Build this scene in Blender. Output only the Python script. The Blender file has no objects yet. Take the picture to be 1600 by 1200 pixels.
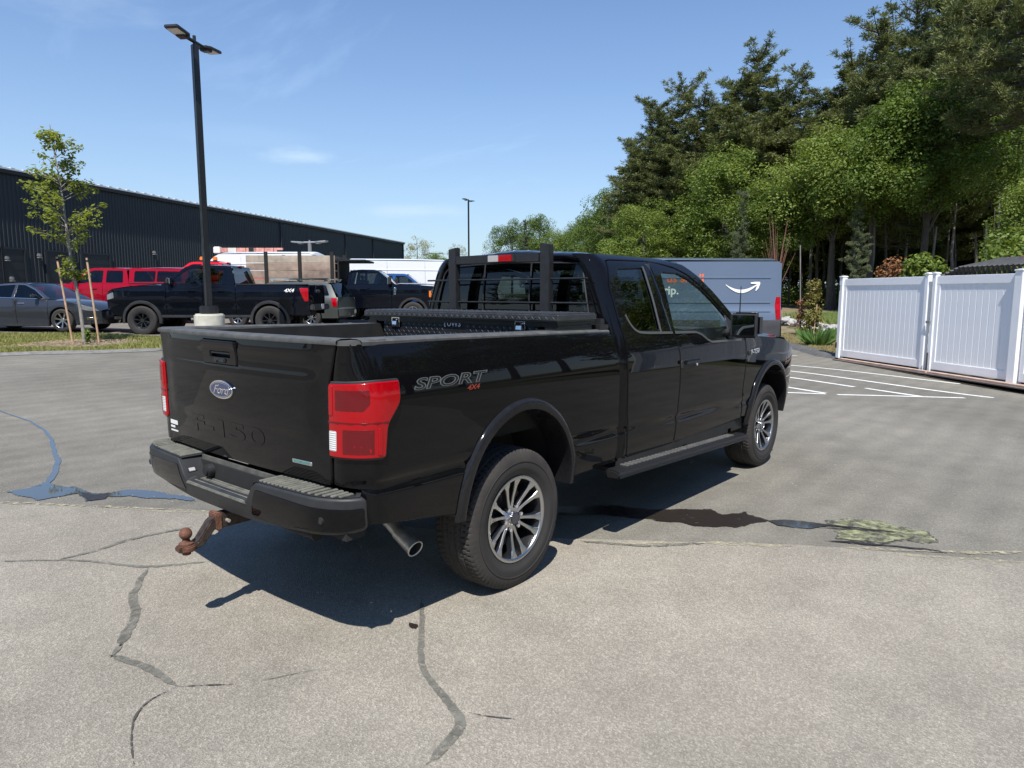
import bpy, bmesh, math, random
import numpy as np
from mathutils import Vector, Matrix, geometry, noise

# ------------------------------------------------------------------ camera, sky, sun, exposure
sc = bpy.context.scene
COL = sc.collection
CAM_C = np.array([-2.91522, -3.34726, 1.63678])
YAW, PITCH, ROLL, FPX = 0.69972, -0.12784, 0.00021, 1099.88
_f = np.array([math.cos(YAW)*math.cos(PITCH), math.sin(YAW)*math.cos(PITCH), math.sin(PITCH)])
_r = np.array([math.sin(YAW), -math.cos(YAW), 0.0]); _u = np.cross(_r, _f)
CR = math.cos(ROLL)*_r+math.sin(ROLL)*_u; CU = -math.sin(ROLL)*_r+math.cos(ROLL)*_u; CF = _f
cd = bpy.data.cameras.new("camera"); cam = bpy.data.objects.new("camera", cd); COL.objects.link(cam)
cd.sensor_width = 36.0; cd.lens = FPX/1600*36; cd.clip_start = 0.1; cd.clip_end = 3000
cam.matrix_world = Matrix(((CR[0], CU[0], -CF[0], CAM_C[0]), (CR[1], CU[1], -CF[1], CAM_C[1]), (CR[2], CU[2], -CF[2], CAM_C[2]), (0, 0, 0, 1)))
sc.camera = cam

SUN_EL, SUN_AZ = math.radians(58.3), math.radians(-144.0)     # azimuth measured from +x towards +y
sd = Vector((math.cos(SUN_EL)*math.cos(SUN_AZ), math.cos(SUN_EL)*math.sin(SUN_AZ), math.sin(SUN_EL)))
sl = bpy.data.lights.new("sun", 'SUN'); sun = bpy.data.objects.new("sun", sl); COL.objects.link(sun)
sl.energy = 4.8; sl.angle = math.radians(0.53); sl.color = (1.0, 0.965, 0.91)
sun.rotation_euler = sd.to_track_quat('Z', 'Y').to_euler(); sun.location = (0, 0, 60)

w = bpy.data.worlds.new("World"); sc.world = w; w.use_nodes = True
nt = w.node_tree; nt.nodes.clear()
out = nt.nodes.new('ShaderNodeOutputWorld'); bg = nt.nodes.new('ShaderNodeBackground')
sky = nt.nodes.new('ShaderNodeTexSky'); sky.sky_type = 'NISHITA'; sky.sun_disc = False
sky.sun_elevation = SUN_EL; sky.sun_rotation = math.pi/2-SUN_AZ
sky.air_density = 1.0; sky.dust_density = 0.15; sky.ozone_density = 1.6; sky.altitude = 60
tc = nt.nodes.new('ShaderNodeTexCoord')
def _n(t, **k):
    n = nt.nodes.new(t)
    for a, b in k.items(): setattr(n, a, b)
    return n
# thin cirrus: stretched noise in a flattened sky direction
sep = _n('ShaderNodeSeparateXYZ'); nt.links.new(tc.outputs['Generated'], sep.inputs[0])
addz = _n('ShaderNodeMath', operation='ADD'); nt.links.new(sep.outputs['Z'], addz.inputs[0]); addz.inputs[1].default_value = 0.12
dv = []
for ax in 'XY':
    d = _n('ShaderNodeMath', operation='DIVIDE'); nt.links.new(sep.outputs[ax], d.inputs[0]); nt.links.new(addz.outputs[0], d.inputs[1]); dv.append(d)
comb = _n('ShaderNodeCombineXYZ'); nt.links.new(dv[0].outputs[0], comb.inputs[0]); nt.links.new(dv[1].outputs[0], comb.inputs[1])
mp = _n('ShaderNodeMapping'); mp.inputs['Rotation'].default_value = (0, 0, math.radians(-35)); mp.inputs['Scale'].default_value = (1.1, 0.42, 1)
mp.inputs['Location'].default_value = (3.1, 1.7, 0)
nt.links.new(comb.outputs[0], mp.inputs[0])
nz = _n('ShaderNodeTexNoise'); nz.inputs['Scale'].default_value = 1.5; nz.inputs['Detail'].default_value = 7; nz.inputs['Roughness'].default_value = 0.62; nz.inputs['Distortion'].default_value = 0.5
nt.links.new(mp.outputs[0], nz.inputs['Vector'])
rp = _n('ShaderNodeValToRGB'); rp.color_ramp.elements[0].position = 0.60; rp.color_ramp.elements[1].position = 0.98
nt.links.new(nz.outputs['Fac'], rp.inputs[0])
mulc = _n('ShaderNodeMath', operation='MULTIPLY'); nt.links.new(rp.outputs[0], mulc.inputs[0]); mulc.inputs[1].default_value = 0.42
mixc = _n('ShaderNodeMix', data_type='RGBA'); nt.links.new(mulc.outputs[0], mixc.inputs[0]); nt.links.new(sky.outputs[0], mixc.inputs[6]); mixc.inputs[7].default_value = (7.6, 8.4, 9.2, 1)
# a few small flat clouds low over the lot
nz2 = _n('ShaderNodeTexNoise'); nz2.inputs['Scale'].default_value = 9.; nz2.inputs['Detail'].default_value = 6; nz2.inputs['Roughness'].default_value = .6
mp2_ = _n('ShaderNodeMapping'); mp2_.inputs['Scale'].default_value = (1, 1, 3.2); nt.links.new(tc.outputs['Generated'], mp2_.inputs[0]); nt.links.new(mp2_.outputs[0], nz2.inputs['Vector'])
prev = mixc.outputs[2]
for (cx_, cy_, cz_), (wa, wz), amp in (((.5463, .8188, .1762), (.065, .011), .50), ((.4857, .8521, .195), (.10, .016), .06), ((.6626, .7407, .1115), (.10, .010), .42), ((.30, .89, .33), (.10, .03), .16)):
    sb = _n('ShaderNodeVectorMath', operation='SUBTRACT'); nt.links.new(tc.outputs['Generated'], sb.inputs[0]); sb.inputs[1].default_value = (cx_, cy_, cz_)
    dv_ = _n('ShaderNodeVectorMath', operation='DIVIDE'); nt.links.new(sb.outputs[0], dv_.inputs[0]); dv_.inputs[1].default_value = (wa, wa, wz)
    ln_ = _n('ShaderNodeVectorMath', operation='LENGTH'); nt.links.new(dv_.outputs[0], ln_.inputs[0])
    nn_ = _n('ShaderNodeMath', operation='MULTIPLY_ADD'); nt.links.new(nz2.outputs['Fac'], nn_.inputs[0]); nn_.inputs[1].default_value = -2.6; nn_.inputs[2].default_value = 1.35
    sm_ = _n('ShaderNodeMath', operation='ADD'); nt.links.new(ln_.outputs['Value'], sm_.inputs[0]); nt.links.new(nn_.outputs[0], sm_.inputs[1])
    mr_ = _n('ShaderNodeMapRange', interpolation_type='SMOOTHSTEP'); mr_.inputs[1].default_value = 1.25; mr_.inputs[2].default_value = .05; mr_.inputs[3].default_value = 0; mr_.inputs[4].default_value = amp; nt.links.new(sm_.outputs[0], mr_.inputs[0])
    mc_ = _n('ShaderNodeMix', data_type='RGBA'); nt.links.new(mr_.outputs[0], mc_.inputs[0]); nt.links.new(prev, mc_.inputs[6]); mc_.inputs[7].default_value = (8.2, 8.2, 7.6, 1); prev = mc_.outputs[2]
# airlight: the sky pales to a milky blue towards the horizon, all the way round
absz = _n('ShaderNodeMath', operation='ABSOLUTE'); nt.links.new(sep.outputs['Z'], absz.inputs[0])
mz = _n('ShaderNodeMath', operation='MULTIPLY'); nt.links.new(absz.outputs[0], mz.inputs[0]); mz.inputs[1].default_value = -5.5
ez = _n('ShaderNodeMath', operation='EXPONENT'); nt.links.new(mz.outputs[0], ez.inputs[0])
me_ = _n('ShaderNodeMath', operation='MULTIPLY'); nt.links.new(ez.outputs[0], me_.inputs[0]); me_.inputs[1].default_value = 0.92
tint = _n('ShaderNodeMix', data_type='RGBA', blend_type='MULTIPLY'); tint.inputs[0].default_value = 1; nt.links.new(prev, tint.inputs[6]); tint.inputs[7].default_value = (.90, 1.14, 1.44, 1)
mixh = _n('ShaderNodeMix', data_type='RGBA'); nt.links.new(me_.outputs[0], mixh.inputs[0]); nt.links.new(tint.outputs[2], mixh.inputs[6]); mixh.inputs[7].default_value = (5.1, 6.2, 6.8, 1)
nt.links.new(mixh.outputs[2], bg.inputs[0]); bg.inputs[1].default_value = 0.084
nt.links.new(bg.outputs[0], out.inputs[0])
sc.view_settings.view_transform = 'Standard'; sc.view_settings.look = 'None'
sc.view_settings.exposure = 0.45; sc.view_settings.gamma = 1.0; sc.view_settings.use_curve_mapping = False
try:
    sc.cycles.max_bounces = 10; sc.cycles.transparent_max_bounces = 24; sc.cycles.diffuse_bounces = 4; sc.cycles.glossy_bounces = 5
except Exception: pass

# ------------------------------------------------------------------ the lay of the land
def sst(a, b, t):
    t = min(1.0, max(0.0, (t-a)/(b-a))); return t*t*(3-2*t)
def gz(x, y):                      # the lot rises gently to the north-west
    return 0.36*sst(4, 15, y)+0.02*max(0.0, min(y, 55)-13)*sst(13, 20, y)-0.08*sst(7, 12, x)*sst(-1.7, 2.2, -y)
def at(px, py, z=None):            # a point seen at (px, py) of the 1600x1200 photograph, on the ground or at height z
    d = CF+CR*(px-800)/FPX-CU*(py-600)/FPX
    if z is not None:
        t = (z-CAM_C[2])/d[2]; return Vector(CAM_C+t*d)
    t = 2.0
    while t < 400:
        P = CAM_C+t*d
        if P[2] < gz(P[0], P[1]): break
        t += 0.02 if t < 60 else .2
    return Vector((P[0], P[1], gz(P[0], P[1])))
def dep(px, D, z=None):            # the ground point under column px at depth D along the view
    # solve on the horizontal: forward direction of the level camera
    fh = np.array([math.cos(YAW), math.sin(YAW), 0])
    P = CAM_C+fh*D+_r*(px-800)/FPX*D
    return Vector((P[0], P[1], gz(P[0], P[1]) if z is None else z))

def topz(px, py, D):
    d = CF+CR*(px-800)/FPX-CU*(py-600)/FPX; fh = np.array([math.cos(YAW), math.sin(YAW), 0]); return float(CAM_C[2]+d[2]*D/(d@fh))
# ------------------------------------------------------------------ materials
def ragged(m, lo, hi, scale=30., amin=0., amax=1.):
    """lets the ground show through in an irregular pattern, as a thin film or stain does"""
    t = m.node_tree; o = [q for q in t.nodes if q.type == 'OUTPUT_MATERIAL'][0]; src = o.inputs[0].links[0].from_socket
    g = t.nodes.new('ShaderNodeNewGeometry'); n = noise_tex(t, scale, 5, .7, g.outputs['Position']); r = ramp(t, n.outputs['Fac'], [(lo, amin), (hi, amax)])
    tr = t.nodes.new('ShaderNodeBsdfTransparent'); mx = t.nodes.new('ShaderNodeMixShader'); t.links.new(r.outputs[0], mx.inputs[0]); t.links.new(tr.outputs[0], mx.inputs[1]); t.links.new(src, mx.inputs[2]); t.links.new(mx.outputs[0], o.inputs[0]); return m
def _mat(name):
    m = bpy.data.materials.new(name); m.use_nodes = True; return m, m.node_tree, m.node_tree.nodes['Principled BSDF']
def link(nt, a, b): nt.links.new(a, b)
def nd(nt, t, ins=None, **k):
    n = nt.nodes.new(t)
    for a, b in k.items(): setattr(n, a, b)
    for a, b in (ins or {}).items(): n.inputs[a].default_value = b
    return n
def ramp(nt, fac, stops):
    r = nt.nodes.new('ShaderNodeValToRGB'); e = r.color_ramp.elements
    while len(e) < len(stops): e.new(0.5)
    for q, (p, c) in zip(e, stops):
        q.position = p; q.color = (c[0], c[1], c[2], 1) if hasattr(c, '__len__') else (c, c, c, 1)
    nt.links.new(fac, r.inputs[0]); return r
def noise_tex(nt, scale, detail=4, rough=.5, vec=None, dist=0, coord='Object', st=None):
    n = nd(nt, 'ShaderNodeTexNoise', {'Scale': scale, 'Detail': detail, 'Roughness': rough, 'Distortion': dist})
    if vec is None:
        t = nt.nodes.new('ShaderNodeTexCoord'); vec = t.outputs[coord]
    if st:
        mm = nd(nt, 'ShaderNodeMapping', {'Scale': st}); link(nt, vec, mm.inputs[0]); vec = mm.outputs[0]
    link(nt, vec, n.inputs['Vector']); return n
def simple(name, col, rough=.5, metal=0., var=.0, vs=6., coat=0., spec=.5, bump=0., bs=60.):
    m, t, b = _mat(name)
    b.inputs['Base Color'].default_value = (*col, 1); b.inputs['Roughness'].default_value = rough
    b.inputs['Metallic'].default_value = metal; b.inputs['Coat Weight'].default_value = coat; b.inputs['Coat Roughness'].default_value = .04
    b.inputs['Specular IOR Level'].default_value = spec
    if var:
        n = noise_tex(t, vs, 5, .6)
        r = ramp(t, n.outputs['Fac'], [(.3, [c*(1-var) for c in col]), (.7, [min(1, c*(1+var)) for c in col])])
        link(t, r.outputs[0], b.inputs['Base Color'])
        r2 = ramp(t, n.outputs['Fac'], [(.3, max(0, rough-.08)), (.7, min(1, rough+.12))]); link(t, r2.outputs[0], b.inputs['Roughness'])
    if bump:
        n2 = noise_tex(t, bs, 3, .6); bp = nd(t, 'ShaderNodeBump', {'Strength': bump, 'Distance': .01}); link(t, n2.outputs['Fac'], bp.inputs['Height']); link(t, bp.outputs[0], b.inputs['Normal'])
    return m
def paint(name, col, dust=.10, rough=.08, flake=0., dustcol=(.22, .20, .17)):
    """clear-coated car paint with a thin uneven film of road dust"""
    m, t, b = _mat(name)
    b.inputs['Base Color'].default_value = (*col, 1); b.inputs['Metallic'].default_value = flake
    b.inputs['Specular IOR Level'].default_value = 0 if not flake else .5
    b.inputs['Roughness'].default_value = .35; b.inputs['Coat Weight'].default_value = 1; b.inputs['Coat Roughness'].default_value = rough*.5; b.inputs['Coat IOR'].default_value = 1.33
    n = noise_tex(t, 3.0, 8, .72); n2 = noise_tex(t, 45, 4, .7)
    a = nd(t, 'ShaderNodeMath', operation='MULTIPLY'); link(t, n.outputs['Fac'], a.inputs[0]); link(t, n2.outputs['Fac'], a.inputs[1])
    r = ramp(t, a.outputs[0], [(.12, 0), (.5, dust)])
    mx = nd(t, 'ShaderNodeMix', data_type='RGBA'); mx.inputs[6].default_value = (*col, 1); mx.inputs[7].default_value = (*dustcol, 1)
    link(t, r.outputs[0], mx.inputs[0]); link(t, mx.outputs[2], b.inputs['Base Color'])
    r2 = ramp(t, a.outputs[0], [(.12, rough*.5), (.5, rough*.5+dust*.35)]); link(t, r2.outputs[0], b.inputs['Coat Roughness'])
    return m
def glass(name, tint=(.5, .55, .53), refl=1.0, rough=0.0):
    m = bpy.data.materials.new(name); m.use_nodes = True; t = m.node_tree; t.nodes.clear()
    o = nd(t, 'ShaderNodeOutputMaterial'); tr = nd(t, 'ShaderNodeBsdfTransparent'); tr.inputs[0].default_value = (*tint, 1)
    g = nd(t, 'ShaderNodeBsdfGlossy', {'Roughness': rough}); g.inputs[0].default_value = (refl, refl, refl, 1)
    fr = nd(t, 'ShaderNodeFresnel', {'IOR': 1.5}); gg = nd(t, 'ShaderNodeNewGeometry')
    ii = nd(t, 'ShaderNodeMapRange', {'From Min': 0., 'From Max': 1., 'To Min': 1.5, 'To Max': 1/1.5}); link(t, gg.outputs['Backfacing'], ii.inputs[0]); link(t, ii.outputs[0], fr.inputs['IOR'])
    mx = nd(t, 'ShaderNodeMixShader')
    link(t, fr.outputs[0], mx.inputs[0]); link(t, tr.outputs[0], mx.inputs[1]); link(t, g.outputs[0], mx.inputs[2]); link(t, mx.outputs[0], o.inputs[0])
    return m
def leafmat(name, c1, c2, trans=.35, hv=.5, sc_=.35):
    m, t, b = _mat(name); b.inputs['Roughness'].default_value = .55; b.inputs['Specular IOR Level'].default_value = .3
    gi = nd(t, 'ShaderNodeNewGeometry'); oi = nd(t, 'ShaderNodeObjectInfo')
    n = noise_tex(t, sc_, 3, .6, coord='Object')
    ad = nd(t, 'ShaderNodeMath', operation='ADD'); link(t, n.outputs['Fac'], ad.inputs[0])
    ri = nd(t, 'ShaderNodeMath', operation='MULTIPLY'); link(t, gi.outputs['Random Per Island'], ri.inputs[0]); ri.inputs[1].default_value = .5
    link(t, ri.outputs[0], ad.inputs[1])
    a2 = nd(t, 'ShaderNodeMath', operation='MULTIPLY_ADD'); link(t, oi.outputs['Random'], a2.inputs[0]); a2.inputs[1].default_value = .35; link(t, ad.outputs[0], a2.inputs[2])
    r = ramp(t, a2.outputs[0], [(.35, c1), (1.05, c2)])
    link(t, r.outputs[0], b.inputs['Base Color'])
    tr = nd(t, 'ShaderNodeBsdfTranslucent'); hs = nd(t, 'ShaderNodeHueSaturation', {'Saturation': 1.1, 'Value': 1.3, 'Hue': .49}); link(t, r.outputs[0], hs.inputs['Color']); link(t, hs.outputs[0], tr.inputs[0])
    mx = nd(t, 'ShaderNodeMixShader', {0: trans}); link(t, b.outputs[0], mx.inputs[1]); link(t, tr.outputs[0], mx.inputs[2])
    o = [q for q in t.nodes if q.type == 'OUTPUT_MATERIAL'][0]; link(t, mx.outputs[0], o.inputs[0])
    return m

# ------------------------------------------------------------------ mesh helpers
def link_obj(name, me, m=None, parent=None):
    o = bpy.data.objects.new(name, me); COL.objects.link(o)
    if m is not None and not me.materials: me.materials.append(m)
    if parent is not None: o.parent = parent
    return o
def raw(name, V, F, m, parent=None, N=None, smooth=True, ang=None):
    me = bpy.data.meshes.new(name)
    me.from_pydata([tuple(map(float, v)) for v in V], [], [tuple(int(i) for i in f) for f in F])
    if smooth:
        me.polygons.foreach_set('use_smooth', [True]*len(me.polygons))
    me.update()
    if N is not None: me.normals_split_custom_set_from_vertices([tuple(map(float, n)) for n in N])
    elif smooth and ang is not None: me.set_sharp_from_angle(angle=math.radians(ang))
    return link_obj(name, me, m, parent)
def thing(name, label, cat, loc=(0, 0, 0), rz=0., group=None):
    o = bpy.data.objects.new(name, None); COL.objects.link(o); o.location = loc; o.rotation_euler = (0, 0, rz)
    o.empty_display_size = .2
    o['label'] = label; o['category'] = cat
    if group: o['group'] = group
    return o
def tag(o, label, cat, group=None):
    o['label'] = label; o['category'] = cat
    if group: o['group'] = group
    return o
def struct(o): o['kind'] = 'structure'; return o
def stuff(o, label=None, cat=None):
    o['kind'] = 'stuff'
    if label: o['label'] = label
    if cat: o['category'] = cat
    return o

class MB:
    """collects solids and builds them as one mesh"""
    def __init__(s): s.V = []; s.F = []
    def add(s, V, F):
        k = len(s.V); s.V += [tuple(map(float, v)) for v in V]; s.F += [tuple(i+k for i in f) for f in F]; return s
    def box(s, c, d, R=None, taper=1.0):
        x, y, z = d[0]/2, d[1]/2, d[2]/2
        P = [(-x, -y, -z), (x, -y, -z), (x, y, -z), (-x, y, -z), (-x*taper, -y*taper, z), (x*taper, -y*taper, z), (x*taper, y*taper, z), (-x*taper, y*taper, z)]
        if R is not None: P = [R @ Vector(p) for p in P]
        P = [(p[0]+c[0], p[1]+c[1], p[2]+c[2]) for p in P]
        return s.add(P, [(0, 3, 2, 1), (4, 5, 6, 7), (0, 1, 5, 4), (1, 2, 6, 5), (2, 3, 7, 6), (3, 0, 4, 7)])
    def tube(s, pts, r, n=8, cap=True, sx=1.0):
        pts = [Vector(p) for p in pts]; m = len(pts); rs = r if hasattr(r, '__len__') else [r]*m
        V = []; up = None
        for i, p in enumerate(pts):
            d = (pts[min(i+1, m-1)]-pts[max(i-1, 0)]).normalized()
            if up is None: up = Vector((0, 0, 1)) if abs(d.z) < .9 else Vector((1, 0, 0))
            a = d.cross(up).normalized(); b = a.cross(d).normalized(); up = b
            for k in range(n):
                t = 2*math.pi*k/n; V.append(p+a*math.cos(t)*rs[i]*sx+b*math.sin(t)*rs[i])
        F = [(i*n+k, i*n+(k+1) % n, (i+1)*n+(k+1) % n, (i+1)*n+k) for i in range(m-1) for k in range(n)]
        if cap: F += [tuple(range(n))[::-1], tuple((m-1)*n+k for k in range(n))]
        return s.add(V, F)
    def cyl(s, c, r, h, axis=2, n=16, r2=None):
        r2 = r if r2 is None else r2
        ax = [(1, 2, 0), (2, 0, 1), (0, 1, 2)][axis]
        V = []
        for q, rr in ((-h/2, r), (h/2, r2)):
            for k in range(n):
                t = 2*math.pi*k/n; p = [0, 0, 0]; p[ax[0]] = math.cos(t)*rr+c[ax[0]]; p[ax[1]] = math.sin(t)*rr+c[ax[1]]; p[ax[2]] = q+c[ax[2]]; V.append(p)
        F = [(k, (k+1) % n, n+(k+1) % n, n+k) for k in range(n)]+[tuple(range(n))[::-1], tuple(range(n, 2*n))]
        return s.add(V, F)
    def lathe(s, prof, axis=2, n=32, c=(0, 0, 0), closed=False):
        """prof: list of (radius, offset along axis)"""
        ax = [(1, 2, 0), (2, 0, 1), (0, 1, 2)][axis]; V = []
        for (r, h) in prof:
            for k in range(n):
                t = 2*math.pi*k/n; p = [0, 0, 0]; p[ax[0]] = math.cos(t)*r+c[ax[0]]; p[ax[1]] = math.sin(t)*r+c[ax[1]]; p[ax[2]] = h+c[ax[2]]; V.append(p)
        m = len(prof)
        F = [(i*n+k, i*n+(k+1) % n, ((i+1) % m)*n+(k+1) % n, ((i+1) % m)*n+k) for i in range(m if closed else m-1) for k in range(n)]
        return s.add(V, F)
    def prism(s, poly, fa, fb):
        """poly of 2D points mapped to 3D by fa (one side) and fb (other side)"""
        n = len(poly); V = [fa(*p) for p in poly]+[fb(*p) for p in poly]
        F = [tuple(range(n)), tuple(range(n, 2*n))[::-1]]+[(k, n+k, n+(k+1) % n, (k+1) % n) for k in range(n)]
        return s.add(V, F)
    def sphere(s, c, r, n=16, m=10, sc_=(1, 1, 1)):
        V = []; F = []
        for i in range(m+1):
            a = math.pi*i/m
            for k in range(n):
                t = 2*math.pi*k/n; V.append((c[0]+r*sc_[0]*math.sin(a)*math.cos(t), c[1]+r*sc_[1]*math.sin(a)*math.sin(t), c[2]+r*sc_[2]*math.cos(a)))
        for i in range(m):
            for k in range(n): F.append((i*n+k, (i+1)*n+k, (i+1)*n+(k+1) % n, i*n+(k+1) % n))
        return s.add(V, F)
    def grid(s, P):
        """P[i][j] 3D points"""
        a, b = len(P), len(P[0]); V = [p for row in P for p in row]
        return s.add(V, [(i*b+j, i*b+j+1, (i+1)*b+j+1, (i+1)*b+j) for i in range(a-1) for j in range(b-1)])
    def build(s, name, m, parent=None, smooth=True, ang=35, bevel=0, seg=2):
        bm = bmesh.new(); vs = [bm.verts.new(v) for v in s.V]
        for f in s.F:
            try: bm.faces.new([vs[i] for i in f])
            except ValueError: pass
        if bevel:
            bmesh.ops.recalc_face_normals(bm, faces=bm.faces)
            es = [e for e in bm.edges if len(e.link_faces) == 2 and e.calc_face_angle(0) > math.radians(28)]
            bmesh.ops.bevel(bm, geom=es, offset=bevel, segments=seg, affect='EDGES', clamp_overlap=True)
        bmesh.ops.recalc_face_normals(bm, faces=bm.faces)
        me = bpy.data.meshes.new(name); bm.to_mesh(me); bm.free()
        if smooth:
            me.polygons.foreach_set('use_smooth', [True]*len(me.polygons)); me.set_sharp_from_angle(angle=math.radians(ang))
        return link_obj(name, me, m, parent)
def B(name, m, parent, c, d, bevel=0, R=None, seg=2): return MB().box(c, d, R).build(name, m, parent, bevel=bevel, seg=seg)
def T(name, m, parent, pts, r, n=8, sx=1.): return MB().tube(pts, r, n, sx=sx).build(name, m, parent, ang=50)

def fillet(poly, rad, n=4):
    out = []; k = len(poly)
    for i, p in enumerate(poly):
        r = rad[i] if hasattr(rad, '__len__') else rad
        a = np.array(poly[i-1], float); b = np.array(p, float); c = np.array(poly[(i+1) % k], float)
        if r <= 0: out.append(tuple(b)); continue
        u = a-b; v = c-b; lu, lv = np.linalg.norm(u), np.linalg.norm(v); r_ = min(r, lu*.45, lv*.45)
        p0 = b+u/lu*r_; p2 = b+v/lv*r_
        for j in range(n+1):
            t = j/n; out.append(tuple((1-t)**2*p0+2*t*(1-t)*b+t*t*p2))
    return out
def area2(P): P = np.asarray(P); x, y = P[:, 0], P[:, 1]; return float(np.dot(x, np.roll(y, -1))-np.dot(y, np.roll(x, -1)))/2
def resample(P, s):
    out = []; n = len(P)
    for i in range(n):
        a = np.array(P[i], float); b = np.array(P[(i+1) % n], float); L = np.linalg.norm(b-a)
        if L < 1e-6: continue
        k = max(1, int(math.ceil(L/s)))
        for j in range(k): out.append(a+(b-a)*j/k)
    return np.array(out)
def inset(P, d):
    n = len(P); a = np.roll(P, 1, 0); b = np.roll(P, -1, 0)
    e1 = P-a; e2 = b-P; e1 /= np.linalg.norm(e1, axis=1)[:, None]+1e-9; e2 /= np.linalg.norm(e2, axis=1)[:, None]+1e-9
    n1 = np.stack([-e1[:, 1], e1[:, 0]], 1); n2 = np.stack([-e2[:, 1], e2[:, 0]], 1)
    m = n1+n2; L = np.maximum(.35, (m*m).sum(1)/2); return P+m/L[:, None]*d
def inpoly(P, Q):
    P = np.asarray(P, float); Q = np.asarray(Q, float); R_ = np.roll(Q, 1, 0); out = np.zeros(len(P), bool)
    for k in range(0, len(P), 4000):
        x = P[k:k+4000, 0][:, None]; y = P[k:k+4000, 1][:, None]
        with np.errstate(divide='ignore', invalid='ignore'):
            c = ((Q[:, 1] > y) != (R_[:, 1] > y)) & (x < (R_[:, 0]-Q[:, 0])*(y-Q[:, 1])/(R_[:, 1]-Q[:, 1])+Q[:, 0])
        out[k:k+4000] = (c.sum(1) % 2) == 1
    return out
def dist_poly(P, Q):
    d = np.full(len(P), 1e9); n = len(Q)
    for i in range(n):
        a = Q[i]; b = Q[(i+1) % n]; ab = b-a; t = np.clip(((P-a)@ab)/(ab@ab+1e-12), 0, 1)
        d = np.minimum(d, np.linalg.norm(P-(a+t[:, None]*ab), axis=1))
    return d
def panel(name, outline, fmap, m, parent=None, sp=.06, edge=.004, depth=.02, holes=(), out=(0, -1, 0), mirror=False, names=None, off=0.):
    """a sheet of bodywork: 2D outline mapped onto a curved surface, with rolled edges turned inwards"""
    P = np.array(outline, float)
    if area2(P) < 0: P = P[::-1]
    P = resample(P, sp); loops = [P]
    for h in holes:
        h = np.array(h, float)
        if area2(h) > 0: h = h[::-1]
        loops.append(resample(h, sp))
    ins = [inset(L, edge) for L in loops]
    lo, hi = P.min(0), P.max(0)
    gx = np.arange(lo[0]+sp*.5, hi[0], sp); gy = np.arange(lo[1]+sp*.43, hi[1], sp*.87)
    G = np.array([(a+(sp*.5 if j % 2 else 0), b) for j, b in enumerate(gy) for a in gx]).reshape(-1, 2)
    if len(G):
        ok = inpoly(G, ins[0])
        for q in ins[1:]: ok &= ~inpoly(G, q)
        G = G[ok]
        for q in ins: 
            if len(G): G = G[dist_poly(G, q) > sp*.45]
    pts = [Vector(p) for q in ins for p in q]+[Vector(p) for p in G]
    ed = []; k = 0
    for q in ins:
        n = len(q); ed += [(k+i, k+(i+1) % n) for i in range(n)]; k += n
    res = geometry.delaunay_2d_cdt(pts, ed, [], 0, 1e-7, True)
    V2 = np.array([tuple(v) for v in res[0]]); Fs = res[2]
    cen = np.array([V2[list(f)].mean(0) for f in Fs])
    keep = inpoly(cen, ins[0])
    for q in ins[1:]: keep &= ~inpoly(cen, q)
    Fs = [f for f, kk in zip(Fs, keep) if kk]
    h = 1e-3
    def nrm(Q):
        du = fmap(Q+[h, 0])-fmap(Q-[h, 0]); dvv = fmap(Q+[0, h])-fmap(Q-[0, h]); n = np.cross(du, dvv); n /= np.linalg.norm(n, axis=1)[:, None]+1e-12; return n
    N = nrm(V2); sgn = 1. if (N.mean(0) @ np.array(out)) > 0 else -1.; N *= sgn
    V = fmap(V2)+N*off
    allV = [V]; allN = [N]; F = []
    for f in Fs:
        a, b, c = (V[i] for i in f[:3]); nn = np.cross(b-a, c-a)
        F.append(tuple(f) if nn@N[f[0]] > 0 else tuple(f)[::-1])
    base = len(V)
    for q, L in zip(ins, loops):
        n = len(q)
        idx = [int(np.argmin(((V2-p)**2).sum(1))) for p in q]
        P3 = fmap(L); NL = nrm(L)*sgn
        tin = fmap(L)-fmap(q); tin /= np.linalg.norm(tin, axis=1)[:, None]+1e-12
        r1 = P3+NL*(off-edge*.9); r2 = P3+NL*(off-depth)
        n1 = NL*.45+tin*.9; n1 /= np.linalg.norm(n1, axis=1)[:, None]
        allV += [r1, r2]; allN += [n1, tin]
        a0 = base; b0 = base+n
        for i in range(n):
            j = (i+1) % n
            for quad in ((idx[i], idx[j], a0+j, a0+i), (a0+i, a0+j, b0+j, b0+i)):
                F.append(quad)
        base += 2*n
    V = np.vstack(allV); N = np.vstack(allN)
    F2 = []
    for f in F:
        if len(set(f)) < 3: continue
        a, b, c = V[f[0]], V[f[1]], V[f[2]]; nn = np.cross(b-a, c-a)
        mn = sum(N[i] for i in f)
        F2.append(f if nn@mn >= 0 else f[::-1])
    o = raw(name, V, F2, m, parent, N)
    if mirror:
        V3 = V*[1, -1, 1]; N3 = N*[1, -1, 1]
        o2 = raw(name, V3, [f[::-1] for f in F2], m, parent, N3); return o, o2
    return o
def text_obj(name, s, m, parent, size, place, ext=.001, bev=0., shear=0., bold=0., sx=1., mapf=None):
    """lettering as mesh; place(u, v, w) maps text-plane metres to the object's space"""
    cu = bpy.data.curves.new(name, 'FONT'); cu.body = s; cu.size = size; cu.extrude = ext; cu.bevel_depth = bev; cu.shear = shear; cu.offset = bold
    cu.align_x = 'CENTER'; cu.align_y = 'CENTER'; cu.resolution_u = 3
    o = bpy.data.objects.new(name, cu); COL.objects.link(o)
    dg = bpy.context.evaluated_depsgraph_get(); me = bpy.data.meshes.new_from_object(o.evaluated_get(dg))
    bpy.data.objects.remove(o); bpy.data.curves.remove(cu)
    for v in me.vertices: v.co = place(v.co.x*sx, v.co.y, v.co.z)
    me.materials.clear(); me.name = name
    me.update()
    return link_obj(name, me, m, parent)

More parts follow.
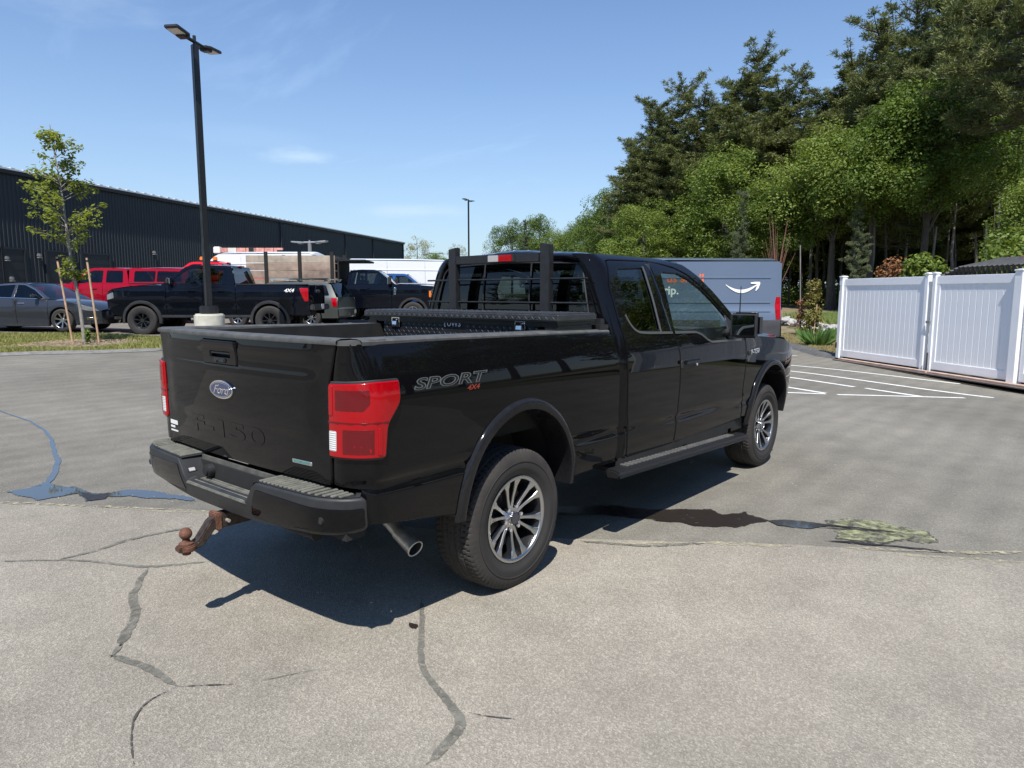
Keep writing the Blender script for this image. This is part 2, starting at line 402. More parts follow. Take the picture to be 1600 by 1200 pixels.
# ------------------------------------------------------------------ shared materials
M_PAINT = paint('black_paint', (.0035, .0035, .0045), dust=.008, rough=.03)
M_TRIM = simple('matte_black_plastic', (.021, .022, .024), .55, var=.25, vs=9)
M_CAPR = simple('dusty_grey_plastic', (.075, .075, .072), .6, var=.3, vs=14)
M_STEP = simple('dusty_step_rubber', (.12, .12, .10), .8, var=.35, vs=18, bump=.3)
M_UNDER = simple('underbody', (.012, .012, .012), .85, var=.4, vs=8)
M_RUB = simple('tyre_rubber', (.024, .022, .021), .72, var=.22, vs=5, bump=.15, bs=90)
M_TREAD = simple('tread_rubber', (.034, .030, .027), .82, var=.3, vs=9)
M_ALU = simple('machined_aluminium', (.46, .46, .46), .30, metal=1., var=.06, vs=4)
M_WDARK = simple('dark_wheel_enamel', (.022, .023, .026), .3, metal=.4, coat=.5)
M_CHR = simple('chrome', (.8, .8, .8), .12, metal=1.)
M_RUST = simple('rusty_steel', (.14, .062, .038), .75, metal=.2, var=.55, vs=30, bump=.6, bs=120)
M_WEAR = simple('worn_black_steel', (.05, .035, .028), .55, metal=.3, var=.6, vs=34, bump=.4, bs=90)
M_STEEL = simple('exhaust_steel', (.50, .48, .44), .38, metal=.55, var=.2, vs=20)
M_RACK = simple('rack_powder_coat', (.016, .017, .019), .42, var=.2, vs=25, bump=.15, bs=200)
M_SEAT = simple('seat_cloth', (.035, .035, .038), .85)
M_INT = simple('interior_plastic', (.03, .032, .035), .6)
M_GLASS = glass('tinted_glass', (.20, .23, .22)); M_PRIV = glass('privacy_glass', (.10, .115, .115)); M_CLEAR = glass('clear_glass', (.62, .70, .67))
M_WHITE = simple('white_print', (.78, .78, .76), .5)
M_MIR = simple('mirror_glass', (.55, .58, .6), .03, metal=1.)
M_TRIMC = simple('satin_belt_trim', (.15, .145, .135), .38, metal=.6)

def redlens(name, col, em=0.0):
    m, t, b = _mat(name); b.inputs['Base Color'].default_value = (*col, 1); b.inputs['Roughness'].default_value = .18
    b.inputs['Coat Weight'].default_value = .5; b.inputs['Coat Roughness'].default_value = .03; b.inputs['Specular IOR Level'].default_value = .25
    b.inputs['Subsurface Radius'].default_value = (.02, .002, .002); b.inputs['Subsurface Scale'].default_value = .3
    return m
M_RED = redlens('red_lens', (.34, .0, .004)); M_REDD = redlens('dark_red_lens', (.12, .002, .005)); M_CLR = redlens('clear_lens', (.42, .40, .40)); M_HEAD = simple('headlight_cover', (.16, .17, .18), .1, coat=1)
M_AMB = redlens('amber_lens', (.85, .20, .02))

def fillet_open(P, n=4):
    out = [tuple(P[0])]
    for a, b, c in zip(P[:-2], P[1:-1], P[2:]):
        a, b, c = (np.array(q, float) for q in (a, b, c)); p0 = b+(a-b)*.4; p2 = b+(c-b)*.4
        for j in range(n+1):
            t = j/n; out.append(tuple((1-t)**2*p0+2*t*(1-t)*b+t*t*p2))
    return out+[tuple(P[-1])]
M_FLARE = paint('flare_paint', (.010, .010, .012), dust=.05, rough=.14)

# ------------------------------------------------------------------ wheels
def make_tread(R, W, n=240, name='tread', m=None, shoulder=60, parent=None, depth=.009):
    """tyre carcass with ribs, grooves and shoulder blocks, axis along y, outer face at y=-W/2"""
    prof = []   # (y, r, tread flag)
    hw = W/2
    for y in np.linspace(-hw+.012, hw-.012, 45):
        e = abs(y)/hw; prof.append((y, R-.012*e**4-.010*max(0, e-.86)/.14, 1))
    side = [(-hw+.004, R-.026, 2), (-hw-.002, R-.040, 2), (-hw-.006, R-.055, 0), (-hw-.008, R-.085, 0)]
    prof = [(y, r, f) for y, r, f in side[::-1]]+prof+[(-y, r, f) for y, r, f in side]
    rows = []
    th = np.linspace(0, 2*math.pi, n, endpoint=False); V = []
    g1, g2 = hw*.17, hw*.52
    for (y, r, f) in prof:
        rr = np.full(n, r)
        if f == 1:
            d = np.zeros(n); ay = abs(y)
            if abs(ay-g1) < .0052 or abs(ay-g2) < .0062: d[:] = 1
            ph = th*shoulder/(2*math.pi)
            if ay > g2: d = np.maximum(d, (((ph+.25*np.sin(ay*60)) % 1) < .20)*1.)
            elif ay > g1: d = np.maximum(d, ((((ph+ay*9)*1.0) % 1) < .10)*.8)
            else: d = np.maximum(d, (((ph*1.0+y*14+.5) % 1) < .08)*.7)
            rr = rr-depth*d
        elif f == 2:
            ph = th*shoulder/(2*math.pi); rr = rr-.004*(((ph) % 1) < .2)
        for t, q in zip(th, rr): V.append((q*math.sin(t), y, q*math.cos(t)))
    m_ = len(prof)
    F = [(i*n+k, i*n+(k+1) % n, (i+1)*n+(k+1) % n, (i+1)*n+k) for i in range(m_-1) for k in range(n)]
    return raw(name, V, F, m or M_TREAD, parent, smooth=True, ang=30)
def make_wheel(parent, loc, R, W, rr, style='six', flip=False, detail=1, dark=False, name='wheel'):
    """a wheel as a part: tyre, rim pieces under it"""
    hub = bpy.data.objects.new(name, None); COL.objects.link(hub); hub.parent = parent; hub.location = loc
    if flip: hub.rotation_euler = (0, 0, math.pi)
    hw = W/2; n = 96 if detail > 1 else 40
    if detail > 1: make_tread(R, W, 300, 'tread', parent=hub, shoulder=74)
    else: 
        pr = [(R-.05, -hw-.006), (R-.02, -hw+.002), (R-.006, -hw+.018), (R, -hw*.5), (R, hw*.5), (R-.006, hw-.018), (R-.02, hw), (R-.05, hw)]
        MB().lathe(pr, 1, n).build('tread', M_TREAD, hub, ang=40)
    # side walls
    sw = [(R-.083, -hw-.008), (R-.10, -hw-.0095), (R-.115, -hw-.0085), (rr+.035, -hw-.003), (rr+.018, -hw+.004), (rr+.004, -hw+.010), (rr-.004, -hw+.02)]
    if detail < 2: sw = [(R-.05, -hw-.006)]+sw[1:]
    MB().lathe(sw+[(rr-.004, hw-.02), (rr+.03, hw), (R-.083, hw+.008)], 1, n).build('sidewall', M_RUB, hub, ang=60)
    if detail > 1:
        MB().lathe([(R-.070, -hw-.0065), (R-.0705, -hw-.0105), (R-.074, -hw-.0108), (R-.076, -hw-.008)], 1, n).build('sidewall_rib', M_RUB, hub, ang=60)
    mrim = M_WDARK if dark else M_ALU
    lip = [(rr+.004, -hw+.012), (rr+.004, -hw+.004), (rr-.004, -hw+.001), (rr-.013, -hw+.004), (rr-.017, -hw+.014)]
    MB().lathe(lip, 1, n).build('rim_lip', mrim, hub, ang=60)
    dk = M_UNDER if dark else M_WDARK
    MB().lathe([(rr-.017, -hw+.014), (rr-.03, -hw+.05), (rr-.035, hw*.3), (rr-.03, hw)], 1, n).build('rim_barrel', dk, hub, ang=60)
    MB().lathe([(.0, hw*.1), (rr-.035, hw*.1)], 1, n).build('brake_plate', M_UNDER, hub)
    if detail > 1: MB().lathe([(.05, -hw*.15), (rr-.065, -hw*.15), (rr-.065, -hw*.02)], 1, n).build('brake_disc', simple('brake_disc_iron', (.18, .17, .16), .45, metal=.8, var=.3), hub)
    yh = -hw+.045; yf = -hw+.010                      # spoke face at the hub and at the rim
    def spoke(a, w0, w1, r0, r1, skew, mm, nm, lift=0., thick=.028):
        ca, sa = math.cos(a), math.sin(a)
        P = []
        st = [(r0, w0, 0), (r0+(r1-r0)*.35, w0*.78, .3), (r0+(r1-r0)*.75, w0*.85+w1*.12, .75), (r1-.012, w1, 1), (r1, w1*1.15, 1)]
        top = []
        for r, ww, t in st:
            y = yh+(yf-yh)*(t**1.3)-lift; top.append((r, ww, y, skew*t))
        V = []
        for r, ww, y, sk in top:
            for sgn in (-1, 1):
                c = sk+sgn*ww/2; V.append((r*ca-c*sa, y, r*sa+c*ca))
        for r, ww, y, sk in top:
            for sgn in (-1, 1):
                c = sk+sgn*ww/2*1.25; V.append((r*ca-c*sa, y+thick, r*sa+c*ca))
        k = len(top); F = []
        for i in range(k-1):
            a0 = 2*i; b0 = 2*k+2*i
            F += [(a0, a0+1, a0+3, a0+2), (b0, b0+2, b0+3, b0+1), (a0, a0+2, b0+2, b0), (a0+1, b0+1, b0+3, a0+3)]
        F += [(0, 2*k, 2*k+1, 1), (2*k-2, 2*k-1, 4*k-1, 4*k-2)]
        MB().add(V, F).build(nm, mm, hub, ang=25, bevel=.002 if detail > 1 else 0, seg=1)
    if style == 'six':
        for k in range(6):
            a = math.radians(60*k+30+8)
            for s in (-1, 1):
                spoke(a+s*math.radians(9), .019, .042, .052, rr-.010, s*.011, mrim, 'spoke', 0., .006)
                spoke(a+s*math.radians(9), .021, .047, .052, rr-.010, s*.011, dk, 'spoke_side', -.0065, .034)
            # web closing each pair against the rim
            w_ = MB()
            for s in (-1, 1): pass
            P = []
            for r in (rr-.050, rr-.012):
                row = []
                for q in np.linspace(-1, 1, 7):
                    b_ = a+q*math.radians(27 if r > rr-.03 else 22)
                    r_ = r+ (0 if r > rr-.03 else .022*abs(q)**2)
                    yy = yh+(yf-yh)*(((r_-.052)/(rr-.062))**1.3)+.004
                    row.append((r_*math.cos(b_), yy, r_*math.sin(b_)))
                P.append(row)
        MB().cyl((0, yh+.014, 0), .056, .03, 1, 40, .050).build('hub_disc', mrim, hub)
        for k in range(6):
            a = math.radians(60*k+8); c = (.0675*math.cos(a), yh-.002, .0675*math.sin(a))
            MB().cyl(c, .0115, .032, 1, 10, .009).build('lug_nut', M_CHR, hub, bevel=.002 if detail > 1 else 0)
        MB().cyl((0, yh-.012, 0), .034, .03, 1, 28, .034).build('hub_cap', simple('hub_cap_paint', (.012, .015, .03), .15, coat=1) if detail > 1 else M_WDARK, hub, bevel=.003 if detail > 1 else 0)
        MB().lathe([(.034, yh-.02), (.037, yh-.029), (.040, yh-.02), (.040, yh)], 1, 28).build('hub_cap_ring', M_CHR, hub)
    else:
        ns = {'seven': 7, 'eight': 8, 'steel': 6}[style]
        for k in range(ns):
            spoke(math.radians(360/ns*k+12), .045 if ns < 8 else .03, .062 if ns < 8 else .035, .04, rr-.01, 0, mrim, 'spoke', 0, .03)
        MB().cyl((0, yh+.005, 0), .055, .03, 1, 20, .05).build('hub_cap', mrim, hub)
    return hub
def copy_tree(o, parent=None):
    c = o.copy(); COL.objects.link(c)
    if parent is not None: c.parent = parent
    for ch in list(o.children): copy_tree(ch, c)
    return c

# ------------------------------------------------------------------ the black pickup in the middle
truck = thing('pickup_truck', 'black extended-cab pickup truck parked in front, with toolbox in its bed and rusty tow hitch', 'pickup truck')
ZZ = [.30, .50, .60, .70, .85, 1.0, 1.12, 1.20, 1.28, 1.36, 1.43, 1.60, 1.80, 1.86, 1.905, 1.95]
YY = [.90, .935, .952, .962, .968, .975, .980, .978, .965, .945, .922, .865, .785, .75, .69, .60]
# smooth the section a little, so that reflections flow
_zz = np.linspace(.2, 2.0, 721); _yy = np.interp(_zz, ZZ, YY); _k = np.hanning(33); _k /= _k.sum()
_yy = np.convolve(np.pad(_yy, 16, mode='edge'), _k, mode='valid')
def Sx(x, z):
    x = np.asarray(x, float); z = np.asarray(z, float)
    s = np.interp(z, _zz, _yy)
    zc = .757-.027*(x-1.07)                                   # the crease low on the doors
    s = s-.014*np.exp(-((z-zc+.012)/.022)**2)+.004*np.exp(-((z-zc-.03)/.03)**2)
    s = s-.0*x
    s = s-np.clip((x-3.95)/.7, 0, 1)**2*.14*np.clip((1.6-z)/.4, 0, 1)
    return s
def side_map(P):                                            # straight side
    return np.stack([P[:, 0], -Sx(P[:, 0], P[:, 1]), P[:, 1]], 1)
SEAMX = -1.10
def seam_y(z): return np.interp(z, [.6, .9, 1.25, 1.36, 1.43], [.79, .79, .80, .825, .85])
def bed_map(P):                                             # side with the rear corner rounded towards the tailgate
    u, z = P[:, 0], P[:, 1]; x0 = -.955; t = np.clip((x0-u)/.24, -.02, 1.2)
    S = Sx(np.maximum(u, x0), z); Y = seam_y(z)
    a = np.clip(t, 0, None)*math.pi/2
    x = np.where(t > 0, x0-.145*np.sin(np.minimum(a, math.pi/2)), u)
    y = np.where(t > 0, -(Y+(S-Y)*np.cos(np.minimum(a, math.pi/2))), -S)
    ex = np.clip(a-math.pi/2, 0, None); y = y+ex*.1
    return np.stack([x, y, z], 1)
def arc_pts(cx, cz, a, b, z0, n=26, rev=False):
    """arch from its rear foot to its front foot"""
    ph0 = -math.asin(max(-1, min(1, (cz-z0)/b))) if z0 < cz else math.asin((z0-cz)/b)
    ph = np.linspace(math.pi-ph0, ph0, n)
    return [(cx+a*math.cos(p), cz+b*math.sin(p)) for p in ph]
RA = dict(cx=.015, cz=.53, ao=.503, bo=.543, ai=.450, bi=.482); FA = dict(cx=3.700, cz=.50, ao=.503, bo=.533, ai=.450, bi=.472)
def gap(*a): return a
# bed sides
bs = [(-1.195, 1.425), (-1.195, .795), (-1.065, .785), (-1.06, .63), (-.52, .55)]+arc_pts(RA['cx'], RA['cz'], RA['ao']-.012, RA['bo']-.012, .535)[0:]+[(.53, .535), (.995, .535), (1.000, .63), (.982, 1.03), (.966, 1.278), (.945, 1.366), (.90, 1.392), (.60, 1.398), (-.5, 1.418)]
panel('bed_side', bs, bed_map, M_PAINT, truck, sp=.05, mirror=True)
# cap rails on top of the bed sides
for s in (1, -1):
    P = []
    for x in np.linspace(-1.104, .925, 30):
        z = np.interp(x, [-1.1, -.5, .6, .9], [1.427, 1.420, 1.400, 1.394]); ye = .85+(.922-.85)*min(1, (x+1.10)/.05)**.5
        P.append([(x, -s*(ye+.004), z-.012), (x, -s*(ye+.006), z+.004), (x, -s*(ye-.002), z+.011), (x, -s*(ye-.03), z+.016), (x, -s*.80, z+.016), (x, -s*.785, z+.010), (x, -s*.78, z-.03)])
    MB().grid(P).build('bed_rail_cap', M_CAPR, truck, ang=50)
    B('bed_inner_wall', M_UNDER, truck, (-.09, -s*.765, 1.13), (1.98, .03, .58))
    MB().box((-.09, -s*.84, 1.392), (1.90, .13, .006)).build('bed_rail_bracket', M_TRIM, truck)
B('bed_floor', M_UNDER, truck, (-.09, 0, .865), (1.99, 1.52, .02)); B('bed_bulkhead', M_TRIM, truck, (.905, 0, 1.12), (.03, 1.75, .55))
# tailgate
zk = [.76, .80, .90, .985, 1.02, 1.20, 1.258, 1.275, 1.30, 1.345, 1.366, 1.38, 1.44]
xk = [.010, .002, -.008, -.012, -.017, -.019, -.019, -.013, -.012, -.013, -.018, -.019, -.012]
_tz = np.linspace(.7, 1.5, 321); _tx = np.convolve(np.pad(np.interp(_tz, zk, xk), 6, mode='edge'), np.hanning(13)/np.hanning(13).sum(), mode='valid')
def gate_map(P, off=0.):
    y, z = P[:, 0], P[:, 1]
    e = np.clip((np.abs(y)-.62)/.14, 0, 1)
    prof = np.interp(z, _tz, _tx); flat = np.interp(z, [.7, 1.44], [-.006, -.012])
    return np.stack([-1.095-.042*(1-(y/.86)**2)+prof*(1-e*e*(3-2*e))+flat*e*e*(3-2*e)-off, y, z], 1)
hz = [(.242, 1.282), (.242, 1.405), (-.098, 1.405), (-.098, 1.282)]
gt = [(.782, .79), (.79, 1.25), (.84, 1.425), (-.84, 1.425), (-.79, 1.25), (-.782, .79)]
g_ = gt
panel('tailgate', fillet(gt, [.03, 0, .02, .02, 0, .03]), lambda P: gate_map(P), M_PAINT, truck, sp=.045, out=(-1, 0, 0), holes=[hz])
tailgate = truck.children[-1]
def gp(y, z, off=0.): return tuple(gate_map(np.array([[y, z]]), off)[0])
# the moulding along the top edge
P = []
for y in np.linspace(.852, -.852, 40):
    x0 = gate_map(np.array([[y, 1.425]]))[0][0]
    P.append([(x0-.004, y, 1.418), (x0-.007, y, 1.428), (x0-.003, y, 1.438), (x0+.02, y, 1.444), (x0+.075, y, 1.444), (x0+.085, y, 1.43), (x0+.085, y, .86)])
MB().grid(P).build('tailgate_cap', M_CAPR, tailgate, ang=50)
# handle block
hb = MB(); 
xs = gp(.08, 1.39)[0]
hbm = [(.24, 1.284), (.24, 1.403), (-.096, 1.403), (-.096, 1.284)]
cav = fillet([(.16, 1.318), (.16, 1.348), (-.04, 1.348), (-.04, 1.318)], .008, 2)
panel('handle_bezel', fillet(hbm, .012, 3), lambda P: np.stack([np.interp(P[:, 1], [1.26, 1.30, 1.36, 1.375, 1.41], [-1.156, -1.156, -1.160, -1.170, -1.168]), P[:, 0], P[:, 1]], 1), M_PAINT, tailgate, sp=.03, depth=.03, out=(-1, 0, 0), holes=[cav])
B('handle_recess', M_UNDER, tailgate, (-1.115, .077, 1.33), (.02, .33, .11))
MB().box((-1.150, .06, 1.340), (.012, .19, .010)).build('handle_lever', M_TRIM, tailgate, bevel=.003)
MB().cyl((-1.164, .075, 1.303), .010, .02, 0, 16).build('rear_camera', M_TRIM, tailgate)
MB().box((-1.158, .06, 1.303), (.016, .11, .024)).build('camera_housing', M_TRIM, tailgate, bevel=.005)
# the blue oval badge
def ell(a, b, n=48): return [(a*math.cos(2*math.pi*k/n), b*math.sin(2*math.pi*k/n)) for k in range(n)]
OV = (.05, 1.155); ox = gp(*OV)[0]
def disc(name, a, b, x0, x1, m, par, cen=OV, bev=.003):
    return MB().prism(ell(a, b), lambda u, v: (x0, cen[0]+u, cen[1]+v), lambda u, v: (x1, cen[0]+u, cen[1]+v)).build(name, m, par, bevel=bev, seg=2)
badge = disc('oval_badge', .114, .047, ox+.004, ox-.012, M_CHR, tailgate)
M_BLUE = simple('badge_blue', (.005, .022, .10), .15, coat=1)
disc('badge_field', .104, .0395, ox-.006, ox-.0135, M_BLUE, badge, bev=.001)
disc('badge_pinstripe', .099, .036, ox-.010, ox-.0139, M_CHR, badge, bev=0)
disc('badge_inner_field', .0965, .034, ox-.010, ox-.0143, M_BLUE, badge, bev=0)
text_obj('badge_script', 'Ford', M_CHR, badge, .062, lambda u, v, w_: (ox-.0148-w_, OV[0]-u-.002, OV[1]+v-.002), ext=.0006, shear=.45, bold=.0005, sx=1.25)
# stamped lettering
def emb(u, v, w_, cy=.10, cz=.938): return gp(cy-u, cz+v, .0+w_)
text_obj('stamped_lettering', 'F-150', M_PAINT, tailgate, .118, lambda u, v, w_: gp(.07-u, .942+v, w_+.0010), ext=.0008, bev=.0006, bold=.004, sx=2.75)
b_ = [(-.515, .862), (-.515, .880), (-.655, .880), (-.655, .862)]
panel('engine_badge', fillet([(y, z) for y, z in b_], .003, 2), lambda P: gate_map(P), simple('badge_silver', (.45, .5, .5), .3, metal=.8), tailgate, sp=.05, out=(-1, 0, 0), off=.004, depth=.006, edge=.001)
text_obj('engine_badge_lettering', 'ECOBOOST', simple('badge_teal', (.02, .22, .2), .3), tailgate, .0145, lambda u, v, w_: gp(-.585-u, .871+v, .0045+w_), ext=.0004, bold=.0004, sx=1.5)
for k, (z, L, h) in enumerate([(.905, .105, .024), (.878, .060, .012), (.856, .095, .009)]):
    y0 = .755
    q = [(y0, z-h/2), (y0, z+h/2), (y0-L, z+h/2), (y0-L, z-h/2)]
    panel('dealer_sticker', fillet(q, .003, 2), lambda P: gate_map(P), M_WHITE, tailgate, sp=.05, out=(-1, 0, 0), off=.0012, depth=.001, edge=.0003)
# tail lights
def tail_light(s):
    def mp_(P):
        Q = bed_map(P); Q[:, 1] *= s; return Q
    o = (0, 0, 0)
    outl = fillet([(-1.212, 1.258), (-1.212, .918), (-.955, .918), (-.945, 1.070), (-.872, 1.160), (-.872, 1.266), (-1.0, 1.268)], [.012, .02, .025, .03, .03, .02, 0], 4)
    hs = panel('tail_light', outl, mp_, M_TRIM, truck, sp=.03, out=(-.5, -.8*s, 0), off=.008, depth=.03, edge=.004)
    ins = inset(np.array(resample(outl, .02)) if area2(outl) > 0 else np.array(resample(outl, .02))[::-1], .010)
    panel('tail_light_lens', [tuple(p) for p in ins], mp_, M_RED, hs, sp=.025, out=(-.5, -.8*s, 0), off=.019, depth=.02, edge=.006)
    sub = [('lens_reflector', [(-1.165, 1.135), (-1.165, 1.225), (-1.03, 1.225), (-1.03, 1.165), (-1.055, 1.135)], M_REDD, .0197),
           ('lens_reflector', [(-1.135, .945), (-1.135, 1.055), (-1.015, 1.055), (-1.015, .945)], M_REDD, .0197),
           ('reverse_lens', [(-1.196, .955), (-1.196, 1.045), (-1.160, 1.045), (-1.160, .955)], M_CLR, .0202)]
    for nm, q, mm, of in sub: panel(nm, fillet(q, .006, 2), mp_, mm, hs, sp=.03, out=(-.5, -.8*s, 0), off=of, depth=.004, edge=.001)
    panel('lens_divider', [(-1.203, 1.079), (-1.203, 1.087), (-.955, 1.087), (-.955, 1.079)], mp_, M_REDD, hs, sp=.05, out=(-.5, -.8*s, 0), off=.0215, depth=.004, edge=.001)
    for k in range(9):
        z = .960+k*.0095
        panel('reverse_lens_flute', [(-1.194, z), (-1.194, z+.005), (-1.162, z+.005), (-1.162, z)], mp_, M_WHITE, hs, sp=.05, out=(-.5, -.8*s, 0), off=.0212, depth=.003, edge=.0005)
    # light tube: brighter border
    for q in ([(-1.196, 1.112), (-1.196, 1.242), (-1.176, 1.242), (-1.176, 1.112)], [(-1.0, .94), (-1.0, 1.06), (-.982, 1.06), (-.982, .94)]):
        panel('lens_light_bar', fillet(q, .006, 2), mp_, M_RED, hs, sp=.04, out=(-.5, -.8*s, 0), off=.0225, depth=.004, edge=.002)
tail_light(1); tail_light(-1)
# bumper: plan path from the right end round the corner to the left end
bp = []
def plan(s_):      # s_ in metres from the middle, positive to the right (towards -y)
    a = abs(s_); sg = -1 if s_ > 0 else 1
    if a < .70: x = -1.262+.03*(a/.70)**2; y = a
    else:
        t = min(1.25, (a-.70)/.32); ang = t*math.pi/2
        if t <= 1: x = -1.232+.20*(1-math.cos(ang))*1.0; y = .70+.285*math.sin(ang)
        else: x = -1.032+(t-1)*.45; y = .985
    return x, sg*y
def bump_map(P):
    xy = np.array([plan(s_) for s_ in P[:, 0]]); z = P[:, 1]
    dn = np.clip((.70-z)/.16, 0, 1)
    return np.stack([xy[:, 0]+.035*dn**1.6, xy[:, 1]*(1-.012*dn), z], 1)
NL, NR = -.36, .335                  # edges of the number-plate notch (left is negative s)
bo = [(-.985, .765), (-.985, .635), (-.88, .612), (-.55, .575), (-.3, .555), (.3, .555), (.60, .575), (.88, .60), (.985, .62), (.985, .765), (NR+.03, .765), (NR-.05, .655), (NL+.05, .655), (NL-.03, .765)]
bump = panel('rear_bumper', fillet(bo, [.03, .03, 0, 0, 0, 0, 0, 0, .03, .03, .03, .03, .03, .03], 3), bump_map, M_TRIM, truck, sp=.04, out=(-1, 0, 0), depth=.06, edge=.012)
for s in (-1, 1):
    q = [(.385, .735), (.33, .60), (.60, .597), (.88, .618), (.970, .638), (.970, .722), (.80, .722)]
    if s < 0: q = [(-a, b) for a, b in q]
    panel('bumper_lower_panel', fillet(q, .015, 3), bump_map, M_PAINT, bump, sp=.05, out=(-1, 0, 0), off=.004, depth=.012, edge=.003)
    # reversing sensor
    px_, py_ = plan(s*.80)
    MB().cyl((px_+.012, py_, .668), .017, .03, 0, 18).build('parking_sensor', M_TRIM, bump, bevel=.002)
    # step pad
    rows = []
    for a in np.linspace(.37, .95, 24):
        x, y = plan(s*a); ny = y*.985; rows.append([(x+.012, ny, .768), (min(-1.075, x+.17) if a < .9 else x+.09, y*.97 if a < .9 else y*.90, .768)])
    V = [p for r_ in rows for p in r_]; F = [(2*i, 2*i+1, 2*i+3, 2*i+2) for i in range(len(rows)-1)]
    MB().add(V, F).add([(a_, b__, c_-.03) for a_, b__, c_ in V], F).build('step_pad_base', M_TRIM, bump)
    for k in range(17):
        a = .40+k*.0245*1.25
        if a > .86: break
        x, y = plan(s*a)
        MB().box(((x+.02-1.085)/2, y, .772), (abs(-1.085-x-.02), .020, .010)).build('step_tread', M_STEP, bump, bevel=.003, seg=1)
    # notch cheek
    x, y = plan(s*.345)
    MB().add([(x+.004, s*-.375, .765), (-1.11, s*-.375, .765), (-1.11, s*-.295, .652), (x+.004, s*-.295, .652)], [(0, 1, 2, 3)]).build('notch_cheek', M_TRIM, bump)
# number plate recess
B('plate_recess', simple('recess_plastic', (.09, .088, .08), .55, var=.35, vs=14), bump, (-1.125, .0, .71), (.012, .72, .115))
B('notch_step', M_STEP, bump, (-1.19, .0, .650), (.13, .60, .014), bevel=.004)
for k in range(5): MB().box((-1.215+.022*k, .0, .659), (.010, .56, .006)).build('notch_step_rib', M_STEP, bump, bevel=.002, seg=1)
B('plate_lamp', M_TRIM, bump, (-1.205, .335, .708), (.055, .012, .040), bevel=.004, R=Matrix.Rotation(math.radians(-35), 3, 'X'))
B('plate_lamp_lens', M_CLR, bump, (-1.207, .3275, .705), (.036, .006, .022), bevel=.002, R=Matrix.Rotation(math.radians(-35), 3, 'X'))
MB().cyl((-1.150, .235, .705), .034, .05, 0, 24).build('trailer_socket', M_TRIM, bump, bevel=.003)
MB().cyl((-1.178, .235, .705), .025, .012, 0, 24).build('socket_cover', M_UNDER, bump, bevel=.002)
B('bumper_beam', M_UNDER, truck, (-1.09, 0, .66), (.10, 1.84, .17))
# receiver, ball mount and tow ball
hitch = MB().box((-1.10, 0, .505), (.30, .072, .072)).build('hitch_receiver', M_WEAR, truck, bevel=.004)
MB().box((-1.255, 0, .505), (.03, .088, .088)).build('receiver_collar', M_RUST, hitch, bevel=.006)
db = [(-1.14, .530), (-1.262, .530), (-1.292, .518), (-1.362, .428), (-1.452, .418), (-1.452, .392), (-1.352, .396), (-1.330, .405), (-1.262, .478), (-1.14, .480)]
MB().prism(db, lambda u, v: (u, -.030, v), lambda u, v: (u, .030, v)).build('ball_mount', M_WEAR, hitch, bevel=.006)
MB().lathe([(.0, .372), (.020, .372), (.022, .392)], 2, 20, (-1.408, 0, 0)).build('ball_nut', M_RUST, hitch)
MB().cyl((-1.408, 0, .405), .046, .030, 2, 24).build('mount_tongue', M_RUST, hitch, bevel=.006)
MB().lathe([(.034, .420), (.034, .430), (.020, .438), (.016, .450)]+[(.030*math.sin(a), .476-.030*math.cos(a)) for a in np.linspace(.55, 3.1, 14)], 2, 24, (-1.408, 0, 0)).build('tow_ball', M_RUST, hitch)
MB().tube([(-1.215, -.06, .505), (-1.215, .06, .505)], .009, 10).build('hitch_pin', M_STEEL, hitch)
T('hitch_crossbar', M_UNDER, truck, [(-1.03, -.55, .50), (-1.03, .55, .50)], .035, 12)
# exhaust
ex = MB().tube([(.3, -.38, .50), (-.30, -.38, .49), (-.48, -.40, .46), (-.53, -.46, .42), (-.54, -.58, .365), (-.54, -.655, .335)], .034, 24, cap=False).build('exhaust_pipe', M_STEEL, truck, ang=60)
MB().tube([(-.54, -.555, .377), (-.54, -.655, .333), (-.541, -.690, .318)], [.038, .043, .046], 28, cap=False).build('exhaust_tip', M_STEEL, ex, ang=60)
MB().tube([(-.541, -.6895, .3183), (-.541, -.682, .3215), (-.54, -.56, .375)], [.0455, .040, .034], 28, cap=False).build('exhaust_bore', M_UNDER, ex, ang=60)
_d = np.array([-.001, -.035, -.015]); _d /= np.linalg.norm(_d); _a = np.cross(_d, [1, 0, 0]); _a /= np.linalg.norm(_a); _b = np.cross(_d, _a); _c = np.array([-.541, -.690, .318])
T('exhaust_lip', simple('bright_lip', (.62, .60, .56), .35, metal=.4), ex, [tuple(_c+(_a*math.cos(t)+_b*math.sin(t))*.0445) for t in np.linspace(0, 2*math.pi, 29)], .0042, 8)
for s in (1, -1):       # caps closing the rounded rear corners of the bed sides
    q = [tuple(bed_map(np.array([[u, 1.425]]))[0]*np.array([1, s, 1])) for u in np.linspace(-1.195, -.90, 12)]
    z_ = 1.437; P = [(q[0][0]-.003, q[0][1]+s*.004, z_)]+[(x, y-s*.003*0, z_) for x, y, z in q[1:]]+[(-.90, -s*.79, z_), (-1.09, -s*.79, z_)]
    n = len(P); MB().add(P+[(x, y, 1.415) for x, y, z in P], [tuple(range(n))]+[(k, (k+1) % n, n+(k+1) % n, n+k) for k in range(n)]).build('bed_corner_cap', M_CAPR, truck, ang=40)

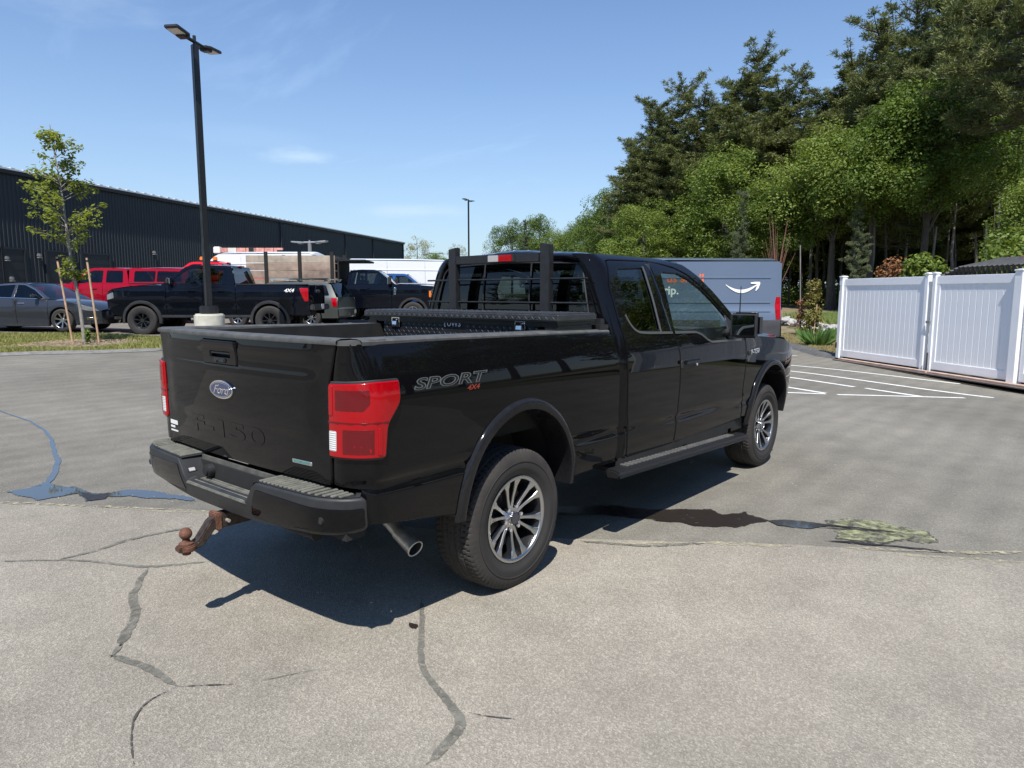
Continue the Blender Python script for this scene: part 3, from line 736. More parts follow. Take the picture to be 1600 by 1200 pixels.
# ------------------------------------------------------------------ cab
def cab_map(P):                                             # cab side with its rounded rear corner
    u, z = P[:, 0], P[:, 1]; x0 = 1.10; t = np.clip((x0-u)/.16, 0, 1); a = t*math.pi/2
    S = Sx(np.maximum(u, x0), z); Y = S-.12
    x = np.where(u < x0, x0-.10*np.sin(a), u); y = np.where(u < x0, -(Y+.12*np.cos(a)), -S)
    return np.stack([x, y, z], 1)
dr = [(1.135, 1.853), (1.064, 1.687), (1.063, 1.437), (1.076, 1.328), (1.069, 1.188), (1.10, .786), (1.13, .54)]     # rear edge of the rear door
top = [(1.187, 1.866), (1.669, 1.874), (1.879, 1.864), (2.079, 1.838), (2.27, 1.785), (2.44, 1.70), (2.63, 1.565), (2.84, 1.415), (2.97, 1.31)]
cs = [(1.045, .53), (1.02, .60), (.95, 1.0), (.94, 1.905), (1.3, 1.905), (2.0, 1.900), (2.26, 1.865), (2.45, 1.775), (2.62, 1.665), (2.90, 1.45), (3.05, 1.33), (3.05, 1.29), (2.985, 1.29)]+top[::-1]+[(1.15, 1.862)]+dr
panel('cab_shell_side', cs, cab_map, M_PAINT, truck, sp=.04, mirror=True)
B('rocker_panel', M_UNDER, truck, (2.08, -.90, .50), (2.05, .08, .09)); B('rocker_panel', M_UNDER, truck, (2.08, .90, .50), (2.05, .08, .09))
# back of the cab, with the window opening
def back_map(P):
    y, z = P[:, 0], P[:, 1]; S = np.interp(z, _zz, _yy)-.12
    return np.stack([1.0-.018*(1-(y/S)**2)+.05*np.clip((z-1.5)/.4, 0, 1)**2, y, z], 1)
yb = lambda z: float(np.interp(z, _zz, _yy))-.121
bk = [(yb(z), z) for z in (.60, 1.0, 1.3, 1.5, 1.7, 1.8, 1.86, 1.90)]; bk = bk+[(-a, b) for a, b in bk[::-1]]
bw = [(.74, 1.42), (.70, 1.60), (.655, 1.79), (.60, 1.840), (0, 1.858), (-.60, 1.840), (-.655, 1.79), (-.70, 1.60), (-.74, 1.42)]
panel('cab_back', bk, back_map, M_PAINT, truck, sp=.05, out=(-1, 0, 0), holes=[fillet(bw, .03, 3)])
rwg = panel('rear_window', fillet(bw, .03, 3), back_map, M_PRIV, truck, sp=.07, out=(-1, 0, 0), off=-.008, depth=.003, edge=.001)
for y in (.22, -.22): T('rear_window_divider', M_TRIM, rwg, [(gy, y, z) for gy, z in ((.985, 1.42), (.985, 1.6), (1.015, 1.85))], .006, 6)
# rubber round the rear window
pts = [tuple(back_map(np.array([p]))[0]+np.array([-.004, 0, 0])) for p in resample(fillet(bw, .03, 3), .06)]
T('window_seal', M_TRIM, rwg, pts+[pts[0]], .006, 6)
# roof
def roof_map(P):
    x, y = P[:, 0], P[:, 1]
    z = 1.944-.046*(np.abs(y)/.69)**2.4; z = z-.03*np.clip((1.10-x)/.10, 0, 1.2)**2; z = z-.11*np.clip((x-1.95)/.55, 0, 1.3)**2
    z = z+.006*np.cos(y*9)*(np.abs(y) < .5)
    return np.stack([x, y, z], 1)
panel('roof', fillet([(1.0, -.66), (1.06, -.688), (2.05, -.688), (2.28, -.66), (2.36, -.3), (2.38, 0), (2.36, .3), (2.28, .66), (2.05, .688), (1.06, .688), (1.0, .66)], .02, 2), roof_map, M_PAINT, truck, sp=.08, out=(0, 0, 1), depth=.03, edge=.006)
# high brake light
chl = B('high_brake_light', M_TRIM, truck, (.872, -.06, 1.880), (.02, .25, .058), bevel=.006)
B('cargo_lamp_lens', M_CLR, chl, (.860, .006, 1.880), (.012, .095, .046), bevel=.003); B('brake_lens', M_RED, chl, (.860, -.105, 1.880), (.012, .120, .046), bevel=.003)

# doors
seam = [(1.708, 1.816+.055), (1.716, 1.78), (1.753, 1.354), (1.808, 1.228), (1.835, .973), (1.818, .686), (1.82, .525)]
rdo = [(1.147, 1.853)]+[(x+.010, z) for x, z in dr[1:]]+[(1.812, .522)]+[(x-.005, z) for x, z in seam[::-1][1:]]+[(1.669, 1.868), (1.187, 1.860)]
rwin = fillet([(1.225, 1.802), (1.596, 1.818), (1.575, 1.385), (1.318, 1.385), (1.18, 1.455)], [.03, .02, .02, .06, .06], 4)
panel('rear_door', rdo, side_map, M_PAINT, truck, sp=.045, mirror=True, holes=[rwin])
fdo = [(x+.006, z) for x, z in seam]+[(3.070, .55), (3.036, .80), (3.060, 1.005), (3.036, 1.209), (3.02, 1.262), (2.955, 1.30), (2.83, 1.407), (2.62, 1.557), (2.43, 1.692), (2.265, 1.777), (2.075, 1.830), (1.877, 1.857)]
fwin = fillet([(1.835, 1.795), (1.785, 1.365), (2.13, 1.355), (2.366, 1.275), (2.80, 1.262), (2.815, 1.39), (2.62, 1.535), (2.43, 1.665), (2.26, 1.745), (2.10, 1.79)], [.03, .02, .05, .05, .03, .03, 0, 0, 0, 0], 4)
panel('front_door', fdo, side_map, M_PAINT, truck, sp=.045, mirror=True, holes=[fwin])
for s in (1, -1):
    mp2 = (lambda s_: (lambda P: side_map(P)*np.array([1, s_, 1])))(s)
    panel('rear_door_glass', rwin, mp2, M_PRIV, truck, sp=.07, off=-.010, depth=.003, edge=.001, out=(0, -s, 0))
    panel('front_door_glass', fwin, mp2, M_CLEAR, truck, sp=.07, off=-.010, depth=.003, edge=.001, out=(0, -s, 0))
    # belt trim
    tr_ = [(1.155, 1.50), (1.178, 1.445), (1.225, 1.395), (1.30, 1.372), (1.74, 1.356)]
    def strip(name, pts, mm, w_=.018, pr=.006):
        pts = np.array([p for p in resample_open(pts, .04)])
        q = mp2(pts); rows = []
        for k in range(len(pts)):
            a_ = pts[max(0, k-1)]; c_ = pts[min(len(pts)-1, k+1)]; d_ = (c_-a_)/np.linalg.norm(c_-a_); nn = np.array([-d_[1], d_[0]])
            e = []
            for ww, oo in ((-.5, -.002), (-.42, pr), (.42, pr), (.5, -.002)):
                p_ = mp2((pts[k]+nn*ww*w_)[None])[0]; p_[1] += -s*oo; e.append(tuple(p_))
            rows.append(e)
        return MB().grid(rows).build(name, mm, truck, ang=40)
    def resample_open(P, sp_):
        o_ = []
        for a_, b2 in zip(P[:-1], P[1:]):
            a_ = np.array(a_, float); b2 = np.array(b2, float); k_ = max(1, int(np.linalg.norm(b2-a_)/sp_))
            o_ += [a_+(b2-a_)*j/k_ for j in range(k_)]
        return o_+[np.array(P[-1], float)]
    strip('rear_belt_trim', fillet_open(tr_) if 'fillet_open' in globals() else tr_, M_TRIMC)
    strip('front_belt_trim', [(1.775, 1.355), (2.12, 1.345), (2.20, 1.325), (2.30, 1.278), (2.37, 1.258), (2.95, 1.246)], M_TRIMC)
    strip('window_post_trim', [(1.600, 1.83), (1.578, 1.37)], M_TRIMC, .016, .004)
    strip('side_seam_trim', [(1.69, 1.80), (1.735, 1.37)], M_PAINT, .05, .0015)
    # door handle: bezel pocket and bar
    hs_ = Sx(2.0, 1.12)
    panel('door_handle', fillet([(1.83, 1.085), (1.83, 1.150), (2.10, 1.150), (2.12, 1.12), (2.09, 1.085)], .018, 3), mp2, M_TRIM, truck, sp=.05, off=.006, depth=.01, edge=.004, out=(0, -s, 0))
    hnd = truck.children[-1]
    panel('handle_grip', fillet([(1.84, 1.118), (1.84, 1.146), (2.08, 1.146), (2.10, 1.118)], .01, 3), mp2, M_PAINT, hnd, sp=.05, off=.040, depth=.022, edge=.008, out=(0, -s, 0))
    MB().cyl((2.075, -s*(float(hs_)+.006), 1.105), .012, .012, 1, 14).build('lock_cylinder', M_CHR, hnd)
    # running board
    yb_ = -s*1.00
    rb = MB().prism([(.925, 0), (.995, 0), (1.045, -.018), (1.05, -.040), (1.02, -.062), (.935, -.062)], lambda u, v: (.90, -s*u, .505+v), lambda u, v: (3.02, -s*u, .428+v)).build('running_board', simple('board_plastic', (.014, .014, .015), .38), truck, bevel=.012)
    for k in range(34):
        x = 1.08+k*.052; zt = np.interp(x, [.90, 3.02], [.505, .428])
        MB().box((x, -s*.968, zt+.004), (.030, .066, .012)).build('running_board_tread', M_CAPR, rb, bevel=.003, seg=1)
    for x in (1.05, 2.0, 2.85): B('running_board_bracket', M_UNDER, rb, (x, -s*.80, .47), (.06, .28, .03))
    # flares
    for A, nm in ((RA, 'rear_wheel_flare'), (FA, 'front_wheel_flare')):
        rows = []; NP = 44
        z0 = .535 if A is RA else .50
        ph0 = math.asin(max(-1, (z0-A['cz'])/A['bo'])) if z0 > A['cz'] else -.05
        for ph in np.linspace(math.pi+.06, -.06, NP):
            c_, s_ = math.cos(ph), math.sin(ph)
            co = np.array([A['cx']+A['ao']*c_, A['cz']+A['bo']*s_]); ci = np.array([A['cx']+A['ai']*c_, A['cz']+A['bi']*s_])
            row = []; zc0 = .757
            for t, of in ((-.06, -.006), (0, .004), (.08, .012), (.22, .020), (.45, .024), (.8, .025), (.95, .023), (1.0, .016), (1.0, -.02), (1.02, -.16)):
                q_ = co+(ci-co)*t; ys = float(np.interp(q_[1], _zz, _yy))-(max(0, min(1, (q_[0]-3.95)/.7))**2*.14); p_ = [q_[0], -s*(ys+of), q_[1]]
                row.append(tuple(p_))
            rows.append(row)
        MB().grid(rows).build(nm, M_FLARE if 'M_FLARE' in globals() else M_PAINT, truck, ang=50)
        # liner
        P = []
        for ph in np.linspace(math.pi+.02, -.02, 24):
            c_, s_ = math.cos(ph), math.sin(ph)
            P.append([(A['cx']+(A['ai']+.01)*c_, -s*.93, A['cz']+(A['bi']+.01)*s_), (A['cx']+(A['ai']+.02)*c_, -s*.50, A['cz']+(A['bi']+.01)*s_)])
        MB().grid(P).build('wheel_arch_liner', M_UNDER, truck)
    # fender
    fe = [(3.082, .56), (3.048, .80), (3.072, 1.005), (3.048, 1.209), (3.04, 1.270), (3.30, 1.262), (3.70, 1.235), (4.0, 1.20), (4.30, 1.12), (4.50, 1.02), (4.50, .62), (4.24, .55)]+arc_pts(FA['cx'], FA['cz'], FA['ao']-.012, FA['bo']-.012, .53)[::-1]+[(3.17, .55)]
    panel('front_fender', fe, mp2, M_PAINT, truck, sp=.05, out=(0, -s, 0))
    # fender badge
    fb = panel('fender_badge', fillet([(3.10, 1.10), (3.10, 1.150), (3.36, 1.165), (3.36, 1.115)], .01, 2), mp2, M_TRIM, truck, sp=.06, off=.010, depth=.012, edge=.003, out=(0, -s, 0))
    sS = s
    text_obj('fender_badge_lettering', 'F-150', M_CHR, fb, .060, lambda u, v, w_: (3.23+(u if sS > 0 else -u), -sS*(float(Sx(3.23, 1.13))+.011+w_), 1.130+v+.05*u*(1 if sS > 0 else -1)), ext=.002, bold=.0015, sx=1.35)
    # mirror
    mh = MB().box((2.66, -s*1.13, 1.385), (.13, .235, .205)).build('side_mirror', M_PAINT, truck, bevel=.035, seg=4)
    B('mirror_bezel', M_TRIM, mh, (2.60, -s*1.13, 1.385), (.035, .22, .190), bevel=.014, seg=3)
    B('mirror_glass', M_MIR, mh, (2.582, -s*1.132, 1.387), (.006, .185, .160), bevel=.004)
    MB().tube([(2.72, -s*.93, 1.31), (2.70, -s*1.02, 1.33), (2.69, -s*1.08, 1.35)], [.035, .030, .03], 10).build('mirror_arm', M_TRIM, mh)
    panel('mirror_sail', [(2.70, 1.262), (2.845, 1.262), (2.94, 1.285), (2.83, 1.39), (2.72, 1.46)], mp2, M_TRIM, mh, sp=.06, off=.006, depth=.012, edge=.003, out=(0, -s, 0))
    # 'SPORT' decal and its small tag
    def dec(u, v, w_, cx=-.555, cz=1.225):
        x = cx+(u if sS > 0 else -u); zz_ = cz+v; return (x, -sS*(float(Sx(x, zz_))+.0012+w_), zz_)
    text_obj('sport_decal_outline', 'SPORT', simple('decal_silver', (.105, .108, .105), .4), truck, .070, lambda u, v, w_: dec(u, v, w_), ext=.0002, bold=.0026, shear=.28, sx=2.25)
    text_obj('sport_decal', 'SPORT', simple('decal_charcoal', (.010, .010, .011), .35), truck, .070, lambda u, v, w_: dec(u, v, w_+.0006), ext=.0002, bold=-.0004, shear=.28, sx=2.25)
    text_obj('drive_decal', '4X4', simple('decal_red', (.22, .03, .02), .4), truck, .034, lambda u, v, w_: dec(u, v, w_, cx=-.40 if sS > 0 else -.68, cz=1.178), ext=.0002, bold=.001, shear=.3, sx=1.5)
# ------------------------------------------------------------------ front of the pickup, wheels, chassis, cabin
def hood_map(P):
    x, y = P[:, 0], P[:, 1]; z = 1.315-.075*((x-3.0)/1.5)**1.6-.05*(np.abs(y)/.80)**3; z = z+.012*np.cos(y*7)*(np.abs(y) < .45)
    return np.stack([x, y, z], 1)
panel('hood', fillet([(3.0, -.80), (4.0, -.80), (4.45, -.74), (4.56, -.4), (4.58, 0), (4.56, .4), (4.45, .74), (4.0, .80), (3.0, .80)], .03, 2), hood_map, M_PAINT, truck, sp=.10, out=(0, 0, 1), depth=.03)
# shoulder between hood and fenders
for s in (1, -1):
    P = []
    for x in np.linspace(3.0, 4.50, 16):
        zf = float(np.interp(x, [3.04, 3.3, 3.7, 4.0, 4.3, 4.5], [1.270, 1.262, 1.235, 1.20, 1.12, 1.02])); yf = float(Sx(x, zf)); zh = float(hood_map(np.array([[x, .80]]))[0][2])
        P.append([(x, -s*.80, zh-.003), (x, -s*(.80*.5+yf*.5), (zh+zf)/2+.006), (x, -s*(yf-.004), zf-.002)])
    MB().grid(P).build('fender_top', M_PAINT, truck)
P = []
for t in np.linspace(0, 1, 14):
    x = 2.36+(3.12-2.36)*t; z = 1.905+(1.30-1.905)*t+.02*math.sin(t*math.pi); hw_ = .70+.18*t
    P.append([(x-.10*(k/6-1)**2-.0 if False else x-.11*abs(k/6-1)**2, hw_*(k/6-1), z-.02*abs(k/6-1)**2) for k in range(13)])
MB().grid(P).build('windscreen', M_CLEAR, truck)
B('grille', M_TRIM, truck, (4.57, 0, .95), (.10, 1.30, .42), bevel=.03)
for k in range(3): B('grille_bar', M_PAINT, truck, (4.625, 0, .82+k*.12), (.02, 1.15, .05), bevel=.01)
for s in (1, -1): B('headlight', M_CLR, truck, (4.53, s*.76, 1.0), (.14, .20, .26), bevel=.04)
B('front_bumper', M_PAINT, truck, (4.52, 0, .62), (.16, 1.50, .24), bevel=.06, seg=3)
# wheels
wr = make_wheel(truck, (0, -.8045, .393), .397, .265, .240, 'six', detail=2)
for loc, fl, rot in (((3.683, -.8045, .393), False, 25), ((0, .8045, .393), True, 70), ((3.683, .8045, .393), True, 10)):
    c = copy_tree(wr, truck); c.location = loc; c.rotation_euler = (0, math.radians(rot), math.pi if fl else 0)
# chassis
for s in (1, -1): B('frame_rail', M_UNDER, truck, (1.75, s*.45, .56), (5.5, .08, .14))
ax_ = T('rear_axle', M_UNDER, truck, [(0, -.72, .40), (0, .72, .40)], .05, 14); MB().sphere((0, 0, .40), .16, sc_=(1, .8, 1)).build('differential', M_UNDER, ax_)
T('front_axle', M_UNDER, truck, [(3.683, -.72, .40), (3.683, .72, .40)], .04, 10); T('drive_shaft', M_UNDER, truck, [(0, 0, .42), (2.2, 0, .52)], .045, 10)
for s in (1, -1):
    MB().tube([(-.65, s*.52, .52), (-.3, s*.52, .42), (0, s*.52, .38), (.4, s*.52, .42), (.75, s*.52, .50)], .025, 6).build('leaf_spring', M_UNDER, truck)
    MB().tube([(.02, s*.62, .42), (.12, s*.60, .86)], .035, 12).build('shock_absorber', simple('shock_grey', (.12, .12, .12), .5), truck)
    B('wheel_house', M_UNDER, truck, (0, s*.50, .78), (1.0, .04, .36))
B('floor_pan', M_UNDER, truck, (2.0, 0, .60), (2.1, 1.72, .03)); B('engine_bay', M_UNDER, truck, (3.72, 0, .80), (1.5, 1.02, .70)); B('fuel_tank', M_UNDER, truck, (1.2, .25, .50), (1.0, .45, .2))
T('spare_tyre', M_RUB, truck, [(-.62+.29*math.cos(a), .29*math.sin(a), .60) for a in np.linspace(0, 2*math.pi, 25)], .095, 10)
# cabin
def seat(x, y, w_=.50, bench=False):
    c = B('seat_cushion', M_SEAT, truck, (x, y, .98), (.50, w_, .16), bevel=.05, seg=3)
    MB().box((x-.26, y, 1.30), (.13, w_*.96, .60), Matrix.Rotation(math.radians(-12), 3, 'Y'), .88).build('seat_back', M_SEAT, c, bevel=.05, seg=3)
    for q in ((0,) if not bench else (-.45, .45)): 
        MB().box((x-.345, y+q, 1.68), (.09, .27, .17), Matrix.Rotation(math.radians(-8), 3, 'Y')).build('headrest', M_SEAT, c, bevel=.035, seg=3)
        for d in (-.07, .07): MB().tube([(x-.33, y+q+d, 1.55), (x-.34, y+q+d, 1.62)], .006, 6).build('headrest_post', M_STEEL, c)
seat(2.25, -.42); seat(2.25, .42); seat(1.45, 0, 1.35, True)
B('dashboard', M_INT, truck, (2.95, 0, 1.18), (.36, 1.60, .22), bevel=.06, seg=3); B('centre_console', M_INT, truck, (2.45, 0, 1.0), (.6, .26, .28), bevel=.03)
sw_ = T('steering_wheel', M_INT, truck, [(2.68+.07*math.sin(a), .42+.19*math.cos(a), 1.30+.175*math.sin(a)) for a in np.linspace(0, 2*math.pi, 25)], .016, 8)
MB().box((2.69, .42, 1.30), (.03, .34, .05)).build('steering_spoke', M_INT, sw_); T('steering_column', M_INT, truck, [(2.69, .42, 1.30), (2.9, .42, 1.20)], .03, 8)
B('interior_mirror', M_INT, truck, (2.55, 0, 1.74), (.03, .25, .07), bevel=.01)
for s in (1, -1):
    B('door_card', M_INT, truck, (2.05, s*.865, 1.0), (1.9, .03, .72))
    T('door_pillar', M_INT, truck, [(1.72, s*.86, 1.34), (1.69, s*.72, 1.84)], .05, 8)
    T('seat_belt', simple('belt_web', (.05, .05, .05), .8), truck, [(1.78, s*.80, 1.70), (1.85, s*.76, 1.2)], .022, 4, sx=.15)
B('headliner', simple('headliner_cloth', (.22, .22, .21), .9), truck, (1.68, 0, 1.875), (1.15, 1.22, .02)); B('cab_floor', M_INT, truck, (2.0, 0, .66), (2.0, 1.7, .03)); B('cab_rear_trim', M_INT, truck, (1.08, 0, 1.05), (.03, 1.5, .62))
# whip antenna on the right front fender
an = T('antenna', M_TRIM, truck, [(3.30, -.80, 1.24), (3.29, -.81, 1.5), (3.27, -.82, 1.70)], [.008, .006, .004], 6)
# headache rack, with the lamp in its crossbar
rk = MB()
def upright(y):
    MB().prism([(y+.040, 1.44), (y-.040, 1.44), (y-.040, 1.962 if y < 0 else 1.975), (y+.040, 1.975 if y < 0 else 1.962)], lambda u, v: (.875, u, v), lambda u, v: (.925, u, v)).build('rack_upright', M_RACK, rack, bevel=.004)
rack = MB().box((.90, 0, 1.880), (.050, .78, .060)).build('cab_rack', M_RACK, truck, bevel=.004)
upright(.43); upright(-.44)
for z in (1.735, 1.575): T('rack_rod', M_RACK, rack, [(.90, -.77, z), (.90, .72, z)], .0065, 8)
for s in (1, -1):
    B('rack_foot', M_RACK, rack, (.89, s*.86, 1.425), (.10, .10, .03), bevel=.003)
B('rack_base_bar', M_RACK, rack, (.90, 0, 1.455), (.05, 1.78, .045), bevel=.004)

# ------------------------------------------------------------------ crossover toolbox lying across the bed rails
tb = thing('truck_toolbox', 'black diamond-plate toolbox lying across the bed of the black extended-cab pickup', 'toolbox', (.60, 0, 1.41))
M_DP = simple('black_diamond_plate', (.022, .023, .026), .30, metal=.35, var=.2, vs=20)
TX = .60; TZ = 1.41
M_DPT = simple('worn_tread_bars', (.10, .105, .11), .28, metal=.7)
def tbx(x, y, z): return (x-TX, y, z-TZ)
MB().box(tbx(.625, 0, 1.23), (.35, 1.44, .50)).build('box_body', M_DP, tb, bevel=.006)
MB().box(tbx(.625, 0, 1.452), (.37, 1.74, .030)).build('box_flange', M_DP, tb, bevel=.004)
lid = MB().box(tbx(.615, 0, 1.494), (.41, 1.80, .050)).build('lid', simple('lid_plate', (.05, .052, .055), .36, metal=.4, var=.25, vs=16), tb, bevel=.010, seg=3)
for s in (1, -1): MB().box(tbx(.615, s*.83, 1.42), (.36, .10, .05)).build('mounting_ledge', M_DP, tb, bevel=.003)
dp = MB()
def loz(c, a, n_, L=.0165, W_=.0055, H=.004):
    """one raised lozenge: c centre, a angle in the plane given by axes n_"""
    e1, e2, e3 = n_; ca, sa = math.cos(a), math.sin(a); d1 = e1*ca+e2*sa; d2 = e2*ca-e1*sa
    P = [c-d1*L, c+d2*W_*-1, c+d1*L, c+d2*W_, c+e3*H]
    dp.add(P, [(0, 1, 4), (1, 2, 4), (2, 3, 4), (3, 0, 4)])
e1, e2, e3 = Vector((0, 1, 0)), Vector((0, 0, 1)), Vector((-1, 0, 0))
for i in range(-27, 28):
    for j in range(17):
        y = i*.0262; z = 1.005+j*.0262
        if z > 1.385 and (-.105 < y < .095 or abs(y-.575) < .062 or abs(y+.585) < .062): continue
        if (i+j) % 2: loz(Vector(tbx(.4495, y, z)), math.radians(45), (e1, e2, e3))
        else: loz(Vector(tbx(.4495, y, z)), math.radians(135), (e1, e2, e3))
dp.build('diamond_tread', M_DPT, tb, smooth=False)
stuff(tb.children[-1])
dp = MB()
for i in range(-33, 34):
    for j in range(14):
        y = i*.0262; x = .43+j*.0262
        loz(Vector(tbx(x, y, 1.5192)), math.radians(45 if (i+j) % 2 else 135), (Vector((0, 1, 0)), Vector((1, 0, 0)), Vector((0, 0, 1))))
for i in range(-33, 34):
    loz(Vector(tbx(.4098, i*.0262, 1.492)), math.radians(45 if i % 2 else 135), (e1, e2, e3))
dp.build('lid_tread', M_DPT, tb, smooth=False); stuff(tb.children[-1])
for y in (.575, -.585):
    la = MB().box(tbx(.444, y, 1.435), (.010, .095, .078)).build('latch', M_CHR, tb, bevel=.012, seg=2)
    MB().box(tbx(.436, y, 1.435), (.006, .060, .052)).build('latch_pocket', M_UNDER, la, bevel=.004)
    MB().box(tbx(.430, y, 1.428), (.008, .050, .030), Matrix.Rotation(math.radians(12), 3, 'Y')).build('latch_paddle', M_CHR, la, bevel=.004)
    MB().cyl(tbx(.431, y-.025, 1.452), .006, .01, 0, 10).build('latch_lock', M_CHR, la)
text_obj('maker_logo', 'UWS', M_WHITE, tb, .056, lambda u, v, w_: tbx(.4435-w_, -.01-u, 1.436+v), ext=.0006, bold=.0008, sx=1.05)
pts = [(.052+.018*math.cos(a), 1.432+.020*math.sin(a)) for a in np.linspace(math.radians(20), math.radians(-100), 9)]
MB().tube([tbx(.4438, .062+.014*math.cos(a), 1.432+.022*math.sin(a)) for a in np.linspace(math.radians(60), math.radians(300-360+0), 9)], [.001, .003, .004, .0045, .005, .0045, .004, .003, .001], 6).build('maker_logo_swoosh', M_WHITE, tb)

# ------------------------------------------------------------------ ground
def asphalt_mat(name, base, grain, warm, gscale=160., patch=.10, bump=.5):
    m, t, b = _mat(name); tcx = nd(t, 'ShaderNodeNewGeometry'); P = tcx.outputs['Position']
    big = noise_tex(t, .22, 5, .6, P); mid = noise_tex(t, 2.2, 6, .65, P); gr = noise_tex(t, gscale, 3, .75, P)
    vo = nd(t, 'ShaderNodeTexVoronoi', {'Scale': gscale*.62, 'Randomness': 1.}); link(t, P, vo.inputs['Vector'])
    r0 = ramp(t, big.outputs['Fac'], [(.3, [c*(1-patch) for c in base]), (.7, [c*(1+patch) for c in warm])])
    r1 = ramp(t, mid.outputs['Fac'], [(.25, .80), (.5, .98), (.75, 1.13)])
    m1 = nd(t, 'ShaderNodeMix', data_type='RGBA', blend_type='MULTIPLY'); m1.inputs[0].default_value = 1; link(t, r0.outputs[0], m1.inputs[6]); link(t, r1.outputs[0], m1.inputs[7])
    r2 = ramp(t, vo.outputs['Color'], [(.0, 1-grain), (.45, 1.-grain*.35), (.8, 1+grain*.5), (1., 1+grain*1.6)])
    m2 = nd(t, 'ShaderNodeMix', data_type='RGBA', blend_type='MULTIPLY'); m2.inputs[0].default_value = 1; link(t, m1.outputs[2], m2.inputs[6]); link(t, r2.outputs[0], m2.inputs[7])
    r3 = ramp(t, gr.outputs['Fac'], [(.35, 1-grain*.6), (.65, 1+grain*.5)])
    m3 = nd(t, 'ShaderNodeMix', data_type='RGBA', blend_type='MULTIPLY'); m3.inputs[0].default_value = 1; link(t, m2.outputs[2], m3.inputs[6]); link(t, r3.outputs[0], m3.inputs[7])
    link(t, m3.outputs[2], b.inputs['Base Color'])
    b.inputs['Roughness'].default_value = .82; b.inputs['Specular IOR Level'].default_value = .35
    bp = nd(t, 'ShaderNodeBump', {'Strength': bump, 'Distance': .004}); 
    mx = nd(t, 'ShaderNodeMath', operation='ADD'); link(t, vo.outputs['Distance'], mx.inputs[0]); link(t, gr.outputs['Fac'], mx.inputs[1]); link(t, mx.outputs[0], bp.inputs['Height']); link(t, bp.outputs[0], b.inputs['Normal'])
    return m, t, b, m3, P
M_ASPH, at_, ab_, am_, aP_ = asphalt_mat('worn_asphalt', (.160, .150, .124), .30, (.208, .193, .160), 230., .10, .35)
M_ASPN, _, _, _, _ = asphalt_mat('coarse_asphalt', (.266, .241, .198), .34, (.325, .294, .240), 250., .13, .8)
# faint sweeping tyre arcs on the further asphalt
wv = nd(at_, 'ShaderNodeTexWave', {'Scale': .9, 'Distortion': 3.5, 'Detail': 3., 'Detail Scale': .6}, wave_type='RINGS'); link(at_, aP_, wv.inputs['Vector'])
rw = ramp(at_, wv.outputs['Fac'], [(.0, .93), (1., 1.04)])
mw = nd(at_, 'ShaderNodeMix', data_type='RGBA', blend_type='MULTIPLY'); mw.inputs[0].default_value = 1; link(at_, am_.outputs[2], mw.inputs[6]); link(at_, rw.outputs[0], mw.inputs[7]); link(at_, mw.outputs[2], ab_.inputs['Base Color'])

def sheet(name, poly, m, lift=0., sp=None, kind='structure', zf=gz):
    """a flat area following the ground, triangulated from its outline"""
    P = np.array(poly, float); P = P if area2(P) > 0 else P[::-1]
    pts = resample(P, sp) if sp else P
    G = []
    if sp:
        lo, hi = pts.min(0), pts.max(0)
        G = np.array([(a, b) for b in np.arange(lo[1]+sp/2, hi[1], sp) for a in np.arange(lo[0]+sp/2, hi[0], sp)]).reshape(-1, 2)
        if len(G): G = G[inpoly(G, pts)]
        if len(G): G = G[dist_poly(G, pts) > sp*.4]
    n = len(pts); res = geometry.delaunay_2d_cdt([Vector(p) for p in pts]+[Vector(p) for p in G], [(i, (i+1) % n) for i in range(n)], [], 0, 1e-6, True)
    V2 = np.array([tuple(v) for v in res[0]]); F = list(res[2]); kp = inpoly(np.array([V2[list(f)].mean(0) for f in F]), pts); F = [f for f, q in zip(F, kp) if q]
    V = [(x, y, zf(x, y)+lift) for x, y in V2]
    F = [f if (V2[f[1]]-V2[f[0]])[0]*(V2[f[2]]-V2[f[0]])[1]-(V2[f[1]]-V2[f[0]])[1]*(V2[f[2]]-V2[f[0]])[0] > 0 else f[::-1] for f in F]
    o = raw(name, V, F, m, None)
    if kind: o['kind'] = kind
    return o
def gridsheet(name, xs, ys, m, lift=0.):
    P = [[(x, y, gz(x, y)+lift) for y in ys] for x in xs]
    o = MB().grid(P).build(name, m, None); return o
M_SOIL = simple('field_grass_ground', (.075, .085, .03), .95, var=.45, vs=.8, bump=.3, bs=3)
M_SOIL2 = simple('dry_turf', (.17, .14, .075), .95, var=.45, vs=1.6, bump=.4, bs=30)
yrows = [-600, -200, -60, -20, -12, -6, -4, -3, -2, -1, 0, 1, 2]+list(np.arange(3, 22, .75))+[24, 28, 34, 42, 50, 55, 80, 200, 700]
g = gridsheet('ground', [-700, -200, -60, 0, 5]+list(range(6, 15))+[60, 200, 900], yrows, M_SOIL, -.06); struct(g)
# the lot: everything south-west of the kerb line
kerb = [(60, 36), (34, 15.5), (26, 9.4), (22.5, 6.6), (19.70, 4.46), (17.8, 3.15), (16.45, 2.30), (15.6, 1.35), (13.4, -.85), (11.75, -2.65), (6.0, -9.6), (-4, -22)]
lot = kerb+[(-30, -45), (-60, -20), (-60, 60), (-10, 95), (60, 120)]
struct(sheet('asphalt', lot, M_ASPH, 0, 1.0))
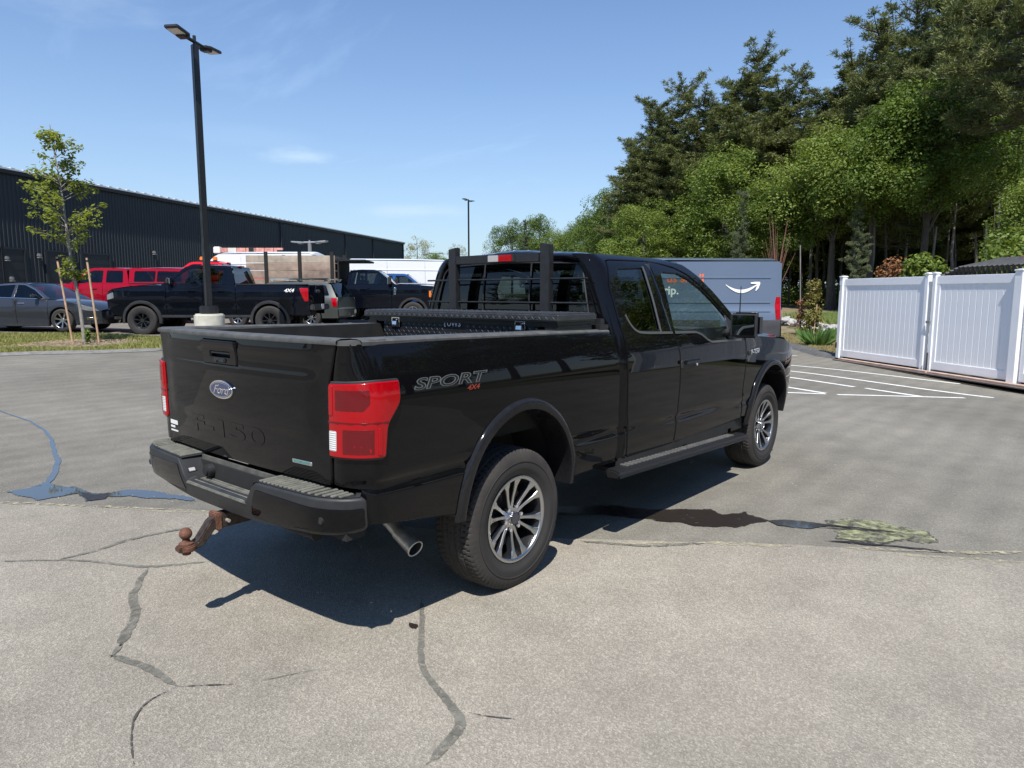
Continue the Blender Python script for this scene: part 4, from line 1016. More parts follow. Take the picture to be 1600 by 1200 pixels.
# the coarser, older paving in the near part, with its seam running past the truck
rs = random.Random(4)
seam0 = [(-6.0, 10.9), (-3.6, 6.9), (-1.408, 3.158), (-.517, 1.848), (.77, -.639), (1.70, -1.931), (2.266, -3.083), (4.2, -6.6), (8, -13.5)]
seamL = []
for a, b in zip(seam0[:-1], seam0[1:]):
    k = max(2, int(math.dist(a, b)/.12))
    for j in range(k): seamL.append((a[0]+(b[0]-a[0])*j/k+rs.uniform(-.012, .012), a[1]+(b[1]-a[1])*j/k+rs.uniform(-.012, .012)))
struct(sheet('paving_apron', seamL+[(-8, -18), (-14, -4), (-12, 9)], M_ASPN, .004, .5))

def frac(x, y, seed=0.):        # ragged outline noise, from hand-sized lobes down to grains
    return noise.noise(Vector((x*3.1, y*3.1, seed)))+.55*noise.noise(Vector((x*9.3, y*9.3, seed+7)))+.35*noise.noise(Vector((x*27, y*27, seed+13)))+.25*noise.noise(Vector((x*70, y*70, seed+17)))
def ribbon(name, pts, wd, m, lift, jit=.3, seed=1, sub=.012, kind='structure', lab=None):
    """an irregular narrow strip on the ground through points"""
    V = []; F = []; pts = [Vector(p[:2]) for p in pts]
    ws = wd if hasattr(wd, '__len__') else [wd]*len(pts); C_ = []
    L_ = sum((b-a).length for a, b in zip(pts[:-1], pts[1:])); sub = max(sub, L_/900)
    for i in range(len(pts)-1):
        n = max(1, int((pts[i+1]-pts[i]).length/sub))
        for j in range(n): C_.append((pts[i].lerp(pts[i+1], j/n), ws[i]+(ws[i+1]-ws[i])*j/n))
    C_.append((pts[-1], ws[-1]))
    k = max(1, int(.05/sub))
    for _ in range(3): C_ = [C_[0]]+[((C_[max(0, i-k)][0]+C_[i][0]*2+C_[min(len(C_)-1, i+k)][0])/4, C_[i][1]) for i in range(1, len(C_)-1)]+[C_[-1]]
    n = len(C_)
    for i, (p, ww) in enumerate(C_):
        d = (C_[min(i+2, n-1)][0]-C_[max(i-2, 0)][0]).normalized(); nn = Vector((-d.y, d.x)); e = min(1, i/6+.1, (n-1-i)/6+.1)
        q = p+nn*(.35*ww*frac(p.x, p.y, seed))
        a = q+nn*ww*(.5*e+jit*frac(q.x+5, q.y, seed*3.3)); b = q-nn*ww*(.5*e+jit*frac(q.x, q.y+5, seed*5.1))
        V += [(a.x, a.y, gz(a.x, a.y)+lift), (b.x, b.y, gz(b.x, b.y)+lift)]
        if i: F.append((2*i-2, 2*i-1, 2*i+1, 2*i))
    o = raw(name, V, F, m, None)
    if kind: o['kind'] = kind
    if lab: o['label'] = lab
    return o
M_SEAL = ragged(simple('crack_sealer', (.155, .150, .125), .75, var=.4, vs=14, bump=.5, bs=60), .38, .54, 22., .12, .9)
M_CRK = ragged(simple('open_crack', (.06, .055, .05), .95, var=.3), .38, .52, 34.)
M_SAND = ragged(simple('pollen_sand', (.38, .345, .235), .95, var=.3, vs=12, bump=.4, bs=90), .42, .60, 22., 0, .9)
def A(*q): return [at(x, y) for x, y in q]
ribbon('sealed_crack', A((658, 940), (660, 985), (657, 1030), (663, 1060), (690, 1088), (715, 1112), (727, 1134), (712, 1160), (665, 1202)), [.024, .027, .028, .028, .036, .036, .042, .042, .042], M_SEAL, .0085, .10, 1)
ribbon('sealed_crack', A((232, 890), (208, 930), (212, 965), (190, 1012)), [.02, .045, .045, .05], M_SEAL, .0085, .12, 2)
ribbon('sealed_crack', A((192, 1008), (184, 1020), (172, 1030)), [.045, .03, .045], M_SEAL, .0085, .12, 33)
ribbon('sealed_crack', A((172, 1028), (200, 1040), (232, 1045), (255, 1066), (282, 1076)), [.05, .03, .04, .035, .02], M_SEAL, .0085, .14, 3)
ribbon('crack', A((280, 1080), (300, 1076), (330, 1072), (365, 1074)), .008, M_CRK, .009, .5, 4)
ribbon('crack', A((405, 1070), (440, 1060), (500, 1050)), .006, M_CRK, .009, .5, 5)
ribbon('crack', A((278, 1080), (235, 1095), (210, 1120), (204, 1150), (210, 1202)), .007, M_CRK, .009, .5, 6)
ribbon('crack', A((732, 1118), (780, 1128), (815, 1130)), .006, M_CRK, .009, .5, 7)
ribbon('crack_stain', A((-5, 879), (60, 878), (130, 878), (232, 889), (330, 880)), [.02, .02, .022, .03, .02], M_SEAL, .0085, .2, 8)
ribbon('crack_stain', A((85, 878), (140, 866), (200, 846), (300, 825)), [.02, .035, .04, .03], M_SEAL, .0095, .15, 9)
ribbon('joint_sand', seamL[60:100:2], .03, M_SAND, .0075, .8, 10)
ribbon('joint_sand', A((0, 786), (60, 788), (150, 793), (240, 800), (320, 803)), .016, M_SAND, .0075, .7, 11)
ribbon('joint_sand', A((905, 845), (980, 852), (1100, 850), (1170, 852), (1240, 856)), [.03, .02, .03, .05, .02], M_SAND, .0075, .7, 12)
ribbon('joint_seal', A((905, 848), (1010, 855), (1100, 851)), .035, M_SEAL, .0095, .3, 13)
ribbon('joint_sand', A((1320, 858), (1400, 862), (1480, 864), (1540, 866), (1610, 864)), [.03, .05, .03, .05, .03], M_SAND, .0075, .6, 14)
ribbon('joint_sand', A((1400, 868), (1500, 874), (1610, 884)), [.02, .04, .05], M_SAND, .0078, .6, 15)

# wet patches and runs
def wetmat(name, col, rough, alpha=1.0, met=0.):
    m, t, b = _mat(name); b.inputs['Base Color'].default_value = (*col, 1); b.inputs['Roughness'].default_value = rough
    b.inputs['Specular IOR Level'].default_value = .9; b.inputs['IOR'].default_value = 1.5; return m
def blob(name, poly, m, lift, seed, jit=.012, label=None, cat=None, grow=0.):
    P = resample(np.array([p[:2] for p in poly]), .014)
    if area2(P) < 0: P = P[::-1]
    N_ = inset(P, 1.)-P; N_ /= np.linalg.norm(N_, axis=1)[:, None]+1e-9
    Q = [p+n_*(jit*2.2*frac(p[0], p[1], seed)-grow) for p, n_ in zip(P, N_)]
    o = sheet(name, Q, m, lift, None, 'stuff')
    if label: o['label'] = label; o['category'] = cat
    return o
M_PUD = ragged(wetmat('standing_water', (.05, .055, .06), .03), .30, .40, 7., .45, 1.)
M_WET = ragged(wetmat('wet_asphalt', (.022, .016, .012), .38), .34, .46, 12., .55, .96)
M_WETT = ragged(wetmat('damp_rim', (.035, .032, .026), .6), .44, .58, 14., .0, .85)
M_POL = ragged(simple('pollen_film', (.26, .27, .15), .8, var=.35, vs=18), .40, .60, 9., .06, .85)
b_, t_, b2_ = None, None, None
ribbon('water_run', A((-10, 638), (15, 648), (45, 658), (70, 673), (82, 690), (84, 705), (90, 722), (84, 742), (72, 762)), [.015, .022, .027, .032, .038, .042, .046, .055, .07], M_PUD, .006, .16, 21, .05, 'stuff')
blob('puddle', A((10, 770), (48, 764), (68, 754), (84, 760), (120, 764), (145, 772), (170, 772), (200, 766), (240, 770), (300, 779), (306, 784), (246, 781), (200, 776), (160, 779), (135, 784), (118, 773), (95, 776), (60, 783), (35, 775)), M_PUD, .0066, 3, .02)
blob('damp_patch', A((118, 768), (150, 774), (172, 771), (165, 781), (140, 784)), M_WET, .0076, 5, .01)
blob('damp_patch', A((862, 792), (960, 792), (1020, 798), (1060, 797), (1110, 797), (1130, 806), (1165, 801), (1185, 808), (1210, 815), (1150, 826), (1090, 824), (1010, 812), (940, 806), (862, 803)), M_WET, .0062, 6, .02)
blob('puddle', A((1200, 816), (1225, 814), (1270, 818), (1300, 822), (1265, 828), (1215, 823)), M_PUD, .0072, 7, .01)
blob('wet_edge', A((1290, 818), (1330, 812), (1370, 815), (1410, 825), (1445, 832), (1460, 848), (1440, 850), (1410, 842), (1380, 848), (1340, 846), (1310, 842), (1305, 832), (1330, 828)), M_WETT, .0060, 8, .03, grow=.014)
ribbon('wet_edge', A((1262, 822), (1300, 822), (1350, 828), (1410, 834)), [.02, .035, .03, .01], M_WET, .0078, .3, 29, .012, 'stuff')
blob('pollen_film', A((1290, 818), (1330, 812), (1370, 815), (1410, 825), (1445, 832), (1460, 848), (1440, 850), (1410, 842), (1380, 848), (1340, 846), (1310, 842), (1305, 832), (1330, 828)), M_POL, .0064, 8, .02)
ribbon('wet_edge', A((1270, 826), (1320, 828), (1370, 831), (1420, 838)), .02, M_WET, .0086, .5, 23, .03, 'stuff')
ribbon('wet_edge', A((1285, 848), (1330, 850), (1380, 854), (1440, 860), (1480, 866)), [.02, .04, .02, .03, .02], M_WET, .0084, .5, 24, .012, 'stuff')
blob('oil_spot', A((638, 975), (655, 978), (652, 988), (640, 985)), M_WET, .0086, 9, .012)

# parking stripes in front of the gates
M_LINE = simple('road_paint', (.66, .66, .62), .75, var=.22, vs=14)
def stripe(p, q, w_=.10):
    p, q = Vector(p[:2]), Vector(q[:2]); d = (q-p).normalized(); n_ = Vector((-d.y, d.x))*w_/2
    k = max(2, int((q-p).length/.4)); P = []
    for i in range(k+1):
        c = p.lerp(q, i/k); P.append([(c.x+n_.x, c.y+n_.y, gz(c.x, c.y)+.0045), (c.x-n_.x, c.y-n_.y, gz(c.x, c.y)+.0045)])
    o = MB().grid(P).build('parking_stripe', M_LINE, None); o['kind'] = 'structure'; return o
for a, b in (((1180, 566), (1500, 600)), ((1180, 574), (1552, 622)), ((1180, 583), (1335, 605)), ((1352, 607), (1440, 620)), ((1190, 599), (1290, 615)), ((1175, 612), (1290, 616)), ((1308, 617), (1507, 622)), ((1225, 555), (1245, 556))): stripe(at(*a), at(*b))

# ------------------------------------------------------------------ right-hand verge: kerb, turf, stones
M_KERB = simple('asphalt_kerb', (.10, .10, .098), .9, var=.3, vs=6, bump=.5, bs=40)
kl = kerb[0:7]+[(16.0, 1.75)]
P = []
for i, (x, y) in enumerate([p for a, b in zip(kl[:-1], kl[1:]) for p in [(a[0]+(b[0]-a[0])*j/6, a[1]+(b[1]-a[1])*j/6) for j in range(6)]]+[kl[-1]]):
    P.append((x, y))
rows = []
for i, p in enumerate(P):
    a = np.array(P[max(0, i-1)]); c = np.array(P[min(len(P)-1, i+1)]); d = (c-a)/np.linalg.norm(c-a); n_ = np.array([-d[1], d[0]])   # points to the turf side?
    if n_ @ np.array([1, -1]) < 0: n_ = -n_
    z = gz(*p)
    rows.append([(p[0]+n_[0]*o, p[1]+n_[1]*o, z+h) for o, h in ((-.16, -.01), (-.09, .05), (0, .10), (.10, .12), (.22, .11), (.30, .03))])
k_ = MB().grid(rows).build('kerb', M_KERB, None, ang=60); struct(k_)
verge = [(x+.20*.6, y-.25*.8) for x, y in kerb[:7]]+[(16.1, 1.6), (13.4, -1.25), (11.6, -3.1), (12, -12), (60, -14), (110, 20), (90, 60)]
def vz(x, y):     # the verge rises behind the kerb
    return gz(x, y)+.09+.35*sst(2, 14, (x-15.9)*.72-(y-1.7)*.69)
struct(sheet('turf_verge', verge, M_SOIL2, 0, 1.5, zf=vz))

def grass_patch(name, npts, inside, zf, c1, c2, hh, wd, seed, lab, dens=None):
    r = random.Random(seed); V = []; F = []
    m = leafmat('grass_'+name+str(seed), c1, c2, .3, sc_=1.2)
    n = 0
    while n < npts:
        x, y = inside(r)
        if x is None: continue
        h = hh*r.uniform(.5, 1.25)*(dens(x, y) if dens else 1)
        if h < .012: n += 1; continue
        a = r.uniform(0, 6.28); ww = wd*r.uniform(.6, 1.4); z = zf(x, y)-.01; lx, ly = r.uniform(-.5, .5)*h, r.uniform(-.5, .5)*h
        k = len(V); dx, dy = math.cos(a)*ww, math.sin(a)*ww
        V += [(x-dx, y-dy, z), (x+dx, y+dy, z), (x+lx*.4+dx*.6, y+ly*.4+dy*.6, z+h*.6), (x+lx, y+ly, z+h)]
        F += [(k, k+1, k+2), (k, k+2, k+3)]; n += 1
    o = raw('grass', V, F, m, None, smooth=False); stuff(o, lab, 'grass'); return o
def tri_in(a, b, c, d):
    a, b, c, d = (Vector(q[:2]) for q in (a, b, c, d))
    def f(r):
        u, v = r.random(), r.random(); p = a.lerp(b, u).lerp(d.lerp(c, u), v); return p.x, p.y
    return f
grass_patch('verge', 26000, tri_in((16.2, 2.0), (23.5, 7.0), (27, 3.4), (18.8, -1.5)), vz, (.15, .16, .045), (.34, .28, .13), .055, .012, 5, 'short dry turf beside the curved kerb near the white gate')
grass_patch('verge2', 42000, tri_in((21.3, -.2), (31.5, 8.6), (37, 4), (26.5, -5)), vz, (.14, .20, .045), (.26, .32, .10), .40, .014, 6, 'tall green grass behind the pale stones at the forest edge')
M_ROCK = simple('pale_stone', (.36, .35, .33), .9, var=.3, vs=5, bump=.6, bs=14)
def rockmesh(seed, r0=.2):
    r = random.Random(seed); bm = bmesh.new(); bmesh.ops.create_icosphere(bm, subdivisions=2, radius=r0)
    for v in bm.verts:
        n_ = noise.noise(v.co*7+Vector((seed*3.1, 0, 0))); v.co *= 1+.55*n_; v.co.z *= .65
    me = bpy.data.meshes.new('stone'); bm.to_mesh(me); bm.free(); me.materials.append(M_ROCK); return me
rk_m = [rockmesh(i, .13) for i in range(5)]
r = random.Random(11)
bank = thing('stone_row', 'row of pale broken stones between the dry turf and the tall grass', 'stones', (21.6, 2.6, 0))
for i in range(230):
    t = i/230; x = 19.2+(30-19.2)*t+r.uniform(-.4, .4); y = -.6+(8.4+.6)*t+r.uniform(-.4, .4)
    o = bpy.data.objects.new('stone', rk_m[i % 5]); COL.objects.link(o); o.parent = bank; o.location = (x-21.6, y-2.6, vz(x, y)+r.uniform(.04, .26)); o.rotation_euler = (r.uniform(-.4, .4), r.uniform(-.4, .4), r.uniform(0, 6)); s = r.uniform(.5, 1.6); o.scale = (s, s, s*r.uniform(.7, 1.1))

# ------------------------------------------------------------------ left-hand planting island
isl = [at(-200, 566), at(-60, 558), at(60, 553), at(160, 551), at(246, 548), at(300, 542), at(322, 533)]
isl_far = [dep(330, 19.4), dep(235, 19.4), dep(150, 19.3), dep(60, 19.2), dep(-60, 19.2), dep(-260, 19.2)]
ipoly = [tuple(p[:2]) for p in isl]+[tuple(p[:2]) for p in isl_far]
def iz(x, y): return gz(x, y)+.05
struct(sheet('planting_island', ipoly, M_SOIL2, .05, .6))
IP = np.array(ipoly)
# low worn edge of the island
rows = []
e = resample(np.array([tuple(p[:2]) for p in isl]), .4)[:-12]
P = [Vector(p[:2]) for p in isl]; pts_ = []
for a, b in zip(P[:-1], P[1:]):
    for j in range(8): pts_.append(a.lerp(b, j/8))
rows = [[(p.x+_r[0]*0-CF[0]*o/np.hypot(CF[0], CF[1]), p.y-CF[1]*o/np.hypot(CF[0], CF[1]), gz(p.x, p.y)+h) for o, h in ((.22, .004), (.12, .04), (0, .062), (-.10, .05))] for p in pts_]
struct(MB().grid(rows).build('kerb', simple('worn_concrete_kerb', (.17, .165, .155), .9, var=.3, vs=7, bump=.4), None))
TB = at(132, 531)
_rg = np.random.default_rng(5); _c = _rg.uniform(IP.min(0), IP.max(0), (260000, 2)); _c = _c[inpoly(_c, IP)]; _it = iter(_c.tolist())
def in_isl(r): return next(_it)
def isl_den(x, y):
    d = math.hypot(x-TBX, y-TBY); n_ = noise.noise(Vector((x*.8, y*.8, 0)))
    return max(0, min(1, (d-.9)/.5))*(.75+.6*n_)
TBp = dep(132, 17.0); TBX, TBY = TBp.x, TBp.y
grass_patch('island', 60000, in_isl, iz, (.13, .155, .035), (.31, .31, .10), .11, .013, 8, 'patchy yellow-green grass on the planting island round the young staked tree', isl_den)
M_MULCH = simple('dry_mulch', (.30, .22, .15), .95, var=.45, vs=24, bump=.8, bs=50)
V = []; F = []
r = random.Random(2)
for i in range(2600):
    a = r.uniform(0, 6.28); d = 1.5*math.sqrt(r.random()); x, y = TBX+d*math.cos(a)*1.2, TBY+d*math.sin(a)*.9; z = iz(x, y)+.01+.05*max(0, 1-d/1.5)
    l, w_ = r.uniform(.02, .06), r.uniform(.006, .014); b = r.uniform(0, 3.14); k = len(V); tz = r.uniform(-.3, .3)
    V += [(x-math.cos(b)*l, y-math.sin(b)*l, z), (x+math.sin(b)*w_, y-math.cos(b)*w_, z+.006), (x+math.cos(b)*l, y+math.sin(b)*l, z+tz*l+.01), (x-math.sin(b)*w_, y+math.cos(b)*w_, z+.006)]; F.append((k, k+1, k+2, k+3))
stuff(raw('mulch', V, F, M_MULCH, None, smooth=False), 'dry wood-chip mulch ring round the staked young tree', 'mulch')

# loose grit
V = []; F = []; r = random.Random(31)
for i in range(900):
    if i < 450:
        a, b = seamL[r.randrange(30, 110)], r.gauss(0, .25); x, y = a[0]+b, a[1]+r.gauss(0, .25)
    else: x, y = r.uniform(-3, 5), r.uniform(-3.2, 5)
    s_ = r.uniform(.002, .006); k = len(V); z = gz(x, y)+.004
    V += [(x-s_, y, z), (x, y-s_*.9, z), (x+s_*1.1, y, z), (x, y+s_, z), (x+s_*.2, y, z+s_*1.1)]; F += [(k, k+1, k+4), (k+1, k+2, k+4), (k+2, k+3, k+4), (k+3, k, k+4)]
stuff(raw('gravel', V, F, simple('loose_grit', (.33, .31, .27), .9, var=.4, vs=40), None, smooth=False), 'fine loose grit scattered over the asphalt by the paving seam', 'gravel')
P_ORD = paint('bright_red_paint', (.62, .012, .03), dust=.03, rough=.08)

# ------------------------------------------------------------------ the long black metal building
BH = 9.6
b0 = at(0, 262, BH); b1 = at(628, 378.5, BH)
bd = (b1-b0).normalized(); bn = Vector((bd.y, -bd.x, 0))       # towards the camera side
if bn.dot(Vector(CAM_C.tolist())-b0) < 0: bn = -bn
bs0 = b0-bd*16; LB_ = (b1-bs0).length
bld = thing('metal_building', 'long low building clad in black ribbed metal with a pale roof edge', 'building', (bs0.x, bs0.y, 0), math.atan2(bd.y, bd.x))
sgn_n = 1 if Vector((-bd.y, bd.x, 0)).dot(bn) > 0 else -1
M_CLADB = simple('black_ribbed_metal', (.024, .029, .034), .5, var=.08, vs=.3, spec=.4); M_ROOFE = simple('pale_roof_edge', (.62, .64, .66), .5); M_DOOR = simple('black_door', (.016, .019, .023), .45)
def by(o): return sgn_n*o
# one ribbed sheet, used along the whole wall
PW = 1.2; prof = []
for k in range(4):
    x = k*PW/4; prof += [(x, 0), (x+.19, 0), (x+.215, .04), (x+.275, .04), (x+.30, 0)]
V = []; F = []
for (x, o) in prof: V += [(x, by(o), 0), (x, by(o), BH-.15)]
for i in range(len(prof)-1): F.append((2*i, 2*i+2, 2*i+3, 2*i+1))
npan = int(LB_/PW)
me = None
for k in range(npan+1):
    if me is None: o = raw('wall_panel', V, F, M_CLADB, bld, smooth=False); me = o.data
    else: o = bpy.data.objects.new('wall_panel', me); COL.objects.link(o); o.parent = bld
    o.location = (k*PW, 0, 0)
LB_ = (npan+1)*PW
MB().box((LB_/2, by(-15), (BH-.2)/2), (LB_-.05, 29.9, BH-.3)).build('building_core', M_CLADB, bld)
# low pitched roof and its trim
MB().add([(0-.3, by(.25), BH), (LB_+.3, by(.25), BH), (LB_+.3, by(-15), BH+.9), (-.3, by(-15), BH+.9), (LB_+.3, by(-30.2), BH), (-.3, by(-30.2), BH)], [(0, 1, 2, 3), (3, 2, 4, 5)]).build('roof', M_ROOFE, bld, smooth=False)
MB().box((LB_/2, by(.16), BH-.20), (LB_+.5, .18, .22)).build('eave_gutter', M_CLADB, bld, bevel=.02)
MB().box((LB_/2, by(.20), BH-.03), (LB_+.6, .30, .10)).build('roof_edge', M_ROOFE, bld)
for k in range(int(LB_/.9)): MB().box((k*.9+.4, by(.10), BH+.05), (.30, .5, .06)).build('roof_seam_cap', M_ROOFE, bld) if k < 60 else None
MB().box((LB_-.05, by(.03), BH/2), (.22, .22, BH-.2)).build('corner_trim', M_CLADB, bld)
def wall_x(px):        # position along the wall seen in column px (taken at 4 m height)
    p = CF+CR*(px-800)/FPX-CU*(420-600)/FPX; o = Vector(CAM_C.tolist()); d = Vector(p.tolist()); 
    q = bs0; t = ((q-o).x*bn.x+(q-o).y*bn.y)/(d.x*bn.x+d.y*bn.y); h = o+d*t; return (Vector((h.x, h.y, 0))-Vector((bs0.x, bs0.y, 0))).dot(bd)
ML = simple('lamp_housing', (.3, .3, .29), .4, metal=.5)
for pa, pb in ((-60, 2), (6, 37), (73, 112), (128, 170)):
    xa, xb = wall_x(pa), wall_x(pb); w_ = xb-xa
    dr_ = MB().box(((xa+xb)/2, by(.06), 2.35), (w_, .06, 4.3)).build('loading_door', M_DOOR, bld)
    for z in np.arange(.8, 4.4, .6): MB().box(((xa+xb)/2, by(.095), z), (w_-.1, .012, .03)).build('door_rail', M_CLADB, dr_)
    for q in (((xa+xb)/2, 4.56, w_+.3, .12), (xa-.08, 2.3, .14, 4.5), (xb+.08, 2.3, .14, 4.5)): MB().box((q[0], by(.08), q[1]), (q[2], .10, q[3])).build('door_frame', M_CLADB, dr_)
for px, z in ((60, 4.2), (107, 4.1), (9, 3.9), (240, 5.0), (14, 2.6)):
    x = wall_x(px); l_ = MB().box((x, by(.16), z), (.24, .24, .24)).build('wall_lamp', ML, bld, bevel=.05); MB().box((x, by(.20), z-.16), (.25, .2, .03)).build('wall_lamp_lens', M_CLR, l_)
x = wall_x(0); 
for k in range(3): MB().box((x-1.2, by(.10), 6.6+k*.18), (1.4, .10, .06)).build('louvre_blade', M_DOOR, bld)
x = wall_x(592); MB().box((x, by(.09), 5.4), (6.5, .08, .25)).build('wall_vent', M_DOOR, bld)
for px in (440, 540, 583): x = wall_x(px); T('down_pipe', M_CLADB, bld, [(x, by(.10), .5), (x, by(.10), BH-.3)], .08, 8)

# ------------------------------------------------------------------ lamp posts
M_POLE = simple('black_pole', (.012, .013, .015), .4, coat=.2); M_CONC = simple('cast_concrete', (.52, .50, .42), .85, var=.14, vs=6, bump=.3, bs=30); M_LED = simple('led_panel', (.75, .72, .66), .4); M_HEADM = simple('lamp_head_metal', (.035, .037, .04), .4)
def lamp_post(label, px, D, ztop, wpole, arm, rz, base=None, group='parking lot lamp posts', metal=None, zbase=0, lean=0):
    p = dep(px, D); z0 = p.z; H = ztop-z0
    t = thing('lamp_post', label, 'lamp post', (p.x, p.y, z0), 0, group)
    mm = metal or M_POLE
    b_ = base[1] if base else 0
    if base:
        bb = MB().cyl((0, 0, b_/2), base[0], b_, 2, 32).build('pole_base', M_CONC, t, bevel=.03, seg=3)
        MB().cyl((0, 0, b_+.09), base[0]*.62, .18, 2, 24).build('base_cover', M_POLE, t, bevel=.02)
    MB().box((0, 0, (H+b_)/2), (wpole, wpole, H-b_)).build('pole', mm, t, bevel=wpole*.08)
    MB().cyl((0, 0, H+.08), wpole*.28, .22, 2, 12).build('pole_cap', mm, t)
    hr = Matrix.Rotation(rz, 3, 'Z')
    for s in (1, -1):
        f = hr @ Vector((s, 0, 0)); 
        MB().tube([f*.02+Vector((0, 0, H+.06)), f*(.35*arm)+Vector((0, 0, H+.06))], .035*arm+.01, 8).build('lamp_arm', mm, t)
        R_ = hr @ Matrix.Rotation(s*math.radians(-4), 3, 'Y')
        c = f*(.35+.34)*arm+Vector((0, 0, H+.08))
        hd = MB().prism([(-.34, -.10), (-.20, -.19), (.28, -.19), (.34, -.17), (.34, .17), (.28, .19), (-.20, .19), (-.34, .10)], lambda u, v: tuple(c+R_ @ Vector((s*u*arm, v*arm, .035*arm))), lambda u, v: tuple(c+R_ @ Vector((s*u*arm, v*arm, -.035*arm)))).build('lamp_head', M_HEADM if metal is None else metal, t, bevel=.012)
        MB().box(tuple(c+R_ @ Vector((s*.09*arm, 0, -.040*arm))), (.34*arm, .28*arm, .012), R_).build('led_panel', M_LED, hd)
        MB().box(tuple(c+R_ @ Vector((-s*.16*arm, 0, -.055*arm))), (.22*arm, .24*arm, .07*arm), R_).build('driver_box', M_HEADM if metal is None else metal, hd, bevel=.01)
    return t
D0 = 16.3
zt = topz(305, 70, D0)
lamp_post('tall black two-headed lamp post on a round concrete base, beside the lifted pickup', 329, D0, zt, .128, .84, YAW-math.pi/2+math.radians(82), (.33, .86))
D1 = 72
lamp_post('distant black two-headed lamp post rising beyond the roof of the extended-cab truck', 733.5, D1, topz(731, 314, D1), .13, 1.0, YAW-math.pi/2+math.radians(66))
D2 = 44
lamp_post('pale two-headed lamp standing behind the timber-sided dump truck', 489, D2, CAM_C[2]+(458.5-382)*D2/1100, .16, 1.15, YAW-math.pi/2+math.radians(-15), None, metal=simple('galvanised', (.5, .5, .5), .4, metal=.6))
D3 = 130
lamp_post('tiny lamp post far away above the white vans', 683, D3, CAM_C[2]+(458.5-398)*D3/1100, .2, 1.3, YAW-math.pi/2)

# ------------------------------------------------------------------ white vinyl fence with two gates
M_VIN = simple('white_vinyl', (.86, .865, .87), .35, var=.03, vs=2, coat=.2); M_HINGE = simple('black_hinge', (.02, .02, .02), .5)
f1, f2, f3, f4 = at(1311, 561), at(1420, 583.5), at(1434, 586), at(1580, 608.5)
fd = (f4-f1); fd.z = 0; FL = fd.length; fd.normalize(); fa = math.atan2(fd.y, fd.x)
fenc = thing('vinyl_gate', 'left white vinyl gate leaf of vertical boards, black hinge on its outer post', 'gate', (f1.x, f1.y, 0), fa, 'white vinyl gates and fence')
fen2 = thing('vinyl_gate', 'right white vinyl gate leaf of vertical boards, wider and nearer', 'gate', (f1.x, f1.y, 0), fa, 'white vinyl gates and fence')
fn = 1 if Vector((-fd.y, fd.x, 0)).dot(Vector(CAM_C.tolist())-f1) > 0 else -1       # camera side in local y
L2 = (f2-f1).length; L3 = (f3-f1).length; L4 = FL
HF = 1.98
def post(t, x, w_=.13, h=HF+.025, y=0):
    p = MB().box((x, y, h/2+.03), (w_, w_, h)).build('post', M_VIN, t, bevel=.008)
    MB().box((x, y, h+.045), (w_+.025, w_+.025, .03)).build('post_cap', M_VIN, p, bevel=.008); MB().box((x, y, h+.064), (w_-.01, w_-.01, .012), taper=.5).build('cap_top', M_VIN, p)
def leaf(t, xa, xb, z0=.07):
    MB().box(((xa+xb)/2, 0, HF-.07), (xb-xa, .055, .17)).build('top_rail', M_VIN, t, bevel=.008)
    MB().box(((xa+xb)/2, 0, z0+.09), (xb-xa, .055, .17)).build('bottom_rail', M_VIN, t, bevel=.008)
    for x in (xa+.05, xb-.05): MB().box((x, 0, (HF+z0)/2), (.10, .050, HF-z0-.3)).build('stile', M_VIN, t, bevel=.006)
    n = int(round((xb-xa-.2)/.155)); w_ = (xb-xa-.2)/n; me = None
    for k in range(n):
        x = xa+.1+(k+.5)*w_
        if me is None:
            o = MB().box((0, 0, 0), (w_-.012, .022, HF-z0-.30)).build('board', M_VIN, t, bevel=.004, seg=1); me = o.data
        else: o = bpy.data.objects.new('board', me); COL.objects.link(o); o.parent = t
        o.location = (x, 0, (HF+z0)/2+.005)
    MB().box(((xa+xb)/2, 0, (HF+z0)/2), (xb-xa-.15, .010, HF-z0-.30)).build('board_tongue', M_VIN, t)
post(fenc, 0); leaf(fenc, .08, L2-.02); post(fenc, L2+.03, .10)
for z in (1.78, .35): MB().box((-.055, fn*.07, z), (.05, .02, .14)).build('hinge', M_HINGE, fenc, bevel=.004)
post(fen2, L3, .10); leaf(fen2, L3+.05, L4-.07); 
MB().box((L3-.06, fn*.07, 1.05), (.12, .03, .05)).build('gate_latch', simple('latch_grey', (.3, .3, .3), .5, metal=.5), fen2, bevel=.005); MB().cyl((L3+.01, fn*.09, .22), .014, .40, 2, 8).build('drop_rod', M_HINGE, fen2)
fen3 = thing('vinyl_fence', 'thick white vinyl corner post and fence run at the right edge, beyond the wider gate', 'fence', (f1.x, f1.y, 0), fa, 'white vinyl gates and fence')
post(fen3, L4+.03, .17)
for x in (L4+2.4, L4+4.8): post(fen3, x, .15)
leaf(fen3, L4+.15, L4+2.32); leaf(fen3, L4+2.48, L4+4.72)
for t_ in (fenc, fen2, fen3): pass
# side run going back from the outer post
fen4 = thing('vinyl_fence', 'far white vinyl fence panel seen only as a strip over the left gate leaf', 'fence', (f1.x+.2, f1.y-.1, 0), fa-fn*math.pi/2, 'white vinyl gates and fence')
post(fen4, 3.6); post(fen4, 6.2); leaf(fen4, 3.7, 6.1)
for k, (a, b_) in enumerate(((.3, L2+.4), (L2+.45, L4+.5))):
    o = MB().box(((a+b_)/2, fn*.16, .028), (b_-a, .14, .05)).build('sill_timber', simple('pinkish_timber', (.46, .33, .26), .85, var=.25, vs=5, bump=.3), fenc if k == 0 else fen2, bevel=.006)
MB().box((L4*.6, fn*.30, .012), (L4*1.1, .10, .02)).build('sill_strip', simple('dark_strip', (.12, .09, .08), .9, var=.3), fenc)
